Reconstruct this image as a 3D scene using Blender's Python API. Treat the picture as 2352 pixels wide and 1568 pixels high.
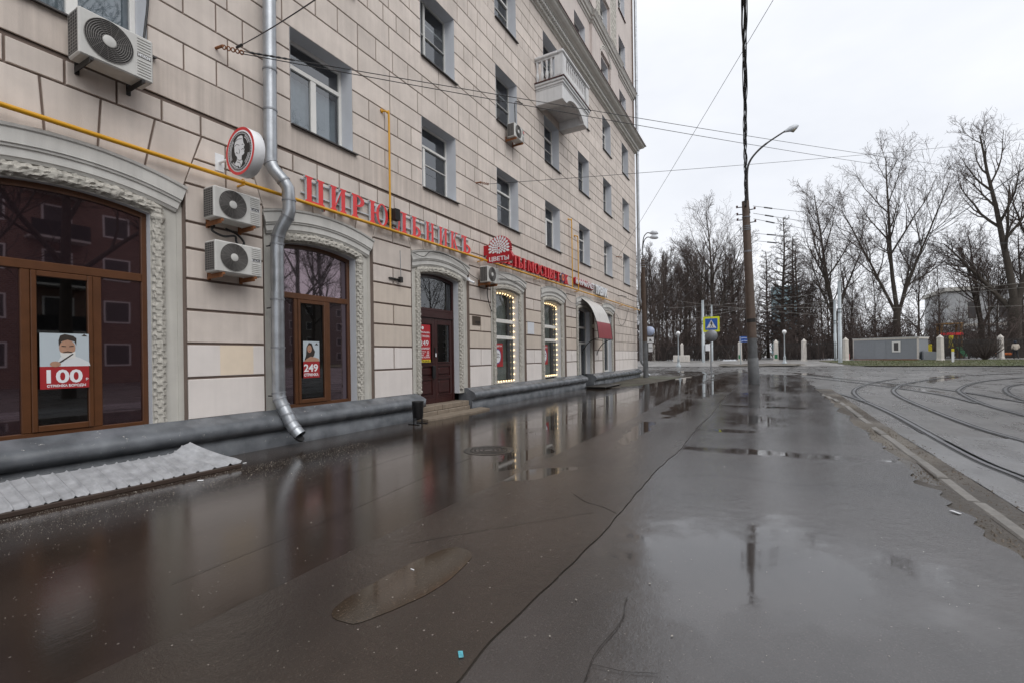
import bpy, math, random
from math import sin, cos, pi, radians, sqrt, atan2, asin
from mathutils import Vector, noise

for _o in list(bpy.data.objects):
    bpy.data.objects.remove(_o)
scene = bpy.context.scene
C = scene.collection

# ------------------------------------------------------------------ camera
FPX, PCX, PCY, ROLL = 1080.0, 1176.0, 819.0, radians(0.8)   # in a 2352 x 1568 picture
HEAD = math.atan(592 / 1080.0)
CAM = Vector((0.0, -7.83, 1.53))
cd = bpy.data.cameras.new('camera')
cam = bpy.data.objects.new('camera', cd)
C.objects.link(cam)
cd.sensor_fit = 'HORIZONTAL'
cd.sensor_width = 36.0
cd.lens = 36.0 * FPX / 2352.0
cd.shift_y = (PCY - 784.0) / 2352.0
cd.clip_start = 0.05
cd.clip_end = 3000.0
cam.location = CAM
from mathutils import Matrix
_rot = Matrix.Rotation(HEAD - pi / 2, 4, 'Z') @ Matrix.Rotation(pi / 2, 4, 'X') @ Matrix.Rotation(-ROLL, 4, 'Z')
cam.rotation_euler = _rot.to_euler()
scene.camera = cam

# ------------------------------------------------------------------ sky, sun, exposure
SUN_EL, SUN_AZ = radians(48), radians(-112)    # azimuth of the sun measured from +x, anticlockwise
w = bpy.data.worlds.new('World')
scene.world = w
w.use_nodes = True
nt = w.node_tree
nt.nodes.clear()
no = nt.nodes.new
out = no('ShaderNodeOutputWorld')
sky = no('ShaderNodeTexSky')
sky.sky_type = 'NISHITA'
sky.sun_disc = False
sky.sun_elevation = SUN_EL
sky.sun_rotation = pi / 2 - SUN_AZ
sky.dust_density = 6.0
sky.air_density = 2.0
bg1 = no('ShaderNodeBackground')
hs = no('ShaderNodeHueSaturation')
hs.inputs['Saturation'].default_value = 0.25
nt.links.new(sky.outputs[0], hs.inputs['Color'])
nt.links.new(hs.outputs[0], bg1.inputs[0])
bg1.inputs[1].default_value = 0.05
tc = no('ShaderNodeTexCoord')
mp = no('ShaderNodeMapping')
mp.inputs['Scale'].default_value = (1.0, 1.0, 2.6)
nz = no('ShaderNodeTexNoise')
nz.inputs['Scale'].default_value = 1.7
nz.inputs['Detail'].default_value = 5.0
nz.inputs['Roughness'].default_value = 0.55
cr = no('ShaderNodeValToRGB')
cr.color_ramp.elements[0].position = 0.3
cr.color_ramp.elements[0].color = (0.775, 0.805, 0.87, 1)
cr.color_ramp.elements[1].position = 0.68
cr.color_ramp.elements[1].color = (0.935, 0.955, 0.995, 1)
bg2 = no('ShaderNodeBackground')
bg2.inputs[1].default_value = 1.21
nt.links.new(tc.outputs['Generated'], mp.inputs[0])
nt.links.new(mp.outputs[0], nz.inputs['Vector'])
nt.links.new(nz.outputs['Fac'], cr.inputs[0])
nt.links.new(cr.outputs[0], bg2.inputs[0])
mxs = no('ShaderNodeMixShader')          # thick cloud deck over the clear-sky model
mxs.inputs[0].default_value = 0.90
nt.links.new(bg1.outputs[0], mxs.inputs[1])
nt.links.new(bg2.outputs[0], mxs.inputs[2])
nt.links.new(mxs.outputs[0], out.inputs[0])

sd = bpy.data.lights.new('sun', 'SUN')
sd.energy = 1.5
sd.angle = radians(50)
sd.color = (1.0, 0.975, 0.94)
sun = bpy.data.objects.new('sun', sd)
C.objects.link(sun)
sun.location = (0, -20, 30)
_d = Vector((cos(SUN_EL) * cos(SUN_AZ), cos(SUN_EL) * sin(SUN_AZ), sin(SUN_EL)))
sun.rotation_euler = _d.to_track_quat('Z', 'Y').to_euler()

vs = scene.view_settings
vs.view_transform = 'Standard'
vs.look = 'None'
vs.gamma = 1.0
vs.exposure = 0.0
vs.use_curve_mapping = False
scene.render.engine = 'CYCLES'
scene.cycles.use_denoising = True
scene.cycles.max_bounces = 6
scene.cycles.transparent_max_bounces = 8
scene.cycles.caustics_reflective = False
scene.cycles.caustics_refractive = False

# ------------------------------------------------------------------ ground height and pixel rays
def sstep(a, b, x):
    t = max(0.0, min(1.0, (x - a) / (b - a)))
    return t * t * (3 - 2 * t)

def gz(x, y):
    """height of the street: level in front of the shops, rising gently towards the park"""
    r = 0.0115 * max(0.0, x - 11.0)
    r = min(r, 0.62 + 0.002 * max(0, x - 65))
    edge = -1.0 + max(0.0, x - 33.0) * 2.0
    return r * (1.0 - sstep(edge - 4.0, edge, y)) if y > edge - 4.0 else r

def ray(px, py):
    a, b = px - PCX, py - PCY
    X = a * cos(ROLL) - b * sin(ROLL)
    Y = a * sin(ROLL) + b * cos(ROLL)
    c, s = cos(HEAD), sin(HEAD)
    return Vector((c * FPX + s * X, s * FPX - c * X, -Y))

def on_ground(px, py):
    z = 0.0
    d = ray(px, py)
    for _ in range(12):
        t = (z - CAM.z) / d.z
        p = CAM + d * t
        z = gz(p.x, p.y)
    return Vector((p.x, p.y, z))

def b6(x, y):          # a reading taken in an enlarged view of the tram tracks
    return on_ground((2700 + x / 1.9029) / 1.67347, (1350 + y / 1.9029) / 1.67347)

def at_depth(px, py, Z):
    return CAM + ray(px, py) * (Z / FPX)

def proj(x, y, z):
    c, s = cos(HEAD), sin(HEAD)
    dx, dy, dz = x - CAM.x, y - CAM.y, z - CAM.z
    return dx * c + dy * s

# ------------------------------------------------------------------ mesh helpers
WL = {}

class MB:
    def __init__(s):
        s.v, s.f, s.m, s.s = [], [], [], []

    def add(s, vs, fs, m=0, smooth=False):
        b = len(s.v)
        s.v.extend([tuple(p) for p in vs])
        for f in fs:
            s.f.append([b + i for i in f])
            s.m.append(m)
            s.s.append(smooth)
        return s

    def box(s, x0, y0, z0, x1, y1, z1, m=0):
        x0, x1 = min(x0, x1), max(x0, x1)
        y0, y1 = min(y0, y1), max(y0, y1)
        z0, z1 = min(z0, z1), max(z0, z1)
        v = [(x0, y0, z0), (x1, y0, z0), (x1, y1, z0), (x0, y1, z0), (x0, y0, z1), (x1, y0, z1), (x1, y1, z1), (x0, y1, z1)]
        return s.add(v, [(0, 3, 2, 1), (4, 5, 6, 7), (0, 1, 5, 4), (1, 2, 6, 5), (2, 3, 7, 6), (3, 0, 4, 7)], m)

    def rbox(s, x0, y0, z0, x1, y1, z1, c=0.01, m=0):
        """box with chamfered edges"""
        X, Y, Z = (x0, x1), (y0, y1), (z0, z1)
        idx = {}
        v = []
        for i in (0, 1):
            for j in (0, 1):
                for k in (0, 1):
                    dx, dy, dz = (c if i == 0 else -c), (c if j == 0 else -c), (c if k == 0 else -c)
                    for a in range(3):
                        p = [X[i], Y[j], Z[k]]
                        if a != 0: p[0] += dx
                        if a != 1: p[1] += dy
                        if a != 2: p[2] += dz
                        idx[i, j, k, a] = len(v)
                        v.append(p)
        f = []
        for i in (0, 1):
            f.append([idx[i, 0, 0, 0], idx[i, 1, 0, 0], idx[i, 1, 1, 0], idx[i, 0, 1, 0]])
            f.append([idx[0, i, 0, 1], idx[1, i, 0, 1], idx[1, i, 1, 1], idx[0, i, 1, 1]])
            f.append([idx[0, 0, i, 2], idx[1, 0, i, 2], idx[1, 1, i, 2], idx[0, 1, i, 2]])
        for j in (0, 1):
            for k in (0, 1):
                f.append([idx[0, j, k, 1], idx[1, j, k, 1], idx[1, j, k, 2], idx[0, j, k, 2]])
                f.append([idx[j, 0, k, 0], idx[j, 1, k, 0], idx[j, 1, k, 2], idx[j, 0, k, 2]])
                f.append([idx[j, k, 0, 0], idx[j, k, 1, 0], idx[j, k, 1, 1], idx[j, k, 0, 1]])
        for i in (0, 1):
            for j in (0, 1):
                for k in (0, 1):
                    f.append([idx[i, j, k, 0], idx[i, j, k, 1], idx[i, j, k, 2]])
        return s.add(v, f, m)

    def prism(s, poly, vec, m=0, ms=None, caps=True):
        """poly: 3D points of one face; vec: how far it is pushed"""
        n = len(poly)
        v = [tuple(p) for p in poly] + [tuple(Vector(p) + Vector(vec)) for p in poly]
        s.add(v, [[i, (i + 1) % n, n + (i + 1) % n, n + i] for i in range(n)], m if ms is None else ms)
        if caps:
            s.add(v[:n], [list(range(n))], m)
            s.add(v[n:], [list(range(n))[::-1]], m if ms is None else ms)
        return s

    def tube(s, pts, r, n=8, m=0, caps=True, smooth=True):
        pts = [Vector(p) for p in pts]
        k = len(pts)
        rs = r if isinstance(r, (list, tuple)) else [r] * k
        t0 = (pts[1] - pts[0]).normalized()
        up = Vector((0, 0, 1)) if abs(t0.z) < 0.9 else Vector((1, 0, 0))
        a = t0.cross(up).normalized()
        v = []
        for i in range(k):
            if i == 0: t = pts[1] - pts[0]
            elif i == k - 1: t = pts[-1] - pts[-2]
            else: t = (pts[i + 1] - pts[i]).normalized() + (pts[i] - pts[i - 1]).normalized()
            t.normalize()
            a = (a - t * a.dot(t))
            if a.length < 1e-6:
                a = t.orthogonal()
            a.normalize()
            b = t.cross(a)
            for j in range(n):
                an = 2 * pi * j / n
                v.append(pts[i] + (a * cos(an) + b * sin(an)) * rs[i])
        f = []
        for i in range(k - 1):
            for j in range(n):
                j2 = (j + 1) % n
                f.append([i * n + j, i * n + j2, (i + 1) * n + j2, (i + 1) * n + j])
        s.add(v, f, m, smooth)
        if caps:
            s.add(v[:n], [list(range(n))[::-1]], m)
            s.add(v[-n:], [list(range(n))], m)
        return s

    def lathe(s, prof, loc, n=16, m=0, smooth=True, axis='Z'):
        v, f = [], []
        for r, z in prof:
            for j in range(n):
                an = 2 * pi * j / n
                a, b = r * cos(an), r * sin(an)
                p = (a, b, z) if axis == 'Z' else ((a, z, b) if axis == 'Y' else (z, a, b))
                v.append((p[0] + loc[0], p[1] + loc[1], p[2] + loc[2]))
        for i in range(len(prof) - 1):
            for j in range(n):
                j2 = (j + 1) % n
                f.append([i * n + j, i * n + j2, (i + 1) * n + j2, (i + 1) * n + j])
        s.add(v, f, m, smooth)
        return s

    def disc(s, c, r, axis='Y', n=24, m=0, ry=None):
        v = []
        for j in range(n):
            an = 2 * pi * j / n
            a, b = r * cos(an), (ry or r) * sin(an)
            p = (a, 0, b) if axis == 'Y' else ((0, a, b) if axis == 'X' else (a, b, 0))
            v.append((c[0] + p[0], c[1] + p[1], c[2] + p[2]))
        return s.add(v, [list(range(n))], m)

    def ring(s, c, r0, r1, axis='Y', n=24, m=0):
        v, f = [], []
        for r in (r0, r1):
            for j in range(n):
                an = 2 * pi * j / n
                a, b = r * cos(an), r * sin(an)
                p = (a, 0, b) if axis == 'Y' else ((0, a, b) if axis == 'X' else (a, b, 0))
                v.append((c[0] + p[0], c[1] + p[1], c[2] + p[2]))
        for j in range(n):
            f.append([j, (j + 1) % n, n + (j + 1) % n, n + j])
        return s.add(v, f, m)

    def build(s, name, mats, parent=None, kind=None):
        me = bpy.data.meshes.new(name)
        me.from_pydata(s.v, [], s.f)
        if not isinstance(mats, (list, tuple)):
            mats = [mats]
        for mm in mats:
            me.materials.append(mm)
        if len(mats) > 1:
            me.polygons.foreach_set('material_index', s.m)
        me.polygons.foreach_set('use_smooth', s.s)
        me.update()
        return link(name, me, parent, kind)

def link(name, me, parent=None, kind=None):
    o = bpy.data.objects.new(name, me)
    C.objects.link(o)
    if parent is not None:
        o.parent = parent
        off = WL.get(parent.name)
        if off is not None:
            o.location = (-off[0], -off[1], -off[2])
    if kind:
        o['kind'] = kind
    return o

def tag(o, label, cat, group=None):
    o['label'] = label
    o['category'] = cat
    if group:
        o['group'] = group
    return o

def thing(name, label, cat, loc=(0, 0, 0), group=None):
    """an Empty at the thing's base; its parts are modelled in street coordinates"""
    o = bpy.data.objects.new(name, None)
    o.empty_display_size = 0.2
    C.objects.link(o)
    o.location = loc
    WL[o.name] = tuple(loc)
    return tag(o, label, cat, group)

def dup(root, loc, rotz=0.0, scale=1.0, label=None, group=None):
    r = root.copy()
    C.objects.link(r)
    r.location = loc
    r.rotation_euler = (0, 0, rotz)
    r.scale = (scale,) * 3 if not isinstance(scale, (tuple, list)) else scale
    if label: r['label'] = label
    if group: r['group'] = group
    for ch in list(root.children):
        c = ch.copy()
        C.objects.link(c)
        c.parent = r
        for g in list(ch.children):
            d = g.copy()
            C.objects.link(d)
            d.parent = c
    return r

def place(root, loc, rotz=0.0, scale=1.0):
    root.location = loc
    root.rotation_euler = (0, 0, rotz)
    root.scale = (scale,) * 3 if not isinstance(scale, (tuple, list)) else scale
    return root

def text_mesh(body, size, depth, m, parent, name, mat4, bold=0.0, width=None, side=None):
    """flat sans lettering turned into a mesh; mat4 puts its xy-plane in the street"""
    cu = bpy.data.curves.new('lettering', 'FONT')
    cu.body = body
    cu.size = size
    cu.extrude = depth / 2
    cu.offset = bold
    cu.resolution_u = 3
    cu.align_x = 'LEFT'
    tmp = bpy.data.objects.new('lettering_source', cu)
    C.objects.link(tmp)
    dg = bpy.context.evaluated_depsgraph_get()
    me = bpy.data.meshes.new_from_object(tmp.evaluated_get(dg))
    bpy.data.objects.remove(tmp)
    bpy.data.curves.remove(cu)
    if len(me.vertices) == 0:
        return None
    xs = [v.co.x for v in me.vertices]
    x0, x1 = min(xs), max(xs)
    k = (width / (x1 - x0)) if width else 1.0
    for v in me.vertices:
        v.co.x = (v.co.x - x0) * k
    me.transform(mat4)
    me.materials.clear()
    me.materials.append(m)
    if side:
        me.materials.append(side)
        ax = mat4.to_3x3() @ Vector((0, 0, 1))
        for p in me.polygons:
            p.material_index = 0 if abs(p.normal.dot(ax)) > 0.7 else 1
    return link(name, me, parent)

def facing_street(x, y, z):
    """lettering frame on a plane parallel to the facade, read from the street"""
    return Matrix(((1, 0, 0, x), (0, 0, -1, y), (0, 1, 0, z), (0, 0, 0, 1)))

def facing_back(x, y, z):
    """lettering frame on a plane across the pavement, read while walking towards +x"""
    return Matrix(((0, 0, -1, x), (-1, 0, 0, y), (0, 1, 0, z), (0, 0, 0, 1)))

def spline(pts, sub=8):
    pts = [Vector(p) for p in pts]
    P = [pts[0] * 2 - pts[1]] + pts + [pts[-1] * 2 - pts[-2]]
    o = []
    for i in range(1, len(P) - 2):
        p0, p1, p2, p3 = P[i - 1:i + 3]
        for k in range(sub):
            t = k / sub
            o.append(0.5 * ((2 * p1) + (p2 - p0) * t + (2 * p0 - 5 * p1 + 4 * p2 - p3) * t * t + (3 * p1 - p0 - 3 * p2 + p3) * t ** 3))
    o.append(pts[-1])
    return o

# ------------------------------------------------------------------ materials
def new_mat(name):
    m = bpy.data.materials.new(name)
    m.use_nodes = True
    t = m.node_tree
    b = t.nodes['Principled BSDF']
    return m, t, b

def mat(name, col, rough=0.6, metal=0.0, var=0.12, scale=4.0, bump=0.0, bscale=60.0, spec=0.5, rnd=0.0, streak=0.0, coat=0.0):
    m, t, b = new_mat(name)
    n = t.nodes.new
    L = t.links.new
    b.inputs['Metallic'].default_value = metal
    b.inputs['Roughness'].default_value = rough
    b.inputs['Specular IOR Level'].default_value = spec
    b.inputs['Coat Weight'].default_value = coat
    tc = n('ShaderNodeTexCoord')
    nz = n('ShaderNodeTexNoise')
    nz.inputs['Scale'].default_value = scale
    nz.inputs['Detail'].default_value = 6
    nz.inputs['Roughness'].default_value = 0.6
    L(tc.outputs['Object'], nz.inputs['Vector'])
    mr = n('ShaderNodeMapRange')
    mr.inputs['From Min'].default_value = 0.25
    mr.inputs['From Max'].default_value = 0.75
    mr.inputs['To Min'].default_value = 1 - var
    mr.inputs['To Max'].default_value = 1 + var
    L(nz.outputs['Fac'], mr.inputs[0])
    fac = mr.outputs[0]
    if streak:
        mp = n('ShaderNodeMapping')
        mp.inputs['Scale'].default_value = (9, 9, 0.35)
        L(tc.outputs['Object'], mp.inputs[0])
        n2 = n('ShaderNodeTexNoise')
        n2.inputs['Scale'].default_value = 1.0
        n2.inputs['Detail'].default_value = 4
        L(mp.outputs[0], n2.inputs['Vector'])
        m2 = n('ShaderNodeMapRange')
        m2.inputs['From Min'].default_value = 0.35
        m2.inputs['From Max'].default_value = 0.7
        m2.inputs['To Min'].default_value = 1.0
        m2.inputs['To Max'].default_value = 1 - streak
        L(n2.outputs['Fac'], m2.inputs[0])
        mu = n('ShaderNodeMath')
        mu.operation = 'MULTIPLY'
        L(fac, mu.inputs[0])
        L(m2.outputs[0], mu.inputs[1])
        fac = mu.outputs[0]
    if rnd:
        oi = n('ShaderNodeObjectInfo')
        m3 = n('ShaderNodeMapRange')
        m3.inputs['To Min'].default_value = 1 - rnd
        m3.inputs['To Max'].default_value = 1 + rnd
        L(oi.outputs['Random'], m3.inputs[0])
        mu = n('ShaderNodeMath')
        mu.operation = 'MULTIPLY'
        L(fac, mu.inputs[0])
        L(m3.outputs[0], mu.inputs[1])
        fac = mu.outputs[0]
    vm = n('ShaderNodeVectorMath')
    vm.operation = 'SCALE'
    vm.inputs[0].default_value = col[:3]
    L(fac, vm.inputs['Scale'])
    L(vm.outputs[0], b.inputs['Base Color'])
    if bump:
        nb = n('ShaderNodeTexNoise')
        nb.inputs['Scale'].default_value = bscale
        nb.inputs['Detail'].default_value = 4
        L(tc.outputs['Object'], nb.inputs['Vector'])
        bp = n('ShaderNodeBump')
        bp.inputs['Strength'].default_value = bump
        bp.inputs['Distance'].default_value = 0.01
        L(nb.outputs['Fac'], bp.inputs['Height'])
        L(bp.outputs[0], b.inputs['Normal'])
    return m

def emit(name, col, strength):
    m, t, b = new_mat(name)
    b.inputs['Base Color'].default_value = (*col, 1)
    b.inputs['Emission Color'].default_value = (*col, 1)
    b.inputs['Emission Strength'].default_value = strength
    return m

def glass(name, tint, reflect, rough=0.02, dark=None, ripple=0.006, gcol=(0.9, 0.92, 0.95)):
    """window glass: what lies behind shows through (or a dark film does), mixed with a mirror image"""
    m, t, b = new_mat(name)
    n = t.nodes.new
    L = t.links.new
    o = t.nodes['Material Output']
    gl = n('ShaderNodeBsdfGlossy')
    gl.inputs['Color'].default_value = (*gcol, 1)
    gl.inputs['Roughness'].default_value = rough
    if dark:
        base = b
        b.inputs['Base Color'].default_value = (*dark, 1)
        b.inputs['Roughness'].default_value = 0.15
    else:
        base = n('ShaderNodeBsdfTransparent')
        base.inputs['Color'].default_value = (*tint, 1)
    lw = n('ShaderNodeLayerWeight')
    lw.inputs['Blend'].default_value = 0.3
    mr = n('ShaderNodeMapRange')
    mr.inputs['To Min'].default_value = reflect
    mr.inputs['To Max'].default_value = min(1.0, reflect + 0.45)
    L(lw.outputs['Fresnel'], mr.inputs[0])
    mx = n('ShaderNodeMixShader')
    L(mr.outputs[0], mx.inputs[0])
    L(base.outputs[0], mx.inputs[1])
    L(gl.outputs[0], mx.inputs[2])
    L(mx.outputs[0], o.inputs[0])
    tc = n('ShaderNodeTexCoord')
    nz = n('ShaderNodeTexNoise')
    nz.inputs['Scale'].default_value = 1.6
    nz.inputs['Detail'].default_value = 1
    L(tc.outputs['Object'], nz.inputs['Vector'])
    bp = n('ShaderNodeBump')
    bp.inputs['Strength'].default_value = ripple
    bp.inputs['Distance'].default_value = 0.05
    L(nz.outputs['Fac'], bp.inputs['Height'])
    L(bp.outputs[0], gl.inputs['Normal'])
    return m

M = {}
M['block'] = mat('plaster_block', (0.66, 0.588, 0.533), 0.85, var=0.16, scale=1.3, bump=0.25, bscale=90, rnd=0.075, streak=0.10)
M['block_fresh'] = mat('plaster_repainted', (0.78, 0.725, 0.69), 0.85, var=0.06, scale=2.0, bump=0.25, bscale=90, rnd=0.03, streak=0.05)
M['block_tan'] = mat('plaster_tan', (0.62, 0.54, 0.465), 0.85, var=0.07, scale=2.0, bump=0.25, bscale=90, rnd=0.03, streak=0.08)
M['patch'] = mat('plaster_peach', (0.80, 0.68, 0.54), 0.85, var=0.05, bump=0.2, bscale=90)
M['wall'] = mat('plaster_joint', (0.20, 0.152, 0.128), 0.9, var=0.12, scale=3, bump=0.3)
M['band'] = mat('plaster_band', (0.65, 0.57, 0.51), 0.85, var=0.16, scale=1.1, bump=0.25, bscale=90, streak=0.24)
M['upper'] = mat('plaster_upper', (0.60, 0.535, 0.50), 0.85, var=0.08, scale=1.0, bump=0.3, bscale=60, streak=0.12)
M['surround'] = mat('surround_plaster', (0.60, 0.585, 0.54), 0.8, var=0.09, scale=2.5, bump=0.2, streak=0.14)
M['hood'] = mat('hood_plaster', (0.66, 0.65, 0.62), 0.8, var=0.08, scale=3, bump=0.2, streak=0.12)
M['reveal'] = mat('reveal_paint', (0.66, 0.68, 0.72), 0.8, var=0.06, scale=2, bump=0.1)
M['garland'] = mat('garland_plaster', (0.46, 0.44, 0.395), 0.75, var=0.22, scale=14, bump=0.5, bscale=70)
M['balcony'] = mat('balcony_stone', (0.68, 0.68, 0.68), 0.8, var=0.08, scale=3, bump=0.2, streak=0.12)
M['cornice'] = mat('cornice_plaster', (0.58, 0.56, 0.52), 0.8, var=0.10, scale=2, bump=0.2, streak=0.1)
M['flash'] = mat('oxide_flashing', (0.085, 0.03, 0.026), 0.5, var=0.2)
M['sill'] = mat('sill_metal', (0.075, 0.07, 0.07), 0.45, metal=0.3, var=0.2)
M['pvc'] = mat('white_frame', (0.74, 0.73, 0.70), 0.4, var=0.05)
M['oldframe'] = mat('grey_frame', (0.55, 0.55, 0.53), 0.5, var=0.1)
M['wood'] = mat('brown_frame', (0.100, 0.039, 0.015), 0.35, var=0.18, scale=6, bump=0.05)
M['door'] = mat('maroon_door', (0.040, 0.011, 0.010), 0.3, var=0.2, scale=6, bump=0.08)
M['dark'] = mat('dark_room', (0.018, 0.018, 0.02), 0.9, var=0.3)
M['black'] = mat('black_paint', (0.012, 0.012, 0.013), 0.4, var=0.2)
M['curtain'] = mat('net_curtain', (0.42, 0.48, 0.52), 0.9, var=0.12, scale=7)
M['curtain_w'] = mat('pale_curtain', (0.50, 0.52, 0.48), 0.9, var=0.15, scale=7)
M['blinds'] = mat('green_blind', (0.16, 0.22, 0.19), 0.7, var=0.1)
M['film'] = glass('mirror_film_glass', (0, 0, 0), 0.34, dark=(0.010, 0.006, 0.009), gcol=(0.60, 0.47, 0.53), ripple=0.006)
M['clear'] = glass('clear_glass', (0.62, 0.66, 0.66), 0.11)
M['pane'] = glass('upper_glass', (0.66, 0.70, 0.72), 0.16)
M['plinth'] = None
M['zinc'] = mat('galvanised_sheet', (0.40, 0.42, 0.445), 0.36, metal=0.7, var=0.25, scale=4, bump=0.12, bscale=9, streak=0.2)
M['zinc_dull'] = mat('dull_zinc', (0.27, 0.28, 0.30), 0.5, metal=0.6, var=0.15, scale=5)
M['gas'] = mat('yellow_gas_paint', (0.66, 0.33, 0.012), 0.35, var=0.1)
M['red'] = mat('red_sign_face', (0.72, 0.048, 0.052), 0.35, var=0.06)
M['red_deep'] = mat('deep_red', (0.42, 0.008, 0.018), 0.35, var=0.06)
M['white'] = mat('white_plastic', (0.80, 0.81, 0.83), 0.35, var=0.03)
M['lettergrey'] = mat('letter_return', (0.55, 0.58, 0.62), 0.4, var=0.06)
M['ac'] = mat('unit_casing', (0.58, 0.575, 0.55), 0.45, var=0.07, scale=6, streak=0.08)
M['ac_dark'] = mat('unit_coil', (0.03, 0.028, 0.027), 0.6, var=0.3)
M['ac_ring'] = mat('unit_grille', (0.20, 0.19, 0.18), 0.5, var=0.15)
M['rust'] = mat('rusty_bracket', (0.22, 0.085, 0.03), 0.75, var=0.35, scale=18)
M['iron'] = mat('dark_iron', (0.035, 0.033, 0.032), 0.5, metal=0.4, var=0.2)
M['stone'] = mat('step_stone', (0.24, 0.195, 0.15), 0.6, var=0.2, scale=6, bump=0.4, bscale=40)
M['concrete_pole'] = mat('pole_concrete', (0.13, 0.095, 0.075), 0.8, var=0.2, scale=5, bump=0.4, bscale=50, streak=0.2)
M['pole_grey'] = mat('pole_jacket', (0.115, 0.12, 0.125), 0.6, var=0.3, scale=4, bump=0.4, bscale=30)
M['pole_rust'] = mat('pole_brown', (0.075, 0.05, 0.036), 0.8, var=0.25, scale=6, bump=0.4)
M['silver'] = mat('silver_pole', (0.42, 0.46, 0.48), 0.5, metal=0.2, var=0.1)
M['pillar'] = mat('whitewash', (0.66, 0.62, 0.57), 0.85, var=0.12, scale=3, streak=0.2)
M['globe'] = mat('opal_globe', (0.86, 0.86, 0.86), 0.25, var=0.02)
M['bark'] = mat('bark', (0.070, 0.055, 0.046), 0.95, var=0.3, scale=6, bump=0.5, bscale=20)
M['bark2'] = mat('bark_grey', (0.058, 0.048, 0.039), 0.95, var=0.3, scale=6, bump=0.5, bscale=20)
M['twig'] = mat('twig', (0.080, 0.060, 0.053), 0.95, var=0.2)
M['wire'] = mat('cable', (0.014, 0.014, 0.016), 0.5, var=0.1)
M['cabin'] = mat('cabin_siding', (0.25, 0.265, 0.285), 0.6, var=0.06)
M['snow'] = mat('old_snow', (0.75, 0.77, 0.80), 0.7, var=0.15, scale=3, bump=0.4)
M['brick'] = None

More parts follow.
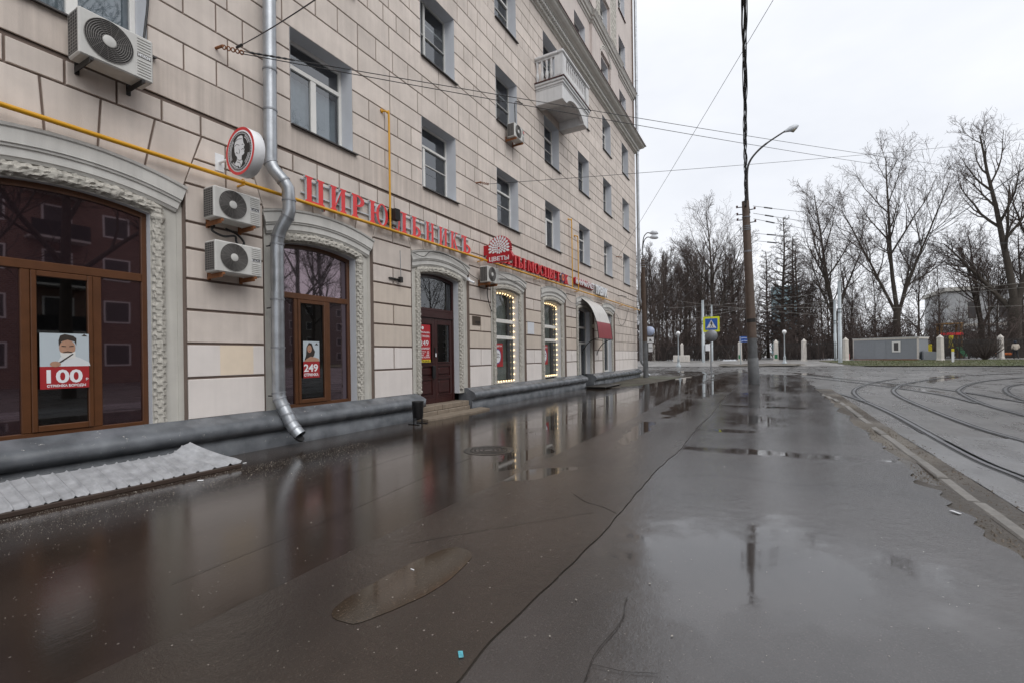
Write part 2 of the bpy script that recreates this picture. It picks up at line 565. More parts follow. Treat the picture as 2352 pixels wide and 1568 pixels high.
# ------------------------------------------------------------------ wet ground materials
def asphalt(name, base, rough=(0.2, 0.4), spec=0.5, grain=0.35, puddles=(), mud=None, speckle=0.5, wet_scale=(0.5, 1.6), ior=1.45, coarse=0.25, tint=None, streaky=0.0, soft=0.06):
    m, t, b = new_mat(name)
    n = t.nodes.new
    L = t.links.new
    geo = n('ShaderNodeNewGeometry')
    P = geo.outputs['Position']

    def noise_(scale, detail=4, vec=None, rough_=0.55):
        q = n('ShaderNodeTexNoise')
        q.inputs['Scale'].default_value = scale
        q.inputs['Detail'].default_value = detail
        q.inputs['Roughness'].default_value = rough_
        L(vec or P, q.inputs['Vector'])
        return q.outputs['Fac']

    def rng(v, a, b_, c, d):
        q = n('ShaderNodeMapRange')
        q.inputs['From Min'].default_value = a
        q.inputs['From Max'].default_value = b_
        q.inputs['To Min'].default_value = c
        q.inputs['To Max'].default_value = d
        L(v, q.inputs[0])
        return q.outputs[0]

    def op(o, a, b_):
        q = n('ShaderNodeMath')
        q.operation = o
        for i, v in enumerate((a, b_)):
            if isinstance(v, (int, float)): q.inputs[i].default_value = v
            else: L(v, q.inputs[i])
        return q.outputs[0]

    def mixc(f, a, b_):
        q = n('ShaderNodeMix')
        q.data_type = 'RGBA'
        L(f, q.inputs[0])
        for i, v in ((6, a), (7, b_)):
            if isinstance(v, tuple): q.inputs[i].default_value = (*v, 1)
            else: L(v, q.inputs[i])
        return q.outputs[2]

    # standing water
    wob = noise_(2.2, 5)
    mask = None
    for (cx, cy, rx, ry, rot, wgt) in puddles:
        mp = n('ShaderNodeMapping')
        mp.vector_type = 'TEXTURE'
        mp.inputs['Location'].default_value = (cx, cy, 0)
        mp.inputs['Rotation'].default_value = (0, 0, rot)
        mp.inputs['Scale'].default_value = (rx, ry, 1000)
        L(P, mp.inputs[0])
        ln = n('ShaderNodeVectorMath')
        ln.operation = 'LENGTH'
        L(mp.outputs[0], ln.inputs[0])
        d = op('ADD', ln.outputs['Value'], rng(wob, 0.3, 0.7, -0.45 * wgt, 0.45 * wgt))
        pm = rng(d, 1.0 + soft, 1.0 - soft, 0, 1)
        mask = pm if mask is None else op('MAXIMUM', mask, pm)
    # damp film, drawn out along the street
    mp = n('ShaderNodeMapping')
    mp.inputs['Scale'].default_value = (wet_scale[0], wet_scale[1], 1)
    L(P, mp.inputs[0])
    film = noise_(1.0, 5, mp.outputs[0], 0.6)
    rg = rng(film, 0.35, 0.68, rough[0], rough[1])
    if mask is not None:
        rg = op('MULTIPLY', rg, rng(mask, 0, 1, 1, 0.3))
    L(rg, b.inputs['Roughness'])
    b.inputs['IOR'].default_value = ior
    b.inputs['Specular IOR Level'].default_value = spec
    # colour
    big = noise_(0.7, 6)
    fine = noise_(75, 3, None, 0.7)
    col = mixc(rng(big, 0.3, 0.7, 0, 1), tuple(c * 0.66 for c in base), tuple(c * 1.32 for c in base))
    col = mixc(rng(noise_(3.1, 6, None, 0.65), 0.52, 0.66, 0, 0.4), col, tuple(c * 0.55 for c in base))
    if tint:
        col = mixc(rng(noise_(0.35, 4), 0.48, 0.62, 0, 0.8), col, tint)
    col = mixc(rng(fine, 0.56, 0.70, 0, 0.6), col, tuple(min(1, c * 2.2) for c in base))
    if speckle:
        vo = n('ShaderNodeTexVoronoi')
        vo.inputs['Scale'].default_value = 26
        L(P, vo.inputs['Vector'])
        wn = n('ShaderNodeTexWhiteNoise')
        L(vo.outputs['Color'], wn.inputs['Vector'])
        size = rng(wn.outputs['Value'], 0.80, 1.0, 0.0, 0.17)
        dot = op('LESS_THAN', vo.outputs['Distance'], size)
        dot = op('MULTIPLY', dot, speckle)
        col = mixc(dot, col, (0.30, 0.27, 0.24))
    if mud and mask is not None:
        col = mixc(op('MULTIPLY', mask, 0.55), col, mud)
    L(col, b.inputs['Base Color'])
    # relief: grains, worn hollows; water lies flat
    h = op('ADD', op('MULTIPLY', noise_(58, 5, None, 0.7), 0.75), op('MULTIPLY', noise_(9, 5), coarse * 3))
    ms_ = n('ShaderNodeMapping')
    ms_.inputs['Scale'].default_value = (1.2, 26, 1)
    ms_.inputs['Rotation'].default_value = (0, 0, 0.06)
    L(P, ms_.inputs[0])
    h = op('ADD', h, op('MULTIPLY', noise_(1.0, 4, ms_.outputs[0]), streaky))
    bp = n('ShaderNodeBump')
    bp.inputs['Distance'].default_value = 0.009
    if mask is not None:
        L(rng(mask, 0, 1, grain, 0.006), bp.inputs['Strength'])
    else:
        bp.inputs['Strength'].default_value = grain
    L(h, bp.inputs['Height'])
    L(bp.outputs[0], b.inputs['Normal'])
    return m

M['walk_inner'] = asphalt('wet_asphalt_by_shops', (0.036, 0.026, 0.020), rough=(0.05, 0.17), spec=0.66, grain=0.085, coarse=0.14, streaky=0.7,
                          puddles=((26.5, -2.9, 5.0, 1.3, 0, 1.3), (17, -3.2, 3.4, 0.8, 0, 1.3), (6.4, -4.5, 0.9, 0.25, 0, 1.0), (10.5, -3.4, 1.8, .6, 0, 1.2)), wet_scale=(0.35, 1.1))
M['walk_mid'] = asphalt('grainy_asphalt', (0.037, 0.028, 0.022), rough=(0.11, 0.28), spec=0.85, ior=1.48, grain=0.36, coarse=0.45, streaky=0.15,
                        puddles=((5.55, -5.15, 0.55, 0.22, -0.5, 0.7), (9.5, -5.5, 1.6, 0.18, 0.05, 1.0), (14.2, -5.6, 2.2, 0.25, 0, 1.2), (22, -5.6, 5, .6, 0, 1.2)), speckle=0.8)
M['walk_outer'] = asphalt('smooth_wet_asphalt', (0.048, 0.042, 0.040), rough=(0.10, 0.26), spec=1.0, ior=1.52, grain=0.26, coarse=0.5, soft=0.30,
                          puddles=((3.9, -7.75, 0.85, 1.1, 0.35, 0.9), (8.25, -7.9, 0.22, 1.35, 0.06, 1.0), (12.1, -7.5, 1.1, 0.55, 0.1, 1.1), (14.8, -7.6, .25, 1.1, 0, 1.2),
                                   (17.5, -7.4, 2.2, 0.5, 0, 1.3), (22, -8.3, 1.6, 0.35, 0, 1.3), (10.3, -7.2, .2, .6, .2, 1)), wet_scale=(0.5, 1.2), speckle=0.35)
M['walk_corner'] = asphalt('wet_corner_asphalt', (0.075, 0.07, 0.066), rough=(0.15, 0.35), spec=0.7, grain=0.12, puddles=((34.5, -2.6, 2.6, 1.6, 0, 1.0), (35, 3, 2, 3, 0, 1)), speckle=0.2)
M['base'] = asphalt('joint_dirt', (0.05, 0.042, 0.035), rough=(0.3, 0.5), grain=0.6)
M['road'] = asphalt('tram_street_asphalt', (0.145, 0.138, 0.133), rough=(0.20, 0.48), spec=0.9, grain=0.3, coarse=0.5, speckle=0.2,
                    puddles=((24, -12.5, 2.5, 0.35, 0.2, 1.2), (30, -15, 4, 0.5, -0.4, 1.2), (36, -6, 3, 0.5, 0, 1.2), (33, -10, 3, .4, .3, 1.3)), tint=(0.095, 0.09, 0.085))
M['slab'] = asphalt('concrete_panel', (0.25, 0.25, 0.255), rough=(0.2, 0.45), grain=0.25, coarse=0.5, speckle=0.15, tint=(0.15, 0.147, 0.144))
M['dirt'] = asphalt('roadside_dirt', (0.085, 0.072, 0.058), rough=(0.45, 0.8), grain=0.9, coarse=1.2, speckle=0.9, tint=(0.17, 0.15, 0.12),
                    puddles=((7.8, -9.5, .7, .12, 0, 1.2),))
M['far_walk'] = asphalt('far_pavement', (0.26, 0.25, 0.24), rough=(0.35, 0.6), grain=0.3, speckle=0.1)
M['soil'] = asphalt('park_soil', (0.075, 0.065, 0.05), rough=(0.6, 0.9), grain=0.8, coarse=1.0, speckle=0.3, tint=(0.06, 0.07, 0.035))
M['turf'] = asphalt('thin_turf', (0.075, 0.085, 0.035), rough=(0.6, 0.9), grain=0.9, coarse=1.2, speckle=0.3, tint=(0.095, 0.075, 0.045))
M['kerb'] = mat('kerb_stone', (0.20, 0.187, 0.17), 0.55, var=0.25, scale=9, bump=0.5, bscale=50, rnd=0.15)
M['rail'] = mat('rail_steel', (0.30, 0.30, 0.31), 0.28, metal=0.9, var=0.15)
M['groove'] = mat('rail_groove', (0.012, 0.011, 0.010), 0.5, var=0.2)

def sheet(name, xs, y0f, y1f, ny, dz, m, parent=None, kind='structure', amp=0.0):
    """ground sheet between two edge curves y0f(x) and y1f(x)"""
    mb = MB()
    v, f = [], []
    for x in xs:
        a, b = y0f(x), y1f(x)
        for j in range(ny + 1):
            y = a + (b - a) * j / ny
            z = gz(x, y) + dz
            if amp:
                z += amp * noise.noise(Vector((x * 0.9, y * 0.9, 3.1)))
            v.append((x, y, z))
    k = ny + 1
    for i in range(len(xs) - 1):
        for j in range(ny):
            f.append((i * k + j, (i + 1) * k + j, (i + 1) * k + j + 1, i * k + j + 1))
    mb.add(v, f, 0, True)
    return mb.build(name, m, parent, kind if parent is None else None)

def steps(a, b, d):
    n = max(1, int(round((b - a) / d)))
    return [a + (b - a) * i / n for i in range(n + 1)]

def wav(y, amp, fr, seed=0.0):
    return lambda x: y + amp * noise.noise(Vector((x * fr, seed, 0.3))) + amp * 0.4 * noise.noise(Vector((x * fr * 5, seed, 7.3)))

far_x = steps(-30, 160, 2.0) + steps(170, 900, 40)
sheet('ground', far_x, lambda x: -500, lambda x: 400, 60, -0.09, M['soil'])
sheet('road', steps(-20, 46.5, 0.8), lambda x: -60, lambda x: 40, 60, -0.045, M['road'])
sheet('joint_bed', steps(-12, 32.4, 0.6), lambda x: -8.7, lambda x: 0.2, 12, -0.007, M['base'])
# three asphalt lanes of the pavement, laid side by side with an open joint between them
seam1 = wav(-4.90, 0.03, 0.8, 1.0)
seam2 = wav(-6.52, 0.05, 0.7, 2.0)
xs1 = steps(-12, 12, 0.08) + steps(12.4, 32.4, 0.4)
def edge_outer(x):
    e = -9.42 + 0.13 * noise.noise(Vector((x * 1.3, 5.0, 0))) + 0.10 * noise.noise(Vector((x * 4.2, 9.0, 0)))
    return e + 0.20 * max(0.0, noise.noise(Vector((x * 2.2 + 40, 1.0, 0))))
walk = sheet('pavement', xs1, lambda x: seam1(x) + 0.004, lambda x: 0.0, 30, 0.0, M['walk_inner'], amp=0.0)
sheet('asphalt_lane', xs1, lambda x: seam2(x) + 0.006, lambda x: seam1(x) - 0.003, 14, 0.003, M['walk_mid'], parent=walk, amp=0.0)
sheet('asphalt_lane', xs1, edge_outer, lambda x: seam2(x) - 0.005, 20, -0.002, M['walk_outer'], parent=walk, amp=0.0)
sheet('verge', steps(-12, 22, 0.2), wav(-9.93, 0.03, 1.2, 4.0), wav(-8.8, 0.02, 2, 6.0), 10, -0.018, M['dirt'], amp=0.012)
# corner of the block: pavement bends round behind the building
sheet('pavement', steps(32.42, 38, 0.4), lambda x: -8.6 + (x - 32.4) * 1.4, lambda x: 20, 20, 0.0, M['walk_corner'])
# cracks and old saw cuts in the asphalt
rc = random.Random(17)
M['crack'] = mat('wet_crack', (0.018, 0.015, 0.013), 0.25, var=0.3)
for pts_, wd_ in (([(2.95, -7.02), (2.6, -7.06), (2.3, -7.03), (2.0, -7.05), (1.8, -7.0)], .0035), ([(2.22, -7.04), (2.24, -7.2), (2.3, -7.34)], .004), ([(4.48, -6.5), (4.62, -6.3), (4.7, -6.1), (4.9, -5.9)], .008),
                  ([(9.6, -6.6), (9.7, -7.4), (9.55, -8.2), (9.65, -9.1)], .009), ([(11.6, -6.6), (11.5, -7.6), (11.7, -8.8)], .008), ([(6.1, -6.6), (6.5, -7.3), (6.4, -8.1), (6.8, -9.0)], .005),
                  ([(1.7, -4.2), (3.2, -4.1), (4.8, -3.9), (6.0, -3.8)], .005), ([(3.4, -3.0), (5.2, -2.8), (7.5, -2.7), (9.6, -2.5)], .005), ([(3.0, -5.2), (3.9, -5.9), (4.4, -6.3)], .004)):
    line = spline([(p[0], p[1], 0) for p in pts_], 12)
    v, f = [], []
    for i, p in enumerate(line):
        t_ = line[min(i + 1, len(line) - 1)] - line[max(i - 1, 0)]
        nn = Vector((-t_.y, t_.x, 0)).normalized()
        j_ = nn * (0.012 * noise.noise(Vector((p.x * 6, p.y * 6, 0))))
        hw = wd_ * (0.5 + 0.6 * abs(noise.noise(Vector((p.x * 9, p.y * 9, 4)))))
        for o_ in (-hw, hw):
            q = p + j_ + nn * o_
            v.append((q.x, q.y, gz(q.x, q.y) + 0.0065))
    for i in range(len(line) - 1):
        f.append((2 * i, 2 * i + 1, 2 * i + 3, 2 * i + 2))
    MB().add(v, f).build('crack', M['crack'], walk)
# concrete panels between the rails
panels = sheet('tram_bed', steps(-6, 11.45, 0.25), wav(-13.6, 0.0, 1), wav(-9.97, 0.02, 1.4, 8.0), 10, -0.036, M['slab'])
# kerb stones, each one a block of its own
kerb = bpy.data.objects.new('kerb', None)
C.objects.link(kerb)
kerb['kind'] = 'structure'
rk = random.Random(4)
x = -3.0
while x < 19.5:
    ln = rk.choice((0.98, 0.98, 0.5, 1.0))
    if not (5.78 < x + ln / 2 < 6.05):
        zz = 0.006 + rk.uniform(-0.014, 0.014)
        y = -9.66 + rk.uniform(-0.012, 0.012) + 0.35 * sstep(15, 21, x)
        q = MB().rbox(-ln / 2 + 0.010, -0.062, -0.12, ln / 2 - 0.010, 0.062, 0.0, 0.016).build('kerb_stone', M['kerb'], kerb)
        q.location = (x + ln / 2, y, gz(x, y) + zz)
        q.rotation_euler = (rk.uniform(-.03, .03), rk.uniform(-.012, .012), rk.uniform(-.026, .026) - 0.02 * sstep(14, 20, x))
    x += ln + 0.004
# tram rails
track = bpy.data.objects.new('tram_track', None)
C.objects.link(track)
track['kind'] = 'structure'
RAILS = [
    [(330, 175), (500, 205), (800, 255), (1000, 300), (1180, 355), (1380, 440), (1640, 580), (2000, 770), (2352, 912), (2900, 1150)],
    [(1420, 192), (1250, 220), (1150, 250), (1108, 280), (1122, 312), (1200, 365)],
    [(2352, 150), (1850, 176), (1500, 225), (1410, 262), (1402, 292), (1480, 340), (1700, 430), (2000, 540), (2352, 640), (3000, 815)],
    [(2352, 182), (2100, 205), (1960, 230), (1884, 265), (1884, 292), (2050, 372), (2352, 455), (3000, 620)],
    [(2352, 228), (2260, 242), (2216, 265), (2240, 300), (2352, 345), (3000, 540)],
    [(250, 146), (500, 162), (850, 192), (1200, 230), (1700, 300), (2010, 368)],
    [(750, 165), (1080, 199), (1500, 238), (1880, 285), (2352, 362), (3000, 460)],
    [(-300, 132), (0, 130), (800, 126), (1600, 120), (2352, 113)],
    [(-300, 146), (0, 142), (800, 137), (1600, 131), (2352, 124)],
]
for rl in RAILS:
    pts = spline([b6(*p) for p in rl], 7)
    mb, gb = MB(), MB()
    for (o0, o1, zz, target) in ((-0.032, 0.032, 0.004, mb), (0.032, 0.09, -0.006, gb), (0.09, 0.11, 0.003, mb), (-0.085, -0.032, -0.004, gb)):
        v, f = [], []
        for i, p in enumerate(pts):
            tn = (pts[min(i + 1, len(pts) - 1)] - pts[max(i - 1, 0)])
            nn = Vector((-tn.y, tn.x, 0)).normalized()
            for o_ in (o0, o1):
                q = p + nn * o_
                v.append((q.x, q.y, gz(q.x, q.y) + zz - 0.030))
        for i in range(len(pts) - 1):
            f.append((2 * i, 2 * i + 1, 2 * i + 3, 2 * i + 2))
        target.add(v, f)
    r_ = mb.build('rail', M['rail'], track)
    gb.build('groove', M['groove'], r_)
# far side of the street
def far_edge(y):
    # the near edge of the far pavement, as x for a given y
    return 46.4
sheet('far_pavement', steps(46.4, 76, 1.0), lambda x: -60, lambda x: 40, 50, -0.012, M['far_walk'])
lawn_x = steps(46.0, 62.5, 0.4)
lawn = sheet('lawn', lawn_x, lambda x: -58, lambda x: -12.6 - 0.9 * sstep(62.6, 52, x) * 1.0 + 0.35 * noise.noise(Vector((x, 2, 0))) - 1.2 * sstep(49, 46, x), 40, 0.03, M['turf'], amp=0.05)
mound = sheet('worn_verge', steps(46.6, 52.5, 0.25), lambda x: -9.6 - 1.2 * sin((x - 46.6) / 5.9 * pi), lambda x: -3.9 + 0.4 * sin((x - 46.6) / 5.9 * pi), 16, 0.03, M['dirt'], amp=0.12)
sheet('park_path', steps(62, 150, 2), lambda x: -8.0 - (x - 62) * .02, lambda x: -5.0 - (x - 62) * .02, 4, -0.005, M['far_walk'])
# blades of grass on the lawn
rg = random.Random(12)
gb = MB()
for i in range(9000):
    x = rg.uniform(46.2, 62)
    y = rg.uniform(-42, -13.6)
    h = rg.uniform(0.03, 0.10)
    a = rg.uniform(0, pi)
    z = gz(x, y) + 0.03
    dx, dy = cos(a) * 0.025, sin(a) * 0.025
    gb.add([(x - dx, y - dy, z), (x + dx, y + dy, z), (x + rg.uniform(-.05, .05), y + rg.uniform(-.05, .05), z + h)], [(0, 1, 2)])
g_ = gb.build('grass', mat('grass_blades', (0.10, 0.115, 0.045), 0.8, var=0.4, scale=0.6), None, 'stuff')
tag(g_, 'thin patchy spring grass on the lawn across the street', 'grass')

# ------------------------------------------------------------------ the apartment house
def plinth_mat():
    m, t, b = new_mat('plinth_paint')
    n = t.nodes.new
    L = t.links.new
    geo = n('ShaderNodeNewGeometry')
    a = n('ShaderNodeTexNoise'); a.inputs['Scale'].default_value = 3.0; a.inputs['Detail'].default_value = 6
    c = n('ShaderNodeTexNoise'); c.inputs['Scale'].default_value = 11.0; c.inputs['Detail'].default_value = 9; c.inputs['Roughness'].default_value = 0.75
    L(geo.outputs['Position'], a.inputs['Vector']); L(geo.outputs['Position'], c.inputs['Vector'])
    r1 = n('ShaderNodeValToRGB')
    r1.color_ramp.elements[0].position = 0.3; r1.color_ramp.elements[0].color = (0.075, 0.081, 0.090, 1)
    r1.color_ramp.elements[1].position = 0.7; r1.color_ramp.elements[1].color = (0.175, 0.187, 0.204, 1)
    L(a.outputs['Fac'], r1.inputs[0])
    r2 = n('ShaderNodeMapRange'); r2.inputs['From Min'].default_value = 0.625; r2.inputs['From Max'].default_value = 0.665
    L(c.outputs['Fac'], r2.inputs[0])
    mx = n('ShaderNodeMix'); mx.data_type = 'RGBA'
    L(r2.outputs[0], mx.inputs[0]); L(r1.outputs[0], mx.inputs[6]); mx.inputs[7].default_value = (0.42, 0.41, 0.39, 1)
    L(mx.outputs[2], b.inputs['Base Color'])
    b.inputs['Roughness'].default_value = 0.24
    bp = n('ShaderNodeBump'); bp.inputs['Strength'].default_value = 0.5; bp.inputs['Distance'].default_value = 0.01
    L(c.outputs['Fac'], bp.inputs['Height']); L(bp.outputs[0], b.inputs['Normal'])
    return m
M['plinth'] = plinth_mat()

BX0, BX1 = -4.0, 31.9
house = thing('apartment_building', 'long pinkish plastered apartment house with arched shop windows and rusticated walls', 'building', (14, 6, 0))
SUR = [(-2.53, 0.10), (1.29, 3.92), (5.20, 7.81), (9.12, 11.68), (12.93, 15.40), (16.71, 19.28), (20.53, 23.06), (24.36, 26.72)]
CXS = [(a + b) / 2 for a, b in SUR]
OPEN = [(a + 0.41, b - 0.42) for a, b in SUR]
YF = [0.33, 0.25] + [0.33] * 6
R_IN, R_HOOD = 3.80, 4.40
YS = 0.10            # face of the arch surrounds, set back from the blocks
WIN_X = [5.78 + 3.82 * k for k in range(-2, 7)]
WIN_W = 1.49
STOREY = (5.98, 9.40, 12.80)

def arc(cx, r, x):
    return sqrt(max(0.0, r * r - (x - cx) ** 2))

# --- blocks
def inset(poly, d):
    n = len(poly)
    area = sum(poly[i][0] * poly[(i + 1) % n][1] - poly[(i + 1) % n][0] * poly[i][1] for i in range(n))
    sg = 1 if area > 0 else -1
    o = []
    for i in range(n):
        p0, p1, p2 = poly[i - 1], poly[i], poly[(i + 1) % n]
        def ln(a, b):
            dx, dz = b[0] - a[0], b[1] - a[1]
            l = sqrt(dx * dx + dz * dz) or 1e-9
            nx, nz = -dz / l * sg, dx / l * sg
            return (a[0] + nx * d, a[1] + nz * d, dx, dz)
        a, b = ln(p0, p1), ln(p1, p2)
        den = a[2] * b[3] - a[3] * b[2]
        if abs(den) < 1e-9:
            o.append((b[0], b[1]))
            continue
        t = ((b[0] - a[0]) * b[3] - (b[1] - a[1]) * b[2]) / den
        o.append((a[0] + a[2] * t, a[1] + a[3] * t))
    return o

BLOCKS = []      # (projected size, polygon, back, material)
def block(poly, gap, back, m, bev=0.007):
    q = inset(poly, gap / 2)
    cx = sum(p[0] for p in q) / len(q)
    cz = sum(p[1] for p in q) / len(q)
    n = len(q)
    area = abs(sum(q[i][0] * q[(i + 1) % n][1] - q[(i + 1) % n][0] * q[i][1] for i in range(n))) / 2
    d2 = cx * cx + 61 + (cz - 1.5) ** 2
    vis = area / d2 / sqrt(d2)
    if cx < 1.6 or (cz - 1.53) / max(0.1, proj(cx, 0, cz)) > 0.80:
        vis *= 0.001            # beyond the picture
    BLOCKS.append((vis, q, back, m, bev))

def rect(x0, z0, x1, z1, gap, back, m):
    block([(x0, z0), (x1, z0), (x1, z1), (x0, z1)], gap, back, m)

def add_block(mb, q, back, bev):
    n = len(q)
    q2 = inset(q, bev)
    v = [(p[0], 0.0, p[1]) for p in q2] + [(p[0], bev, p[1]) for p in q] + [(p[0], back, p[1]) for p in q]
    f = [list(range(n))]
    for i in range(n):
        j = (i + 1) % n
        f.append([i, j, n + j, n + i])
        f.append([n + i, n + j, 2 * n + j, 2 * n + i])
    mb.add(v, f)

GZ = (0.62, 1.27, 1.80, 2.32, 2.80, 3.27, 3.68, 4.27)
piers = [(BX0, SUR[0][0])] + [(SUR[i][1], SUR[i + 1][0]) for i in range(len(SUR) - 1)]
DG, GG = 0.034, 0.040
for ip, (a, b) in enumerate(piers):
    mid = (a + b) / 2
    for r in range(7):
        key = 'block_fresh' if r < 2 else ('block_tan' if (ip >= 3 and r in (2, 3, 4)) else 'block')
        two = (r % 2 == 1) and ip != 2
        if two:
            rect(a, GZ[r], mid, GZ[r + 1], GG, DG, key)
            rect(mid, GZ[r], b, GZ[r + 1], GG, DG, key)
        else:
            rect(a, GZ[r], b, GZ[r + 1], GG, DG, key)
TT = (-0.312, -0.185, -0.06, 0.06, 0.185, 0.312)
for i, (a, b) in enumerate(SUR):
    cx = CXS[i]
    for t0, t1 in zip(TT, TT[1:]):
        p0 = (cx + R_HOOD * sin(math.atan(t0)), R_HOOD * cos(math.atan(t0)))
        p1 = (cx + R_HOOD * sin(math.atan(t1)), R_HOOD * cos(math.atan(t1)))
        p0 = (max(p0[0], a), p0[1]); p1 = (min(p1[0], b), p1[1])
        block([p0, p1, (cx + t1 * 5.07, 5.07), (cx + t0 * 5.07, 5.07)], 0.03, DG, 'block')
for i in range(len(piers)):
    a, b = piers[i]
    l0, l1 = (BX0, BX0) if i == 0 else (a, CXS[i - 1] + 0.312 * 5.07)
    r0, r1 = b, CXS[i] - 0.312 * 5.07
    zs = (4.27, 4.68, 5.07)
    for z0, z1 in zip(zs, zs[1:]):
        f0, f1 = (z0 - 4.27) / 0.8, (z1 - 4.27) / 0.8
        x00, x01 = l0 + (l1 - l0) * f0, l0 + (l1 - l0) * f1
        x10, x11 = r0 + (r1 - r0) * f0, r0 + (r1 - r0) * f1
        m0, m1 = (x00 + x10) / 2, (x01 + x11) / 2
        if min(x10 - x00, x11 - x01) > 0.5:
            block([(x00, z0), (m0, z0), (m1, z1), (x01, z1)], 0.03, DG, 'block')
            block([(m0, z0), (x10, z0), (x11, z1), (m1, z1)], 0.03, DG, 'block')
        else:
            block([(x00, z0), (x10, z0), (x11, z1), (x01, z1)], 0.03, DG, 'block')
# blank end of the ground floor
zz = list(GZ) + [4.68, 5.07]
for r in range(len(zz) - 1):
    a = SUR[-1][1] if zz[r] < 4.2 else CXS[-1] + 0.312 * zz[r]
    n = 7 if r % 2 else 6
    for k in range(n):
        key = 'block_fresh' if r < 2 else 'block'
        rect(a + (BX1 - a) * k / n, zz[r], a + (BX1 - a) * (k + 1) / n, zz[r + 1], 0.026, DG, key)
k = BX0
while k < BX1 - 0.1:                       # course under the band
    k2 = min(BX1, k + 0.545)
    rect(k, 5.07, k2, 5.40, 0.03, DG, 'block')
    k = k2
# upper storeys
ROW = (0, 0.42, 0.88, 1.35, 1.81, 2.36, 2.88, 3.42)
UG, UD = 0.024, 0.018
edges = [BX0] + sum([[x, x + WIN_W] for x in WIN_X], []) + [BX1]
upiers = [(edges[i], edges[i + 1]) for i in range(0, len(edges), 2)]
for s in STOREY:
    for r in range(7):
        z0, z1 = s + ROW[r], s + ROW[r + 1]
        if z0 > 15.0:
            continue
        z1 = min(z1, 15.08)
        if r < 4:
            for a, b in upiers:
                fr = (0, 0.21, 0.42, 0.61, 0.82, 1) if r % 2 == 0 else (0, 0.5, 1)
                if b - a < 1.8:
                    fr = (0, 0.5, 1) if r % 2 else (0, 0.33, 0.66, 1)
                for f0, f1 in zip(fr, fr[1:]):
                    rect(a + (b - a) * f0, z0, a + (b - a) * f1, z1, UG, UD, 'block')
        else:
            if r == 4:
                js = [BX0]
                for i, x in enumerate(WIN_X):
                    js += [x - 0.16, x + WIN_W + 0.18]
                    if i < len(WIN_X) - 1:
                        js.append((x + WIN_W + WIN_X[i + 1]) / 2)
                js.append(BX1)
            elif r == 5:
                js = [BX0] + [WIN_X[0] - 1.6 + 0.5457 * q for q in range(0, 65) if BX0 + 0.3 < WIN_X[0] - 1.6 + 0.5457 * q < BX1 - 0.3] + [BX1]
            else:
                js = [BX0]
                for i, x in enumerate(WIN_X):
                    js.append(x + WIN_W / 2)
                    if i < len(WIN_X) - 1:
                        js.append((x + WIN_W + WIN_X[i + 1]) / 2)
                js.append(BX1)
            js = sorted(js)
            for a, b in zip(js, js[1:]):
                rect(a, z0, b, z1, UG, UD, 'block')
BLOCKS.sort(key=lambda q: -q[0])
for vis, q, back, key, bev in BLOCKS[:300]:
    mb = MB()
    add_block(mb, q, back, bev)
    mb.build('stone_block', M[key], house)
for key in ('block', 'block_fresh', 'block_tan'):
    mb = MB()
    for vis, q, back, k2, bev in BLOCKS[300:]:
        if k2 == key:
            add_block(mb, q, back, bev)
    if mb.v:
        mb.build('stone_blocks', M[key], house, 'stuff')
MB().box(4.42, -0.0015, 1.30, 4.98, 0.003, 1.783).build('paint_patch', M['patch'], house)

# --- wall behind the blocks, with the openings
mb = MB()
xs = sorted(set([BX0, BX1] + [v for p in SUR for v in p] + [a + (b - a) * k / 24 for a, b in SUR for k in range(25)]))
for x0, x1 in zip(xs, xs[1:]):
    xm = (x0 + x1) / 2
    zl0 = zl1 = 0.45
    for i, (a, b) in enumerate(SUR):
        if a < xm < b:
            zl0, zl1 = arc(CXS[i], R_HOOD - 0.03, x0), arc(CXS[i], R_HOOD - 0.03, x1)
    mb.add([(x0, 0.031, zl0), (x1, 0.031, zl1), (x1, 0.031, 5.45), (x0, 0.031, 5.45)], [(0, 1, 2, 3)])
for a, b in SUR:
    for e in (a, b):
        mb.add([(e, 0.0, 0.45), (e, YS + 0.02, 0.45), (e, YS + 0.02, 4.25), (e, 0.0, 4.25)], [(0, 1, 2, 3)])
zcuts = [5.45] + sum([[s, s + 1.81] for s in STOREY], []) + [15.3]
for zi in range(len(zcuts) - 1):
    z0, z1 = zcuts[zi], zcuts[zi + 1]
    if zi % 2 == 0:
        mb.add([(BX0, 0.016, z0), (BX1, 0.016, z0), (BX1, 0.016, z1), (BX0, 0.016, z1)], [(0, 1, 2, 3)])
    else:
        for a, b in upiers:
            mb.add([(a, 0.016, z0), (b, 0.016, z0), (b, 0.016, z1), (a, 0.016, z1)], [(0, 1, 2, 3)])
# far end wall, back and near end
mb.add([(BX1, 0.0, 0), (BX1, 14, 0), (BX1, 14, 27), (BX1, 0.0, 27)], [(0, 1, 2, 3)])
mb.add([(BX0, 0.0, 0), (BX0, 14, 0), (BX0, 14, 27), (BX0, 0.0, 27)], [(0, 1, 2, 3)])
mb.add([(BX0, 14, 0), (BX1, 14, 0), (BX1, 14, 27), (BX0, 14, 27)], [(0, 1, 2, 3)])
mb.add([(BX0, 0, 27), (BX1, 0, 27), (BX1, 14, 27), (BX0, 14, 27)], [(0, 1, 2, 3)])
mb.build('wall', M['wall'], house)
MB().add([(BX0, 1.3, 0), (BX1, 1.3, 0), (BX1, 1.3, 26), (BX0, 1.3, 26)], [(0, 1, 2, 3)]).build('room_dark_sheet', M['dark'], house)  # one sheet closes all rooms; their unlit depth is put into its colour
mb = MB()
mb.rbox(BX0, -0.004, 5.455, BX1, 0.02, 5.972, 0.006)
mb.build('band', M['band'], house)

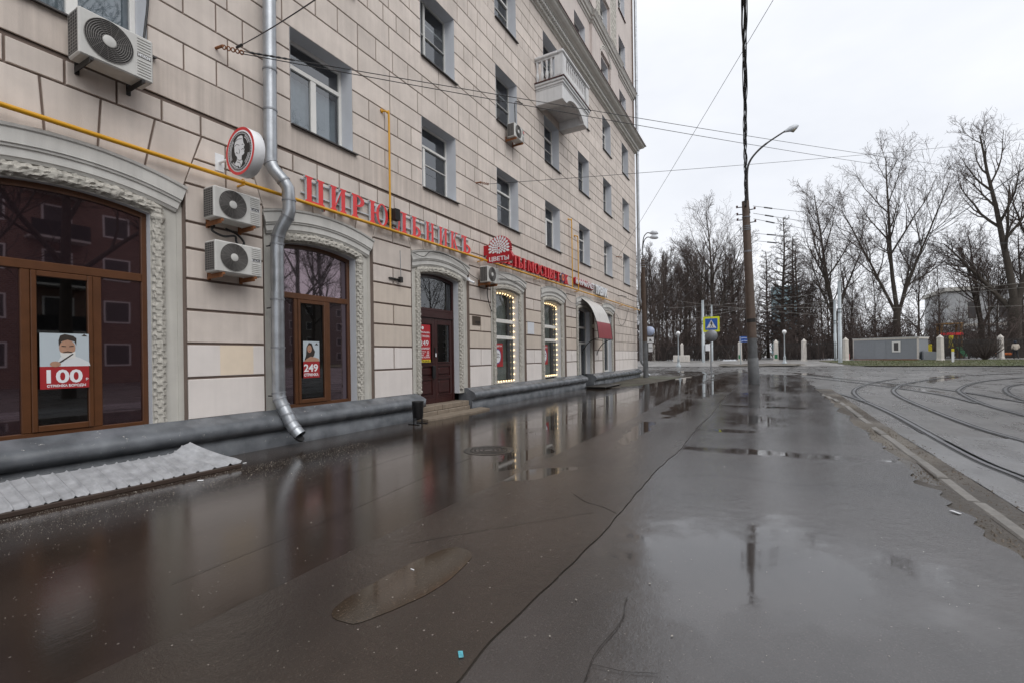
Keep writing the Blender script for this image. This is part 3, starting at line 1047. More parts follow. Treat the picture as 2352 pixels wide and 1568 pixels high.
# --- plinth
prof = [(0.0, 0.64), (-0.03, 0.625), (-0.12, 0.575), (-0.20, 0.545), (-0.26, 0.50), (-0.295, 0.44), (-0.295, 0.38), (-0.265, 0.33), (-0.215, 0.295), (-0.165, 0.285), (-0.155, 0.262), (-0.175, 0.255), (-0.175, -0.05)]
def plinth_run(x0, x1, round0, round1):
    mb = MB()
    n = max(2, int((x1 - x0) / 0.12))
    v, f = [], []
    k = len(prof)
    for i in range(n + 1):
        x = x0 + (x1 - x0) * i / n
        for j, (y, z) in enumerate(prof):
            w = 0.008 * noise.noise(Vector((x * 1.6, j * 0.7, 1.0))) + 0.005 * noise.noise(Vector((x * 7, j * 1.3, 4.0)))
            xx = x
            if round1 and i == n: xx -= 0.06 if y > -0.1 or y < -0.28 or z < 0.3 else 0.0
            v.append((xx, y - w if z < 0.6 else y, z + w * 0.6 if z > 0 else z))
    for i in range(n):
        for j in range(k - 1):
            f.append((i * k + j, (i + 1) * k + j, (i + 1) * k + j + 1, i * k + j + 1))
    mb.add(v, f, 0, True)
    for i in (0, n):
        c = [v[i * k + j] for j in range(k)] + [(v[i * k][0], 0.3, -0.05), (v[i * k][0], 0.3, 0.64)]
        mb.add(c, [list(range(len(c)))])
    # the ledge that runs back under the openings
    mb.add([(x0, 0.02, 0.632), (x1, 0.02, 0.632), (x1, 0.36, 0.60), (x0, 0.36, 0.60)], [(0, 1, 2, 3)])
    return mb.build('plinth', M['plinth'], house)
plinth_run(BX0, 9.30, False, True)
plinth_run(11.50, 21.28, False, True)
plinth_run(22.42, BX1 + 0.1, False, True)

# --- arch surrounds, hoods, garlands
def strip_along(inner, outer, y):
    v = [(p[0], y, p[1]) for p in inner] + [(p[0], y, p[1]) for p in outer]
    n = len(inner)
    return v, [(i, i + 1, n + i + 1, n + i) for i in range(n - 1)]

def open_path(i, r, dx=0.0, n=18, zb=0.5):
    a, b = OPEN[i][0] - dx, OPEN[i][1] + dx
    cx = CXS[i]
    p = [(a, zb + (arc(cx, r, a) - zb) * k / 6) for k in range(6)]
    for k in range(n + 1):
        x = a + (b - a) * k / n
        p.append((x, arc(cx, r, x)))
    p += [(b, arc(cx, r, b) + (zb - arc(cx, r, b)) * k / 6) for k in range(1, 7)]
    return p

HOODP = [(3.985, 0.10), (3.985, 0.065), (4.02, 0.045), (4.03, 0.03), (4.13, 0.028), (4.14, 0.005), (4.17, 0.0), (4.175, -0.018), (4.345, -0.022), (4.36, -0.045), (4.395, -0.055), (4.40, 0.035)]
rga = random.Random(9)
for i, (a, b) in enumerate(SUR):
    inner = open_path(i, R_IN)
    n = len(inner)
    outer = []
    for k, p in enumerate(inner):
        if k < 6: outer.append((a, p[1]))
        elif k > n - 7: outer.append((b, p[1]))
        else:
            f = (k - 6) / (n - 13)
            x = a + (b - a) * f
            outer.append((x, arc(CXS[i], R_HOOD - 0.05, x)))
    mb = MB()
    v, f = strip_along(inner, outer, YS)
    mb.add(v, f)
    # narrow raised strip beside the pier
    for e, sg in ((a, 1), (b, -1)):
        mb.box(e, YS - 0.012, 0.6, e + sg * 0.075, YS - 0.001, 3.90)
    su = mb.build('surround', M['surround'], house)
    mb = MB()
    v = [(p[0], YS, p[1]) for p in inner] + [(p[0], YF[i] + 0.1, p[1]) for p in inner]
    mb.add(v, [(k, k + 1, n + k + 1, n + k) for k in range(n - 1)])
    mb.build('reveal', M['reveal'], su)
    # hood mould
    mb = MB()
    am = asin(((b - a) / 2 - 0.03) / 4.2)
    v, f = [], []
    kk = len(HOODP)
    ns = 26
    for s_ in range(ns + 1):
        an = -am + 2 * am * s_ / ns
        for r, y in HOODP:
            v.append((CXS[i] + r * sin(an), y, r * cos(an)))
    for s_ in range(ns):
        for j in range(kk - 1):
            f.append((s_ * kk + j, (s_ + 1) * kk + j, (s_ + 1) * kk + j + 1, s_ * kk + j + 1))
    f.append(list(range(kk)))
    f.append([ns * kk + j for j in range(kk)])
    mb.add(v, f)
    mb.build('hood_mould', M['hood'], su)
    # garland: a bundled moulding of leaves tied with ribbon
    path = [Vector((p[0], YS - 0.03, p[1])) for p in open_path(i, R_IN + 0.10, 0.09, 40, 0.62)]
    fine = []
    tot = 0.0
    step_ = 0.024 if i < 4 else 0.045
    for p, q in zip(path, path[1:]):
        m_ = max(1, int((q - p).length / step_))
        for k in range(m_):
            fine.append(p + (q - p) * (k / m_))
    fine.append(path[-1])
    nn = 21
    v, f = [], []
    for k, p in enumerate(fine):
        s_ = k * step_
        t = (fine[min(k + 1, len(fine) - 1)] - fine[max(k - 1, 0)]).normalized()
        side = Vector((0, 1, 0)).cross(t)
        tie = max(0.0, 1 - abs(((s_ + 0.2) % 0.62) - 0.31) / 0.05) if (p.z > 3.5) else 0.0
        for j in range(nn):
            an = 2 * pi * j / nn
            ph_ = s_ * 9.5 + (0.5 if int(an * 7 / (2 * pi)) % 2 else 0.0)
            leaf = (ph_ % 1.0) - 0.5 + 0.35 * cos(an * 7)
            d = 0.066 + 0.018 * leaf + 0.024 * noise.noise(Vector((s_ * 13, an * 3.4, i * 3.0)))
            d = d + (0.088 - d) * min(1, tie * 1.2)
            v.append(p + side * (cos(an) * d * 1.1) + Vector((0, -1, 0)) * (sin(an) * d * 0.8))
    for k in range(len(fine) - 1):
        for j in range(nn):
            j2 = (j + 1) % nn
            f.append((k * nn + j, k * nn + j2, (k + 1) * nn + j2, (k + 1) * nn + j))
    MB().add(v, f, 0, False).build('garland', M['garland'], su)

# --- ground-floor joinery
def arch_pane(mb, i, x0, x1, z0, y, r, m=0, z1=None):
    n = 14
    top = [(x0 + (x1 - x0) * k / n) for k in range(n + 1)]
    poly = [(x0, y, z0), (x1, y, z0)] + [(x, y, min(arc(CXS[i], r, x), z1 or 99)) for x in reversed(top)]
    return mb.add(poly, [list(range(len(poly)))], m)

def frame_bar(mb, x0, z0, x1, z1, y, d=0.05, c=0.008):
    mb.rbox(x0, y - d, z0, x1, y + 0.02, z1, c)

def arch_rim(mb, i, r0, r1, y, d):
    a, b = OPEN[i]
    n = 16
    for k in range(n):
        x0, x1 = a + (b - a) * k / n, a + (b - a) * (k + 1) / n
        p = [(x0, y - d, arc(CXS[i], r0, x0)), (x1, y - d, arc(CXS[i], r0, x1)), (x1, y - d, arc(CXS[i], r1, x1)), (x0, y - d, arc(CXS[i], r1, x0))]
        mb.prism(p, (0, d + 0.02, 0))

def shop_window(i, bars, transom, leaf, m_frame):
    a, b = OPEN[i]
    y = YF[i]
    mb = MB()
    frame_bar(mb, a, 0.60, a + 0.07, arc(CXS[i], R_IN, a) - .01, y)
    frame_bar(mb, b - 0.07, 0.60, b, arc(CXS[i], R_IN, b) - .01, y)
    frame_bar(mb, a + 0.07, 0.60, b - 0.07, 0.67, y, 0.048)
    arch_rim(mb, i, R_IN - 0.075, R_IN + 0.01, y, 0.046)
    frame_bar(mb, a + 0.07, transom, b - 0.07, transom + 0.115, y, 0.056)
    for x0, x1 in bars:
        frame_bar(mb, x0, 0.67, x1, transom, y, 0.052)
    fr = mb.build('shop_window', m_frame, house)
    mb = MB()
    x0, x1 = leaf
    frame_bar(mb, x0, 0.672, x0 + 0.055, transom - .004, y - 0.03, 0.04)
    frame_bar(mb, x1 - 0.055, 0.672, x1, transom - .004, y - 0.03, 0.04)
    frame_bar(mb, x0 + .055, 0.672, x1 - .055, 0.75, y - 0.03, 0.038)
    frame_bar(mb, x0 + .055, transom - 0.075, x1 - .055, transom - .004, y - 0.03, 0.038)
    mb.build('leaf_frame', m_frame, fr)
    arch_pane(MB(), i, a + 0.05, b - 0.05, transom + 0.1, y - 0.01, R_IN - 0.06).build('pane', M['film'], fr)
    return fr

def flat_pane(x0, z0, x1, z1, y, m, parent):
    return MB().add([(x0, y, z0), (x1, y, z0), (x1, y, z1), (x0, y, z1)], [(0, 1, 2, 3)]).build('pane', m, parent)

# window with the beard poster
wf = shop_window(1, [(2.155, 2.245), (2.855, 2.955)], 2.695, (2.245, 2.855), M['wood'])
flat_pane(OPEN[1][0] + .05, 0.66, 2.16, 2.70, 0.24, M['film'], wf)
flat_pane(2.95, 0.66, OPEN[1][1] - .05, 2.70, 0.241, M['film'], wf)
flat_pane(2.29, 0.74, 2.81, 2.63, 0.215, M['clear'], wf)
# its neighbour on the unseen side
wf0 = shop_window(0, [(-1.7, -1.6), (-0.95, -0.85)], 2.695, (-1.6, -0.95), M['wood'])
flat_pane(OPEN[0][0], 0.66, OPEN[0][1], 2.70, 0.325, M['film'], wf0)
# window beside the downpipe
wf2 = shop_window(2, [(6.00, 6.075), (6.735, 6.845)], 2.715, (6.075, 6.735), M['wood'])
flat_pane(OPEN[2][0] + .05, 0.66, 6.01, 2.72, 0.32, M['film'], wf2)
flat_pane(6.83, 0.66, OPEN[2][1] - .05, 2.72, 0.321, M['film'], wf2)
flat_pane(6.12, 0.74, 6.69, 2.65, 0.295, M['clear'], wf2)

# maroon double door
i = 3
a, b = OPEN[i]
y = 0.33
mb = MB()
frame_bar(mb, a, 0.28, a + 0.06, arc(CXS[i], R_IN, a) - .01, y, 0.06)
frame_bar(mb, b - 0.06, 0.28, b, arc(CXS[i], R_IN, b) - .01, y, 0.06)
arch_rim(mb, i, R_IN - 0.09, R_IN + 0.01, y, 0.055)
frame_bar(mb, a + .06, 2.62, b - .06, 2.80, y, 0.075)
frame_bar(mb, a + .06, 2.80, b - .06, 2.88, y, 0.055)
dr = mb.build('entrance_door', M['door'], house)
arch_pane(MB(), i, a + 0.05, b - 0.05, 2.86, y - 0.01, R_IN - 0.08).build('fanlight', M['clear'], dr)
mid = (a + b) / 2
for s_ in (0, 1):
    x0, x1 = (a + .063, mid - .004) if s_ == 0 else (mid + .004, b - .063)
    mb = MB()
    mb.rbox(x0, y - 0.035, 0.285, x1, y + 0.02, 0.30 + 0.13, .006)
    for u0, u1 in ((x0, x0 + 0.115), (x1 - 0.115, x1)):
        mb.rbox(u0, y - 0.035, 0.43, u1, y + 0.02, 2.615, .006)
    for z0, z1 in ((0.43, 0.50), (0.94, 1.02), (1.30, 1.40), (2.45, 2.615)):
        mb.rbox(x0 + .115, y - 0.034, z0, x1 - .115, y + 0.02, z1, .006)
    for z0, z1 in ((0.50, 0.94), (1.02, 1.30)):
        mb.box(x0 + .115, y - 0.005, z0, x1 - .115, y + 0.015, z1)
        mb.rbox(x0 + .16, y - 0.032, z0 + .05, x1 - .16, y + 0.01, z1 - .05, .022)
        mb.rbox(x0 + .118, y - 0.045, z0 - 0.012, x1 - .118, y - 0.03, z0 + 0.012, .005)
    mb.rbox(x0 + .09, y - 0.055, 1.385, x1 - .09, y - 0.03, 1.415, .006)
    lf = mb.build('door_leaf', M['door'], dr)
    flat_pane(x0 + .11, 1.39, x1 - .11, 2.46, y - 0.012, M['clear'], dr)
hb = MB()
hb.rbox(mid - 0.16, y - 0.10, 0.98, mid - 0.05, y - 0.034, 1.32, .01)
hb.build('door_handle', M['black'], dr)
hb = MB()
hb.rbox(mid - 0.03, y - 0.065, 1.55, mid + 0.02, y - 0.034, 1.82, .006)
hb.rbox(mid - 0.025, y - 0.072, 1.56, mid + 0.02, y - 0.066, 1.66, .002, 1)
hb.build('door_lock', [M['black'], M['white']], dr)

# flower-shop windows: white bars, dark room with a pale curtain
def flower_window(i, zb):
    a, b = OPEN[i]
    y = 0.33
    mb = MB()
    frame_bar(mb, a, zb, a + 0.045, arc(CXS[i], R_IN, a) - .01, y, 0.03)
    frame_bar(mb, b - 0.045, zb, b, arc(CXS[i], R_IN, b) - .01, y, 0.03)
    arch_rim(mb, i, R_IN - 0.05, R_IN + 0.01, y, 0.03)
    frame_bar(mb, a + .045, zb, b - .045, zb + 0.05, y, 0.03)
    frame_bar(mb, a + .045, 2.70, b - .045, 2.83, y, 0.035)
    frame_bar(mb, a + .045, 2.14, b - .045, 2.26, y, 0.035)
    fr = mb.build('shop_window', M['pvc'], house)
    flat_pane(a + .04, zb + .04, b - .04, 2.15, y, M['clear'], fr)
    flat_pane(a + .04, 2.25, b - .04, 2.71, y, M['clear'], fr)
    arch_pane(MB(), i, a + 0.04, b - 0.04, 2.82, y, R_IN - 0.045).build('pane', M['clear'], fr)
    mb = MB()
    pts = []
    for k in range(25):
        x = a + (b - a) * (0.45 + 0.55 * k / 24)
        pts.append((x, 0.62 + 0.035 * sin(k * 1.9)))
    v = [(p[0], p[1], zb) for p in pts] + [(p[0], p[1], 3.7) for p in pts]
    mb.add(v, [(k, k + 1, 26 + k, 25 + k) for k in range(24)], 0, True)
    mb.build('curtain', M['curtain_w'], fr)
    return fr
flower_window(4, 0.62)
flower_window(5, 0.66)

# minimarket door and the window after it
i = 6
a, b = OPEN[i]
y = 0.33
mb = MB()
frame_bar(mb, a, 0.15, a + 0.06, 3.66, y)
frame_bar(mb, b - 0.06, 0.15, b, 3.66, y)
arch_rim(mb, i, R_IN - 0.06, R_IN + 0.01, y, 0.046)
for z0, z1 in ((2.86, 2.96), (2.10, 2.20), (0.15, 0.40)):
    frame_bar(mb, a + .06, z0, b - .06, z1, y, 0.048)
frame_bar(mb, CXS[i] - 0.05, 0.40, CXS[i] + 0.05, 2.10, y, 0.05)
fr = mb.build('market_door', M['pvc'], house)
flat_pane(a + .05, 0.38, b - .05, 2.12, y, M['clear'], fr)
flat_pane(a + .05, 2.18, b - .05, 2.87, y, M['clear'], fr)
arch_pane(MB(), i, a + 0.04, b - 0.04, 2.95, y, R_IN - 0.05).build('pane', M['clear'], fr)
flat_pane(a + .05, 2.2, b - .05, 3.62, y + 0.25, M['blinds'], fr)
i = 7
a, b = OPEN[i]
mb = MB()
frame_bar(mb, a, 0.62, a + 0.06, 3.66, y)
frame_bar(mb, b - 0.06, 0.62, b, 3.66, y)
arch_rim(mb, i, R_IN - 0.06, R_IN + 0.01, y, 0.046)
for z0, z1 in ((2.70, 2.80), (0.62, 0.70)):
    frame_bar(mb, a + .06, z0, b - .06, z1, y, 0.048)
frame_bar(mb, CXS[i] - 0.04, 0.70, CXS[i] + 0.04, 2.70, y, 0.05)
fr = mb.build('shop_window', M['pvc'], house)
flat_pane(a + .05, 0.68, b - .05, 2.72, y, M['clear'], fr)
arch_pane(MB(), i, a + 0.04, b - 0.04, 2.79, y, R_IN - 0.05).build('pane', M['clear'], fr)

# --- upper windows
rw = random.Random(21)
def upper_window(x, s, style, curtain, h=1.81, y0=0.0, dep=0.36, wd=WIN_W, sillm='sill'):
    z0, z1 = s, s + h
    x1 = x + wd
    y = y0 + dep
    fm = M['pvc'] if style in (0, 1) else M['oldframe']
    mb = MB()
    fw = 0.07 if style == 0 else 0.05
    frame_bar(mb, x, z0, x + fw, z1, y, 0.04)
    frame_bar(mb, x1 - fw, z0, x1, z1, y, 0.04)
    frame_bar(mb, x + fw, z0, x1 - fw, z0 + fw, y, 0.038)
    frame_bar(mb, x + fw, z1 - fw, x1 - fw, z1, y, 0.038)
    if style == 0:
        tz, mx = z0 + 1.24, x + 0.70
        frame_bar(mb, x + fw, tz, x1 - fw, tz + 0.09, y, 0.045)
        frame_bar(mb, mx, z0 + fw, mx + 0.13, tz, y, 0.042)
    elif style == 1:
        tz, mx = z0 + 1.22, x + 0.42
        frame_bar(mb, x + fw, tz, x1 - fw, tz + 0.07, y, 0.06)
        frame_bar(mb, mx, z0 + fw, mx + 0.09, tz, y, 0.044)
        frame_bar(mb, mx + 0.09, z0 + 0.78, x1 - fw, z0 + 0.81, y, 0.03)
        frame_bar(mb, x + fw, z0 + 0.86, mx, z0 + 0.90, y, 0.03)
    else:
        mx = x + 0.50
        frame_bar(mb, mx, z0 + fw, mx + 0.08, z1 - fw, y, 0.046)
        frame_bar(mb, x + fw, z0 + 0.86, mx, z0 + 0.89, y, 0.05)
        frame_bar(mb, mx + .08, z0 + 0.86, x1 - fw, z0 + 0.89, y, 0.05)
        frame_bar(mb, mx + .08, z0 + 1.25, x1 - fw, z0 + 1.31, y + .05, 0.03)
    fr = mb.build('window', fm, house)
    flat_pane(x + fw * .8, z0 + fw * .8, x1 - fw * .8, z1 - fw * .8, y, M['pane'], fr)
    mb = MB()
    for (p, q) in (((x, z0), (x, z1)), ((x, z1), (x1, z1)), ((x1, z1), (x1, z0)), ((x1, z0), (x, z0))):
        mb.add([(p[0], y0 - 0.0, p[1]), (q[0], y0 - 0.0, q[1]), (q[0], y + 0.06, q[1]), (p[0], y + 0.06, p[1])], [(0, 1, 2, 3)])
    mb.build('reveal', M['reveal'], fr)
    mb = MB()
    mb.prism([(x - 0.015, y0 - 0.075, z0 - 0.03), (x - 0.015, y - 0.04, z0 + 0.022), (x - 0.015, y - 0.04, z0 + 0.004), (x - 0.015, y0 - 0.075, z0 - 0.052)], (wd + 0.11, 0, 0))
    mb.build('sill', M[sillm], fr)
    if curtain:
        k = curtain
        mb = MB()
        pts = [(x + (x1 - x) * t / 30, y + 0.16 + 0.02 * sin(t * 2.1)) for t in range(31)]
        zc = z0 + (1.2 if k == 1 else h)
        cut = 31 if k == 1 else 13
        v = [(p[0], p[1], z0) for p in pts[:cut]] + [(p[0], p[1], zc) for p in pts[:cut]]
        mb.add(v, [(t, t + 1, cut + t + 1, cut + t) for t in range(cut - 1)], 0, True)
        mb.build('curtain', M['curtain'], fr)
    return fr
for si, s in enumerate(STOREY):
    for k, x in enumerate(WIN_X):
        if si == 0:
            st = 0 if k in (1, 2, 5, 7) else 1
            cu = 1 if k in (1, 2) else (2 if k in (3, 6) else 0)
        else:
            st = 2 if (k + si) % 3 else 1
            cu = rw.choice((0, 0, 2))
        upper_window(x, s, st, cu)

# --- storeys above the main cornice
YU = 0.105
UX = [WIN_X[k] for k in range(len(WIN_X))]
US = (16.20, 19.55, 22.95)
mb = MB()
zc = [15.3] + sum([[s, s + 1.75] for s in US], []) + [27.0]
ued = [BX0] + sum([[x, x + WIN_W] for x in UX], []) + [BX1]
ups = [(ued[i], ued[i + 1]) for i in range(0, len(ued), 2)]
for zi in range(len(zc) - 1):
    z0, z1 = zc[zi], zc[zi + 1]
    for a, b in ([(BX0, BX1)] if zi % 2 == 0 else ups):
        mb.add([(a, YU, z0), (b, YU, z0), (b, YU, z1), (a, YU, z1)], [(0, 1, 2, 3)])
# shallow projecting bay
for x0, x1 in ((23.3, 24.86 - .14), (26.36 + .14, 28.0)):
    mb.box(x0, -0.02, 15.6, x1, YU - 0.001, 26.9)
for z0, z1 in ((15.6, 16.1), (18.1, 19.4), (21.4, 22.8), (24.8, 26.9)):
    mb.box(24.72, -0.018, z0, 26.50, YU - 0.001, z1)
mb.build('upper_wall', M['upper'], house)
for s in US:
    for k, x in enumerate(UX):
        upper_window(x, s, rw.choice((1, 2)), rw.choice((0, 2)), 1.75, YU, 0.30, WIN_W, 'flash')
# arched label over the bay window, carved strips beside the one above
mb = MB()
for r0, r1, yy in ((1.05, 1.13, -0.05), (0.93, 1.0, -0.04)):
    n = 16
    for k in range(n):
        a0, a1 = pi * (0.12 + 0.76 * k / n), pi * (0.12 + 0.76 * (k + 1) / n)
        cxx, czz = 25.61, 17.65
        p = [(cxx + r0 * cos(a0), yy, czz + 0.85 * r0 * sin(a0)), (cxx + r1 * cos(a0), yy, czz + 0.85 * r1 * sin(a0)), (cxx + r1 * cos(a1), yy, czz + 0.85 * r1 * sin(a1)), (cxx + r0 * cos(a1), yy, czz + 0.85 * r0 * sin(a1))]
        mb.prism(p, (0, 0.06, 0))
mb.build('label_mould', M['cornice'], house)
for xc, wid in ((24.45, 0.16), (24.15, 0.09), (26.78, 0.16), (27.15, 0.09), (27.5, 0.2)):
    mb = MB()
    v, f = [], []
    n = 160
    for k in range(n + 1):
        z = 19.7 + 6.8 * k / n
        for j in range(7):
            t = j / 6 * 2 - 1
            d = 0.06 * (1 - t * t) + 0.035 * noise.noise(Vector((t * 2, z * 7, xc))) + 0.02 * sin(z * 22 + t * 3)
            v.append((xc + t * wid, -0.02 - max(0, d), z))
    for k in range(n):
        for j in range(6):
            f.append((k * 7 + j, k * 7 + j + 1, (k + 1) * 7 + j + 1, (k + 1) * 7 + j))
    mb.add(v, f, 0, True)
    mb.build('carved_strip', M['garland'], house)

def cornice_run(prof, y_base, name, m, x0, x1, parent=house, ret0=False):
    """a moulding swept along the front and returned round the far corner"""
    mb = MB()
    k = len(prof)
    v, f = [], []
    for st in ((0, 0), (1, 0), (2, 0)):
        for o_, z in prof:          # o_: how far it stands out
            if st[0] == 0: v.append((x0 - (o_ if ret0 else 0), y_base - o_, z))
            elif st[0] == 1: v.append((x1 + o_, y_base - o_, z))
            else: v.append((x1 + o_, 12.0, z))
    for s_ in range(2):
        for j in range(k - 1):
            f.append((s_ * k + j, (s_ + 1) * k + j, (s_ + 1) * k + j + 1, s_ * k + j + 1))
    mb.add(v, f)
    return mb.build(name, m, parent)
CP = [(0.0, 15.06), (0.05, 15.07), (0.07, 15.12), (0.10, 15.13), (0.115, 15.19), (0.15, 15.21), (0.155, 15.235), (0.16, 15.24), (0.16, 15.40), (0.30, 15.405), (0.315, 15.43), (0.34, 15.435), (0.37, 15.46), (0.45, 15.49), (0.52, 15.545), (0.56, 15.62), (0.60, 15.625), (0.62, 15.66)]
co = cornice_run(CP, 0.0, 'cornice', M['cornice'], BX0, BX1)
cornice_run([(0.60, 15.655), (0.645, 15.655), (0.645, 15.69), (0.0, 15.86), (-0.2, 15.88)], 0.0, 'flashing', M['flash'], BX0, BX1, co)
db, eb = MB(), MB()
x = BX0 + 0.05
while x < BX1 + 0.25:
    db.box(x, -0.275, 15.27, x + 0.085, -0.155, 15.398)
    x += 0.15
x = BX0
while x < BX1 + 0.1:
    eb.lathe([(0.001, -0.05), (0.045, -0.035), (0.055, 0), (0.04, 0.035), (0.001, 0.05)], (x, -0.135, 15.165), 6)
    x += 0.14
db.build('dentils', M['hood'], co, 'stuff')
eb.build('beading', M['cornice'], co, 'stuff')
C2 = [(0.0, 18.62), (0.04, 18.64), (0.06, 18.72), (0.12, 18.74), (0.14, 18.84), (0.20, 18.87), (0.24, 18.95), (0.28, 19.02), (0.30, 19.03), (0.30, 19.08)]
cornice_run(C2, YU, 'string_course', M['cornice'], BX0, BX1)
cornice_run([(0.29, 19.085), (0.33, 19.085), (0.33, 19.11), (0.0, 19.2)], YU, 'string_flashing', M['flash'], BX0, BX1)
mb = MB()
k = len(C2)
v, f = [], []
for st in range(4):
    for o_, z in C2:
        q = o_ + 0.02
        v.append([(23.3 - o_, YU, z), (23.3 - o_, -q, z), (28.0 + o_, -q, z), (28.0 + o_, YU, z)][st])
for st in range(3):
    for j in range(k - 1):
        f.append((st * k + j, (st + 1) * k + j, (st + 1) * k + j + 1, st * k + j + 1))
mb.add(v, f)
mb.add([(23.0, YU, 19.08), (23.0, -0.33, 19.08), (28.3, -0.33, 19.08), (28.3, YU, 19.08)], [(0, 1, 2, 3)])
mb.build('bay_string_course', M['cornice'], house)

# --- balcony on the fourth floor
bx0, bx1, by = 16.45, 19.33, -1.15
mb = MB()
mb.rbox(bx0 - 0.06, by - 0.06, 11.90, bx1 + 0.06, 0.0, 12.0, .02)
mb.rbox(bx0 - 0.02, by - 0.02, 11.80, bx1 + 0.02, 0.0, 11.90, .02)
mb.rbox(bx0 + 0.02, by + 0.02, 11.74, bx1 - 0.02, 0.0, 11.80, .01)
bal = mb.build('balcony', M['balcony'], house)
MB().box(bx0 - 0.09, by - 0.09, 12.0, bx1 + 0.09, 0.0, 12.03).build('balcony_flashing', M['flash'], bal)
for cx0 in (bx0 + 0.03, bx1 - 0.53):
    mb = MB()
    mb.rbox(cx0, by + 0.03, 11.20, cx0 + 0.45, 0.0, 11.739, .015)
    mb.build('console', M['balcony'], bal)
MB().box(bx0 + 0.485, by + 0.16, 11.55, bx1 - 0.535, 0, 11.735).build('soffit', M['balcony'], bal)
mb = MB()
_xs = [bx0 + 0.482 + (bx1 - bx0 - 1.015) * k_ / 14 for k_ in range(15)]
_lo = [11.24 + 0.36 * sin(pi * k_ / 14) ** 0.7 for k_ in range(15)]
for k_ in range(14):
    mb.prism([(_xs[k_], by + 0.035, _lo[k_]), (_xs[k_ + 1], by + 0.035, _lo[k_ + 1]), (_xs[k_ + 1], by + 0.035, 11.736), (_xs[k_], by + 0.035, 11.736)], (0, 0.12, 0))
mb.build('arched_apron', M['balcony'], bal)
mb = MB()
mb.rbox(bx0 - 0.05, by - 0.05, 12.92, bx1 + 0.05, by + 0.20, 13.04, .03)
mb.rbox(bx0 - 0.05, by + 0.2, 12.92, bx0 + 0.20, 0, 13.04, .03)
mb.rbox(bx1 - 0.20, by + 0.2, 12.92, bx1 + 0.05, 0, 13.04, .03)
for q in ((bx0, by), (bx1 - 0.15, by)):
    mb.box(q[0], q[1], 12.86, q[0] + .15, q[1] + .15, 12.919)
mb.box(bx0 + .151, by + .02, 12.86, bx1 - .151, by + .14, 12.919)
mb.box(bx0 + .02, by + .151, 12.86, bx0 + .14, 0, 12.919)
mb.box(bx1 - .14, by + .151, 12.86, bx1 - .02, 0, 12.919)
mb.build('handrail', M['balcony'], bal)
for px, py in ((bx0 - .01, by - .01), (bx1 - 0.32, by - .01)):
    mb = MB()
    mb.box(px, py, 12.03, px + 0.33, py + 0.33, 12.86)
    for (u0, u1, yy) in ((px + 0.07, px + 0.26, py - 0.012),):
        mb.box(u0, yy, 12.12, u1, py - .0005, 12.78)
    mb.box(px - 0.012, py + 0.07, 12.12, px - .0005, py + 0.26, 12.78)
    mb.build('pedestal', M['balcony'], bal)
BP = [(0.055, 0), (0.055, 0.05), (0.03, 0.07), (0.045, 0.12), (0.07, 0.22), (0.072, 0.30), (0.05, 0.40), (0.03, 0.47), (0.045, 0.50), (0.03, 0.53), (0.032, 0.62), (0.05, 0.72), (0.055, 0.77), (0.055, 0.83)]
bm_proto = None
spots = [(bx0 + 0.45 + 0.198 * k_, by + 0.08) for k_ in range(11)] + [(bx0 + 0.08, by + 0.48 + 0.2 * k_) for k_ in range(4)] + [(bx1 - 0.08, by + 0.48 + 0.2 * k_) for k_ in range(4)]
for sx, sy in spots:
    if bm_proto is None:
        bm_proto = MB().lathe(BP, (0, 0, 0), 12).build('baluster', M['balcony'], bal)
        o_ = bm_proto
    else:
        o_ = bm_proto.copy()
        C.objects.link(o_)
    o_.location = (sx, sy, 12.03)

# --- entrance steps
st = thing('entrance_steps', 'worn brown stone steps below the maroon double door', 'steps', (10.4, -0.3, 0))
x = 9.33
rs = random.Random(2)
while x < 11.44:
    ln = min(rs.uniform(0.3, 0.55), 11.46 - x)
    MB().rbox(x, -0.10 + rs.uniform(-.012, .01), 0.148, x + ln - .008, 0.45, 0.285 + rs.uniform(-.006, .004), .012).build('stone_slab', M['stone'], st)
    x += ln
x = 9.33
while x < 11.44:
    ln = min(rs.uniform(0.35, 0.6), 11.46 - x)
    MB().rbox(x, -0.135 + rs.uniform(-.012, .01), -0.02, x + ln - .008, 0.30, 0.143, .012).build('stone_slab', M['stone'], st)
    x += ln
mb = MB()
pl = [(9.0, -0.56), (9.6, -0.66), (10.3, -0.60), (10.9, -0.68), (11.75, -0.62), (11.95, -0.18), (9.05, -0.18)]
mb.prism([(p[0], p[1], 0.045) for p in pl], (0, 0, -0.07))
mb.build('lower_slab', M['stone'], st)

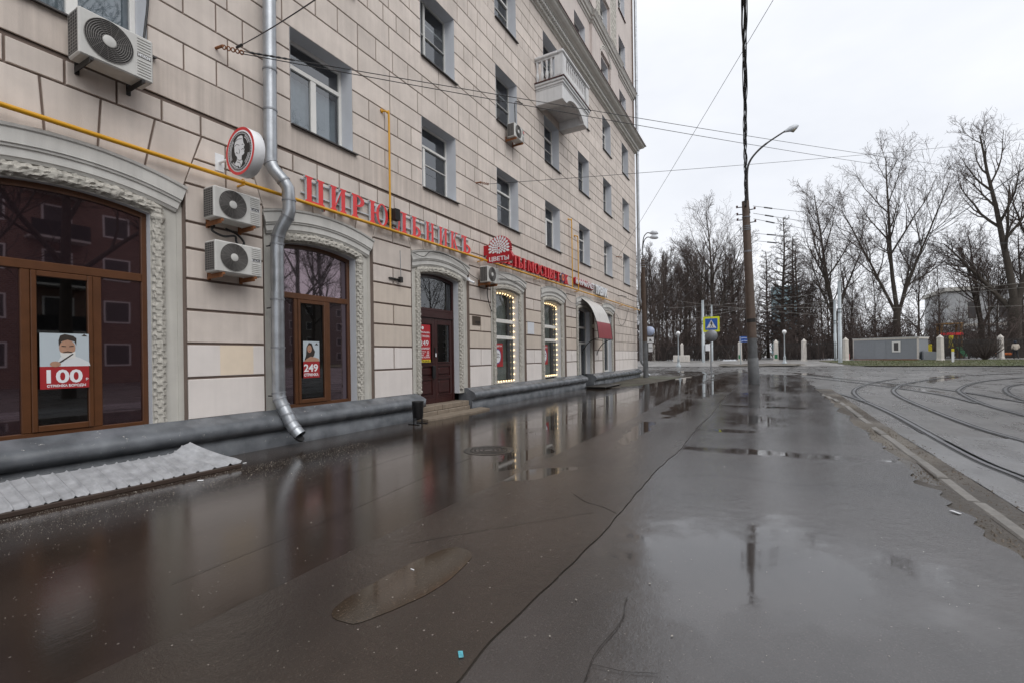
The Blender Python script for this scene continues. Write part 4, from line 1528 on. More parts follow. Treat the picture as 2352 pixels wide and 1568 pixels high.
# ------------------------------------------------------------------ things fixed to the facade
# --- air-conditioner outdoor units
def ac_unit(name, label, loc, wd, hg, brand, dirty=False, dp=0.29):
    """origin: middle of the foot of the back, at the wall; the front looks to -y"""
    t = thing(name, label, 'air conditioner', (0, 0, 0), 'air-conditioner units on the facade')
    y0, y1 = -0.13 - dp, -0.13
    mb = MB()
    mb.rbox(-wd / 2, y0, 0, wd / 2, y1, hg, 0.018)
    body = mb.build('casing', M['ac'], t)
    fx = -wd / 2 + wd * 0.385
    fr = min(hg, wd) * 0.44
    fz = hg * 0.52
    MB().disc((fx, y0 - 0.0025, fz), fr, 'Y', 40).build('fan_opening', M['ac_dark'], body)
    mb = MB()
    for k in range(9):
        r = fr * (0.30 + 0.70 * k / 8)
        mb.tube([(fx + r * cos(2 * pi * j / 36), y0 - 0.010, fz + r * sin(2 * pi * j / 36)) for j in range(37)], 0.0042, 4, caps=False)
    for k in range(16):
        an = 2 * pi * k / 16
        mb.tube([(fx + fr * .25 * cos(an), y0 - 0.008, fz + fr * .25 * sin(an)), (fx + fr * cos(an + .35), y0 - 0.008, fz + fr * sin(an + .35))], 0.0025, 4, caps=False)
    mb.build('fan_grille', M['ac_ring'], body)
    MB().lathe([(0.0001, y0 - 0.0145), (fr * .25, y0 - 0.0140), (fr * .28, y0 - 0.011), (fr * .28, y0 - 0.004)], (fx, 0, fz), 24, axis='Y').build('fan_hub', M['ac'], body)
    mb = MB()
    lx0, lx1 = wd / 2 - wd * 0.235, wd / 2 - 0.03
    for k in range(14):
        if k in (6, 7): continue
        z = hg * (0.10 + 0.82 * k / 13)
        mb.rbox(lx0, y0 - 0.008, z - 0.006, lx1, y0 + 0.001, z + 0.006, .003)
    mb.build('louvre', M['ac'], body)
    mb = MB()
    for k in range(13):
        z = hg * (0.08 + 0.84 * k / 12)
        mb.box(-wd / 2 - 0.004, y0 + 0.03, z - 0.005, -wd / 2 + 0.002, y1 - 0.02, z + 0.005)
    MB().box(-wd / 2 - 0.002, y0 + 0.03, hg * .06, -wd / 2 + .001, y1 - 0.02, hg * .94).build('coil', M['ac_dark'], body)
    for k in range(5):
        yy = y0 + 0.03 + (dp - .05) * k / 4
        mb.box(-wd / 2 - 0.005, yy - 0.004, hg * .06, -wd / 2 + 0.003, yy + 0.004, hg * .94)
    mb.build('side_grille', M['ac_ring'], body)
    for sx in (-wd / 2 + 0.10, wd / 2 - 0.14):
        mb = MB()
        mb.box(sx, y0 - 0.01, -0.035, sx + 0.04, -0.004, -0.001)
        mb.box(sx, -0.03, -0.09, sx + 0.045, -0.004, 0.10)
        mb.box(sx, y0 - 0.01, -0.075, sx + 0.006, -0.031, -0.036)
        mb.build('bracket', M['rust'] if not dirty else M['iron'], t)
    if brand == 'HITACHI':
        MB().box(lx0, y0 - 0.006, hg * .50, lx1, y0 + .001, hg * .57).build('name_plate', M['white'] if hg < .55 else M['ac_ring'], body)
        text_mesh('HITACHI', 0.05, 0.002, M['black'] if hg < .55 else M['white'], body, 'lettering', facing_street(lx0 + .01, y0 - 0.0075, hg * .512), 0.002, (lx1 - lx0) - .02)
    elif brand:
        MB().disc((lx0 + 0.10, y0 - 0.004, hg * .78), 0.05, 'Y', 20).build('emblem', M['red'], body)
        text_mesh(brand, 0.07, 0.002, M['black'], body, 'lettering', facing_street(lx0 + .05, y0 - 0.006, hg * .58), 0.002, .09)
    place(t, loc)
    return t
ac_unit('air_conditioner', 'large grey Hitachi unit hung below the top-left upstairs window', (2.93, 0, 5.34), 0.80, 0.585, 'HITACHI', True, dp=0.31)
ac_unit('air_conditioner', 'upper of two grey Hitachi units stacked beside the downpipe', (4.50, 0, 3.73), 0.755, 0.49, 'HITACHI')
ac_unit('air_conditioner', 'lower of two grey Hitachi units stacked beside the downpipe', (4.51, 0, 2.90), 0.755, 0.49, 'HITACHI')
ac_unit('air_conditioner', 'grey unit below the flower blade sign', (12.41, 0, 3.79), 0.66, 0.49, '')
ac_unit('air_conditioner', 'small LG unit below a third-floor window', (14.28, 0, 8.93), 0.72, 0.47, 'LG')
hose = thing('pipe_loop', 'loop of dark insulated hose hanging under the upper stacked unit', 'hose', (4.5, -0.1, 3.5))
mb = MB()
mb.tube(spline([(4.3, -0.1, 3.68), (4.25, -0.14, 3.58), (4.4, -0.18, 3.52), (4.58, -0.18, 3.56), (4.62, -0.15, 3.48), (4.7, -0.12, 3.42), (4.78, -0.1, 3.5), (4.68, -.08, 3.62), (4.5, -.06, 3.68)], 6), 0.018, 7)
mb.build('hose', M['black'], hose)
q = MB().tube(spline([(3.36, -0.05, 5.60), (3.42, -0.06, 5.75), (3.40, -0.03, 6.1), (3.46, -0.03, 6.8), (3.44, -0.03, 7.6), (3.45, -0.03, 9.0)], 6), 0.016, 7).build('hose', M['black'])
tag(q, 'black insulated hose running up the wall from the large unit', 'hose')
q = MB().tube(spline([(14.60, -0.08, 9.15), (14.72, -0.03, 9.4), (14.70, -0.03, 10.1), (14.74, -0.03, 10.55), (15.3, -0.03, 10.75)], 6), 0.016, 7).build('hose', M['black'])
tag(q, 'thin dark hose rising beside the small LG unit', 'hose')
q = MB().tube(spline([(12.45, -0.2, 3.76), (12.52, -0.12, 3.5), (12.72, -0.06, 3.2), (12.9, -0.04, 2.98)], 6), 0.014, 7).build('hose', M['black'])
tag(q, 'dark drain hose hanging below the unit at the flower shop', 'hose')

# --- downpipes
def rings(pts, r, at, m, parent):
    for k in at:
        p, q = Vector(pts[k]), Vector(pts[min(k + 1, len(pts) - 1)])
        d = (q - p).normalized() if (q - p).length > 0 else Vector((0, 0, -1))
        MB().tube([p - d * 0.016, p + d * 0.016], r * 1.09, 20).build('collar', m, parent)

dp = thing('downpipe', 'galvanised rainwater downpipe with kinks running down the wall between two shop windows', 'downpipe', (5.34, -0.16, 0.2))
R_ = 0.108
up = [(5.25, -0.2, 16.2), (5.24, -0.2, 12), (5.235, -0.2, 7.9), (5.225, -0.2, 6.6), (5.22, -0.2, 5.9), (5.215, -0.2, 4.98)]
bend = [(5.215, -0.2, 4.98), (5.25, -0.24, 4.86), (5.36, -0.34, 4.68), (5.42, -0.38, 4.56), (5.435, -0.38, 4.35), (5.44, -0.38, 4.18), (5.42, -0.36, 4.06), (5.36, -0.24, 3.84), (5.345, -0.19, 3.72), (5.34, -0.17, 3.58)]
low = [(5.34, -0.17, 3.58), (5.335, -0.17, 2.6), (5.335, -0.165, 1.75), (5.335, -0.165, 0.95)]
foot = [(5.335, -0.165, 0.95), (5.34, -0.18, 0.84), (5.365, -0.24, 0.70), (5.39, -0.32, 0.56), (5.41, -0.38, 0.42), (5.44, -0.46, 0.30), (5.47, -0.55, 0.20)]
for nm, pp in (('pipe', up), ('bend', bend), ('pipe', low), ('shoe', foot)):
    mb = MB()
    mb.tube(pp, R_, 22, caps=False)
    mb.build(nm, M['zinc'], dp)
MB().tube([Vector(foot[-1]) - Vector((.012, -.04, .045)), Vector(foot[-1]) - Vector((.006, -.02, .022))], R_ * .93, 18).build('shoe_bore', M['black'], dp)
rings(up, R_, (2, 3, 4), M['zinc_dull'], dp)
rings(bend, R_, (0, 2, 4, 6, 8), M['zinc_dull'], dp)
rings(low, R_, (0, 1, 2), M['zinc_dull'], dp)
rings(foot, R_, (0, 1, 2, 3, 4, 5), M['zinc_dull'], dp)
for z in (6.9, 6.05, 3.55, 2.45, 0.9):
    MB().tube([(5.25, 0.0, z), (5.25, -0.1, z)], 0.012, 6).build('clamp', M['iron'], dp)
dc = thing('downpipe', 'galvanised downpipe at the far corner of the apartment house', 'downpipe', (32.0, -0.1, 0.2))
cpts = [(32.02, -0.14, 26.8), (32.02, -0.14, 20), (32.02, -0.14, 15.9), (32.03, -0.14, 15.0), (32.03, -0.14, 10), (32.04, -0.14, 5.3), (32.10, -0.2, 5.05), (32.3, -0.34, 4.85), (32.34, -0.36, 4.6), (32.2, -0.26, 4.35), (32.14, -0.2, 4.1), (32.12, -0.2, 2.5), (32.12, -0.2, 1.15)]
MB().tube(cpts, 0.10, 14, caps=False).build('pipe', M['zinc'], dc)
f2 = [(32.12, -0.2, 1.15), (32.14, -0.24, 1.0), (32.22, -0.36, 0.86), (32.26, -0.42, 0.6), (32.27, -0.44, 0.35), (32.34, -0.55, 0.2), (32.42, -0.66, 0.16)]
MB().tube(f2, 0.10, 14, caps=False).build('shoe', M['zinc'], dc)
rings(cpts, 0.10, (1, 3, 4, 5, 7, 9, 11), M['zinc_dull'], dc)
rings(f2, 0.10, (0, 2, 4), M['zinc_dull'], dc)

# --- gas pipe with its risers
gp = thing('gas_pipe', 'yellow gas pipe running along the facade above the shop windows', 'pipe', (16, -0.14, 4.5))
MB().tube([(-4, -0.14, 4.50), (5, -0.14, 4.50), (12, -0.14, 4.52), (20, -0.14, 4.53), (32.15, -0.14, 4.54)], 0.032, 12).build('main', M['gas'], gp)
for x, zt in ((8.24, 7.20), (19.75, 7.55), (20.5, 6.98)):
    pts = spline([(x, -0.14, 4.52), (x, -0.14, 5.4), (x, -0.14, zt - 0.10), (x - 0.02, -0.12, zt + 0.02), (x - 0.05, -0.07, zt + 0.06), (x - 0.10, 0.0, zt + 0.06)], 6)
    MB().tube(pts, 0.024, 10).build('riser', M['gas'], gp)
    MB().tube([(x - 0.10, -0.004, zt + 0.06), (x - 0.095, -0.03, zt + 0.06)], 0.045, 12).build('wall_sleeve', M['gas'], gp)
for x in (1.0, 4.75, 12.17, 16.12, 20.34, 24.12, 27.67, 30.9):
    mb = MB()
    mb.box(x - 0.015, -0.19, 4.445, x + 0.015, 0.02, 4.468)
    mb.tube([(x, -0.14 + 0.045 * cos(a_ * pi / 6), 4.51 + 0.045 * sin(a_ * pi / 6)) for a_ in range(13)], 0.008, 5)
    mb.build('bracket', M['gas'], gp)

# --- serif channel letters, built stroke by stroke
def seg(a0, a1, n):
    return [a0 + (a1 - a0) * k / n for k in range(n + 1)]

def glyph(ch):
    """strokes of a capital of height 1; returns polygons and the advance"""
    P = []
    def R(x0, z0, x1, z1): P.append([(x0, z0), (x1, z0), (x1, z1), (x0, z1)])
    def stem(x, w=0.205, top=True, bot=True):
        R(x, 0, x + w, 1)
        if bot: R(x - 0.06, 0, x + w + 0.06, 0.07)
        if top: R(x - 0.06, 0.93, x + w + 0.06, 1)
    def bow(cx, cz, rx, rz, a0, a1, tk=0.20, th=0.085, n=16):
        q = seg(a0, a1, n)
        for u, v_ in zip(q, q[1:]):
            P.append([(cx + rx * cos(u), cz + rz * sin(u)), (cx + rx * cos(v_), cz + rz * sin(v_)),
                      (cx + (rx - tk) * cos(v_), cz + (rz - th) * sin(v_)), (cx + (rx - tk) * cos(u), cz + (rz - th) * sin(u))])
    if ch == 'Ц':
        stem(0, bot=False); stem(0.50, bot=False); R(-0.07, 0, 0.76, 0.06); P.append([(0.66, 0), (0.78, 0), (0.78, -0.2), (0.72, -0.2)]); return P, 0.86
    if ch == 'И':
        stem(0); stem(0.50); P.append([(0.17, 0.10), (0.17, 0.22), (0.50, 0.90), (0.50, 0.78)]); return P, 0.84
    if ch == 'Р':
        stem(0); bow(0.22, 0.74, 0.36, 0.26, -pi / 2, pi / 2); R(0.17, 0.93, 0.23, 1.0); R(0.17, 0.48, 0.23, 0.55); return P, 0.70
    if ch == 'Ю':
        stem(0); R(0.17, 0.47, 0.36, 0.53); bow(0.68, 0.5, 0.36, 0.52, 0, 2 * pi, 0.16, 0.06, 24); return P, 1.14
    if ch == 'Л':
        stem(0.46); R(0.20, 0.945, 0.46, 1.0); P.append([(0.24, 1), (0.32, 1), (0.26, 0.16), (0.16, 0.10)]); bow(0.11, 0.10, 0.14, 0.11, -pi, 0.3, 0.10, 0.08, 10); return P, 0.80
    if ch in 'ЬЪЫ':
        o = 0.14 if ch == 'Ъ' else 0
        stem(o); bow(o + 0.20, 0.27, 0.36, 0.27, -pi / 2, pi / 2); R(o + 0.17, 0, o + 0.21, 0.07); R(o + 0.17, 0.47, o + 0.21, 0.54)
        if ch == 'Ъ': P.append([(-0.04, 0.78), (0.02, 0.78), (0.10, 0.94), (0.14, 0.94), (0.14, 1), (-0.04, 1)])
        if ch == 'Ы': stem(0.70); return P, 1.02
        return P, 0.70 + o
    if ch == 'Н':
        stem(0); stem(0.48); R(0.17, 0.47, 0.48, 0.53); return P, 0.82
    if ch == 'К':
        stem(0); P.append([(0.17, 0.46), (0.26, 0.50), (0.52, 0.96), (0.44, 0.96)]); P.append([(0.20, 0.52), (0.33, 0.60), (0.60, 0.04), (0.42, 0.04)])
        R(0.36, 0.945, 0.62, 1.0); R(0.38, 0, 0.68, 0.055); return P, 0.76
    if ch == 'В':
        stem(0); bow(0.20, 0.76, 0.30, 0.24, -pi / 2, pi / 2); bow(0.20, 0.27, 0.36, 0.27, -pi / 2, pi / 2); R(.17, .93, .21, 1); R(.17, .47, .21, .54); R(.17, 0, .21, .07); return P, 0.68
    if ch == 'Е':
        stem(0); R(.17, .945, .48, 1); R(.17, .47, .40, .53); R(.17, 0, .52, .055); R(.43, .80, .48, .945); R(.47, .055, .52, .2); return P, 0.64
    if ch == 'Т':
        stem(0.24, top=False); R(0, .945, .65, 1); R(0, .78, .05, .945); R(.60, .78, .65, .945); return P, 0.76
    if ch == 'М':
        stem(0, 0.10); stem(0.66, 0.17); P.append([(0.10, 1), (0.24, 1), (0.44, 0.12), (0.36, 0.06)]); P.append([(0.40, 0.02), (0.46, 0.18), (0.68, 0.96), (0.64, 0.96)]); return P, 1.0
    if ch == 'О':
        bow(0.38, 0.5, 0.40, 0.52, 0, 2 * pi, 0.17, 0.06, 24); return P, 0.90
    if ch == 'С':
        bow(0.38, 0.5, 0.40, 0.52, 0.6, 2 * pi - 0.6, 0.17, 0.06, 20); R(.62, .66, .67, .86); return P, 0.80
    return P, 0.3

def letter_mesh(ch, x, z, h, wscale, y, depth, face, side, parent):
    polys, adv = glyph(ch)
    mb = MB()
    for k, pg in enumerate(polys):
        yy = y - depth - 0.0006 * (k % 14)
        pts = [(x + p[0] * h * wscale, yy, z + p[1] * h) for p in pg]
        mb.prism(pts, (0, depth + 0.0006 * (k % 14), 0), 0, 1)
    return mb.build('letter', [face, side], parent)

sg = thing('shop_sign', 'red serif channel letters of the barber shop name over the door', 'shop sign', (8.7, -0.12, 4.5))
XL = [('Ц', 5.98, 6.43), ('И', 6.57, 6.97), ('Р', 7.12, 7.47), ('Ю', 7.63, 8.19), ('Л', 8.42, 8.84), ('Ь', 9.03, 9.36), ('Н', 9.57, 9.90), ('И', 10.12, 10.48), ('К', 10.64, 11.0), ('Ъ', 11.15, 11.62)]
for ch, a, b in XL:
    polys, adv = glyph(ch)
    xs_ = [p[0] for pg in polys for p in pg]
    ws = (b - a) / (max(xs_) - min(xs_)) / 0.49
    letter_mesh(ch, a - min(xs_) * 0.49 * ws, 4.55, 0.49, ws, -0.05, 0.062, M['red'], M['lettergrey'], sg)
for z in (4.72, 4.98):
    mb = MB()
    mb.box(5.95, -0.045, z - 0.012, 11.65, -0.012, z + 0.012)
    mb.build('mounting_rail', M['lettergrey'], sg)
fs = thing('shop_sign', 'dark red serif letters of the flower shop sign above its windows', 'shop sign', (16.5, -0.12, 4.6))
x = 13.05
wsc = 0.62
h = 0.40
tot = 'ЦВЕТЫ МОСЦВЕТ*К'
advs = []
for ch in tot:
    advs.append(0.35 if ch == ' ' else (0.95 if ch == '*' else glyph(ch)[1]))
k_ = (19.35 - x) / sum(advs)
for ch, ad in zip(tot, advs):
    if ch == '*':
        MB().disc((x + ad * k_ * .45, -0.135, 4.86), 0.21, 'Y', 26).build('flower_disc', mat('flower_disc_face', (0.10, 0.02, 0.10), 0.4, var=0.6, scale=22), fs)
        mb = MB()
        for j in range(9):
            an = 2 * pi * j / 9
            mb.disc((x + ad * k_ * .45 + 0.10 * cos(an), -0.139 - .0004 * j, 4.86 + 0.10 * sin(an)), 0.05, 'Y', 10)
        mb.build('petal_print', mat('orange_petal', (0.70, 0.16, 0.04), 0.4, var=0.4, scale=20), fs)
    elif ch != ' ':
        letter_mesh(ch, x, 4.64, h, k_ / h, -0.05, 0.085, M['red'], M['red_deep'], fs)
    x += ad * k_
for z in (4.74, 4.95):
    MB().box(13.0, -0.045, z - 0.012, 19.35, -0.012, z + 0.012).build('mounting_rail', M['iron'], fs)
ms = thing('shop_sign', 'small white letters on red returns reading minimarket', 'shop sign', (21.4, -0.1, 4.8))
text_mesh('МИНИМАРКЕТ', 0.35, 0.07, M['white'], ms, 'lettering', facing_street(20.17, -0.11, 4.83), 0.016, 2.55, M['red_deep'])
MB().box(20.15, -0.07, 4.80, 22.75, -0.03, 5.08).build('backing', M['red_deep'], ms)
ts = thing('shop_sign', 'tall white letters reading tobacco beside the minimarket lettering', 'shop sign', (23.9, -0.1, 4.7))
text_mesh('ТАБАК', 0.56, 0.08, M['white'], ts, 'lettering', facing_street(22.9, -0.11, 4.68), 0.028, 2.05, M['lettergrey'])
MB().box(22.9, -0.05, 4.76, 24.95, -0.02, 4.79).build('mounting_rail', M['lettergrey'], ts)

# --- round blade sign with a profile head
rsn = thing('blade_sign', 'round white blade sign with a red rim and a black and white profile head', 'sign', (4.36, -0.7, 4.37))
cy, cz, rr = -0.71, 4.75, 0.365
MB().lathe([(0.001, 4.36), (rr - .01, 4.36), (rr, 4.37), (rr, 4.53), (rr - .01, 4.54), (0.001, 4.54)], (0, cy, cz), 48, axis='X').build('drum', M['white'], rsn)
fx = 4.36
MB().ring((fx - .0015, cy, cz), rr * .875, rr * .995, 'X', 48).build('rim', M['red'], rsn)
MB().disc((fx - .0025, cy, cz), rr * .81, 'X', 48).build('face_disc', M['black'], rsn)
mb = MB()
mb.ring((fx - .0035, cy, cz), rr * .725, rr * .745, 'X', 48)
for a0, a1 in ((0.35, 1.0), (-1.0, -0.3), (2.3, 3.6), (3.8, 4.5)):
    for r_ in (0.60, 0.67):
        q = seg(a0, a1, 10)
        for u, v_ in zip(q, q[1:]):
            mb.add([(fx - .0035, cy - rr * r_ * cos(u), cz + rr * r_ * sin(u)), (fx - .0035, cy - rr * r_ * cos(v_), cz + rr * r_ * sin(v_)),
                    (fx - .0035, cy - rr * (r_ + .03) * cos(v_), cz + rr * (r_ + .03) * sin(v_)), (fx - .0035, cy - rr * (r_ + .03) * cos(u), cz + rr * (r_ + .03) * sin(u))], [(0, 1, 2, 3)])
mb.build('ring_print', M['white'], rsn)
mb = MB()
for k in range(44):
    an = 2 * pi * k / 44
    mb.disc((fx - .0036, cy + rr * .78 * cos(an), cz + rr * .78 * sin(an)), 0.006, 'X', 6)
mb.build('dot_print', M['white'], rsn)
def prof_poly(pts, dx, m, nm):
    mb = MB()
    mb.add([(fx - dx, cy - p[0] * rr, cz + p[1] * rr) for p in pts], [list(range(len(pts)))])
    mb.build(nm, m, rsn)
# outline of a head in profile, looking towards the street
prof_poly([(-.10, .62), (.10, .64), (.22, .58), (.24, .42), (.27, .30), (.35, .17), (.29, .12), (.30, .04), (.34, .0), (.30, -.08), (.32, -.15), (.25, -.20), (.14, -.22), (.13, -.36), (.20, -.48), (.08, -.66), (-.02, -.70), (-.12, -.58), (-.30, -.54), (-.34, -.46), (-.20, -.34), (-.18, -.22), (-.30, -.12), (-.36, .05), (-.38, .28), (-.30, .48)], .0042, M['white'], 'head_print')
mb = MB()
for a_, b_, c_ in (((-.30, .46), (-.1, .52), (.16, .48)), ((-.34, .26), (-.2, .32), (-.02, .24)), ((.16, .22), (.22, .24), (.27, .20)), ((.14, .02), (.22, .06), (.30, .0)), ((-.05, .1), (.0, .0), (-.04, -.1)), ((-.22, -.26), (-.05, -.38), (.16, -.40)), ((-.2, -.42), (0, -.5), (.06, -.66)), ((-.26, -.06), (-.2, -.02), (-.12, -.1))):
    pts = spline([(fx - .005, cy - p[0] * rr, cz + p[1] * rr) for p in (a_, b_, c_)], 4)
    mb.tube(pts, 0.0038, 4)
mb.build('hair_print', M['black'], rsn)
mb = MB()
mb.tube([(4.45, cy + rr - .02, cz), (4.45, 0.0, cz)], 0.02, 8)
mb.box(4.38, -0.012, cz - .14, 4.52, 0.0, cz + .14)
mb.build('wall_arm', M['white'], rsn)

# --- blade sign shaped like a flower
fl = thing('blade_sign', 'red blade sign with a big white chrysanthemum and the word for flowers', 'sign', (12.5, -0.6, 4.4))
fx2, fcy, fcz = 12.50, -0.57, 4.86
out_ = []
for k in range(44):
    an = -0.22 + (pi + 0.44) * k / 43
    r_ = 0.385 + (0.025 if k % 2 else 0.0)
    out_.append((fcy - r_ * cos(an), fcz - 0.01 + r_ * sin(an) * 0.98))
low_ = [(-0.14, 4.66), (-0.10, 4.60), (-0.14, 4.46), (-0.24, 4.44), (-0.90, 4.44), (-1.0, 4.46), (-1.04, 4.58), (-1.0, 4.68)]
poly = out_ + low_
mb = MB()
mb.prism([(fx2, p[0], p[1]) for p in poly], (0.13, 0, 0))
mb.build('sign_box', M['red_deep'], fl)
mb = MB()
cnt = 0
for ring_, (n_, r0, r1, wd_) in enumerate(((22, 0.25, 0.39, 0.042), (18, 0.165, 0.275, 0.040), (13, 0.09, 0.185, 0.034), (8, 0.03, 0.105, 0.026))):
    for k in range(n_):
        an = 2 * pi * (k + (0.5 if ring_ % 2 else 0)) / n_
        if sin(an) * r1 < -0.20: continue
        ca, sa = cos(an), sin(an)
        o0 = fcz - 0.0
        def pp(r_, s_): return (fx2 - 0.003 - 0.0012 * ring_ - 0.00004 * cnt, fcy - (r_ * ca - s_ * sa), o0 + r_ * sa + s_ * ca)
        mb.add([pp(r0, 0), pp(r0 + .3 * (r1 - r0), -wd_ * .8), pp(r0 + .7 * (r1 - r0), -wd_ * .75), pp(r1, 0), pp(r0 + .7 * (r1 - r0), wd_ * .75), pp(r0 + .3 * (r1 - r0), wd_ * .8)], [(0, 1, 2, 3, 4, 5)])
        cnt += 1
mb.build('petal_print', M['white'], fl)
mb = MB()
cp = []
for k in range(30):
    pass
text_mesh('ЦВЕТЫ', 0.17, 0.003, M['white'], fl, 'lettering', facing_back(fx2 - .006, -0.22, 4.485), 0.004, 0.70)
MB().prism([(fx2 - .002, p[0], p[1]) for p in ((-0.12, 4.66), (-0.10, 4.60), (-0.14, 4.465), (-0.24, 4.445), (-0.90, 4.445), (-1.0, 4.465), (-1.03, 4.58), (-1.0, 4.66))], (-0.0025, 0, 0)).build('name_band', M['red_deep'], fl)
MB().box(12.53, -0.22, 4.70, 12.60, 0.0, 5.0).build('wall_arm', M['red_deep'], fl)

# --- awning over the market door
aw = thing('awning', 'curved white awning with a red lower edge over the minimarket door', 'awning', (22.3, -0.4, 2.3))
PR = spline([(0, -0.0, 4.25), (0, -0.30, 4.02), (0, -0.52, 3.70), (0, -0.66, 3.35), (0, -0.77, 2.95), (0, -0.84, 2.33)], 5)
up_ = [p for p in PR if p.z >= 3.06]
lo_ = [up_[-1]] + [p for p in PR if p.z < 3.06]
for nm, pp, mm in (('awning_sheet', up_, 'awn_w'), ('awning_valance', lo_, 'awn_r')):
    if mm not in M:
        M[mm] = mat(mm, (0.62, 0.60, 0.57) if mm == 'awn_w' else (0.30, 0.045, 0.055), 0.4, var=0.12, scale=3, streak=0.15)
    v = [(21.2, p.y, p.z) for p in pp] + [(23.4, p.y, p.z) for p in pp]
    n = len(pp)
    mb = MB()
    mb.add(v, [(k, k + 1, n + k + 1, n + k) for k in range(n - 1)], 0, True)
    mb.add([(p[0], p[1] + .012, p[2] - .006) for p in v], [(k, k + 1, n + k + 1, n + k) for k in range(n - 1)], 0, True)
    mb.build(nm, M[mm], aw)
for x in (21.2, 23.4):
    MB().tube([(x, p.y, p.z - .012) for p in PR], 0.02, 6).build('rib', M['iron'], aw)
    MB().tube(spline([(x, -0.84, 2.33), (x, -0.62, 2.30), (x, -0.30, 2.1), (x, -0.08, 1.80), (x, -0.0, 1.55)], 5), 0.02, 6).build('strut', M['iron'], aw)
MB().tube([(21.2, -0.84, 2.33), (23.4, -0.84, 2.33)], 0.018, 6).build('front_bar', M['iron'], aw)

# --- posters and plates
def poster(name, label, x0, z0, x1, z1, y, split, m_top, m_low):
    t = thing(name, label, 'poster', ((x0 + x1) / 2, y, z0))
    MB().box(x0, y, split, x1, y + 0.003, z1).build('sheet', m_top, t)
    if split > z0:
        MB().box(x0, y - .0004, z0, x1, y + 0.003, split - .0005).build('price_band', m_low, t)
    return t
M['paper'] = mat('poster_paper', (0.48, 0.54, 0.58), 0.5, var=0.03)
M['poster_red'] = mat('poster_red', (0.36, 0.022, 0.026), 0.45, var=0.05)
M['skin'] = mat('print_skin', (0.42, 0.24, 0.16), 0.6, var=0.12, scale=20)
M['hairp'] = mat('print_hair', (0.035, 0.024, 0.018), 0.6, var=0.2)
M['beard'] = mat('print_lather', (0.70, 0.70, 0.68), 0.6, var=0.05)
M['shirt'] = mat('print_shirt', (0.66, 0.68, 0.70), 0.6, var=0.04)
M['yellow'] = mat('poster_yellow', (0.72, 0.58, 0.03), 0.45, var=0.05)
p1 = poster('poster', 'beard trim poster with a lathered man and a big 100 on red', 2.315, 1.205, 2.80, 1.91, 0.165, 1.49, M['paper'], M['poster_red'])
def printed(t, nm, pts, m, lift, ox, oz, k, y):
    if t is p1 and nm not in ('emblem_print', 'hand_print'):
        pts = [(.545 + (p[0] - .545) * 1.08, p[1] * 1.06) for p in pts]
    MB().add([(ox + p[0] * k, y - lift, oz + p[1] * k) for p in pts], [list(range(len(pts)))]).build(nm, m, t)
def oval(cx, cz, rx, rz, n=20):
    return [(cx + rx * cos(2 * pi * j / n), cz + rz * sin(2 * pi * j / n)) for j in range(n)]
O = (2.315, 1.49, 0.485, 0.165)
printed(p1, 'shirt_print', [(.28, 0), (.99, 0), (.97, .09), (.80, .20), (.66, .26), (.42, .24), (.36, .10)], M['shirt'], .001, O[0], O[1], O[2], O[3])
printed(p1, 'neck_print', [(.46, .18), (.70, .20), (.70, .36), (.46, .32)], M['beard'], .0014, O[0], O[1], O[2], O[3])
printed(p1, 'face_print', oval(.545, .46, .155, .20), M['skin'], .0018, O[0], O[1], O[2], O[3])
printed(p1, 'beard_print', [(.40, .36), (.46, .33), (.62, .33), (.70, .38), (.68, .26), (.60, .18), (.50, .18), (.42, .26)], M['beard'], .0022, O[0], O[1], O[2], O[3])
printed(p1, 'hair_print', [(.385, .50), (.38, .64), (.41, .76), (.50, .80), (.66, .76), (.72, .70), (.715, .52), (.68, .62), (.55, .66), (.44, .62), (.41, .56)], M['hairp'], .0026, O[0], O[1], O[2], O[3])
for q, nm in (([(.43, .49), (.52, .485), (.52, .505), (.44, .515)], 'brow_print'), ([(.58, .485), (.67, .495), (.66, .52), (.58, .505)], 'brow_print'), ([(.46, .35), (.55, .38), (.64, .36), (.63, .335), (.55, .35), (.47, .335)], 'moustache_print')):
    printed(p1, nm, q, M['hairp'], .003, O[0], O[1], O[2], O[3])
printed(p1, 'hand_print', oval(.30, .06, .11, .075, 12), M['skin'], .0034, O[0], O[1], O[2], O[3])
printed(p1, 'razor_print', [(.38, .10), (.42, .09), (.66, .30), (.64, .32)], M['hairp'], .0038, O[0], O[1], O[2], O[3])
printed(p1, 'emblem_print', [(.84, .80), (.90, .86), (.97, .80)], M['hairp'], .0014, O[0], O[1], O[2], O[3])
text_mesh('100', 0.23, 0.001, M['white'], p1, 'lettering', facing_street(2.375, .1632, 1.285), .006, .355)
text_mesh('Р', 0.045, 0.001, M['white'], p1, 'lettering', facing_street(2.765, .1632, 1.30), .001)
text_mesh('СТРИЖКА БОРОДЫ', 0.042, 0.001, M['white'], p1, 'lettering', facing_street(2.378, .1632, 1.228), .0016, .385)
p2 = poster('poster', 'haircut poster with a long-haired woman and 249 on a red band', 6.16, 1.17, 6.54, 1.895, 0.245, 1.495, M['paper'], M['poster_red'])
O = (6.16, 1.495, 0.38, 0.245)
printed(p2, 'hair_print', [(.16, .30), (.20, .75), (.34, .98), (.52, .95), (.62, .70), (.72, .52), (.66, .30), (.52, .18), (.30, .08), (.06, .06)], M['hairp'], .001, O[0], O[1], O[2], O[3])
printed(p2, 'face_print', oval(.38, .66, .14, .20), M['skin'], .0014, O[0], O[1], O[2], O[3])
printed(p2, 'shoulder_print', [(.02, 0), (.98, 0), (.95, .14), (.70, .22), (.45, .26), (.20, .14)], M['skin'], .0018, O[0], O[1], O[2], O[3])
printed(p2, 'mouth_print', oval(.38, .53, .045, .03, 10), M['poster_red'], .0022, O[0], O[1], O[2], O[3])
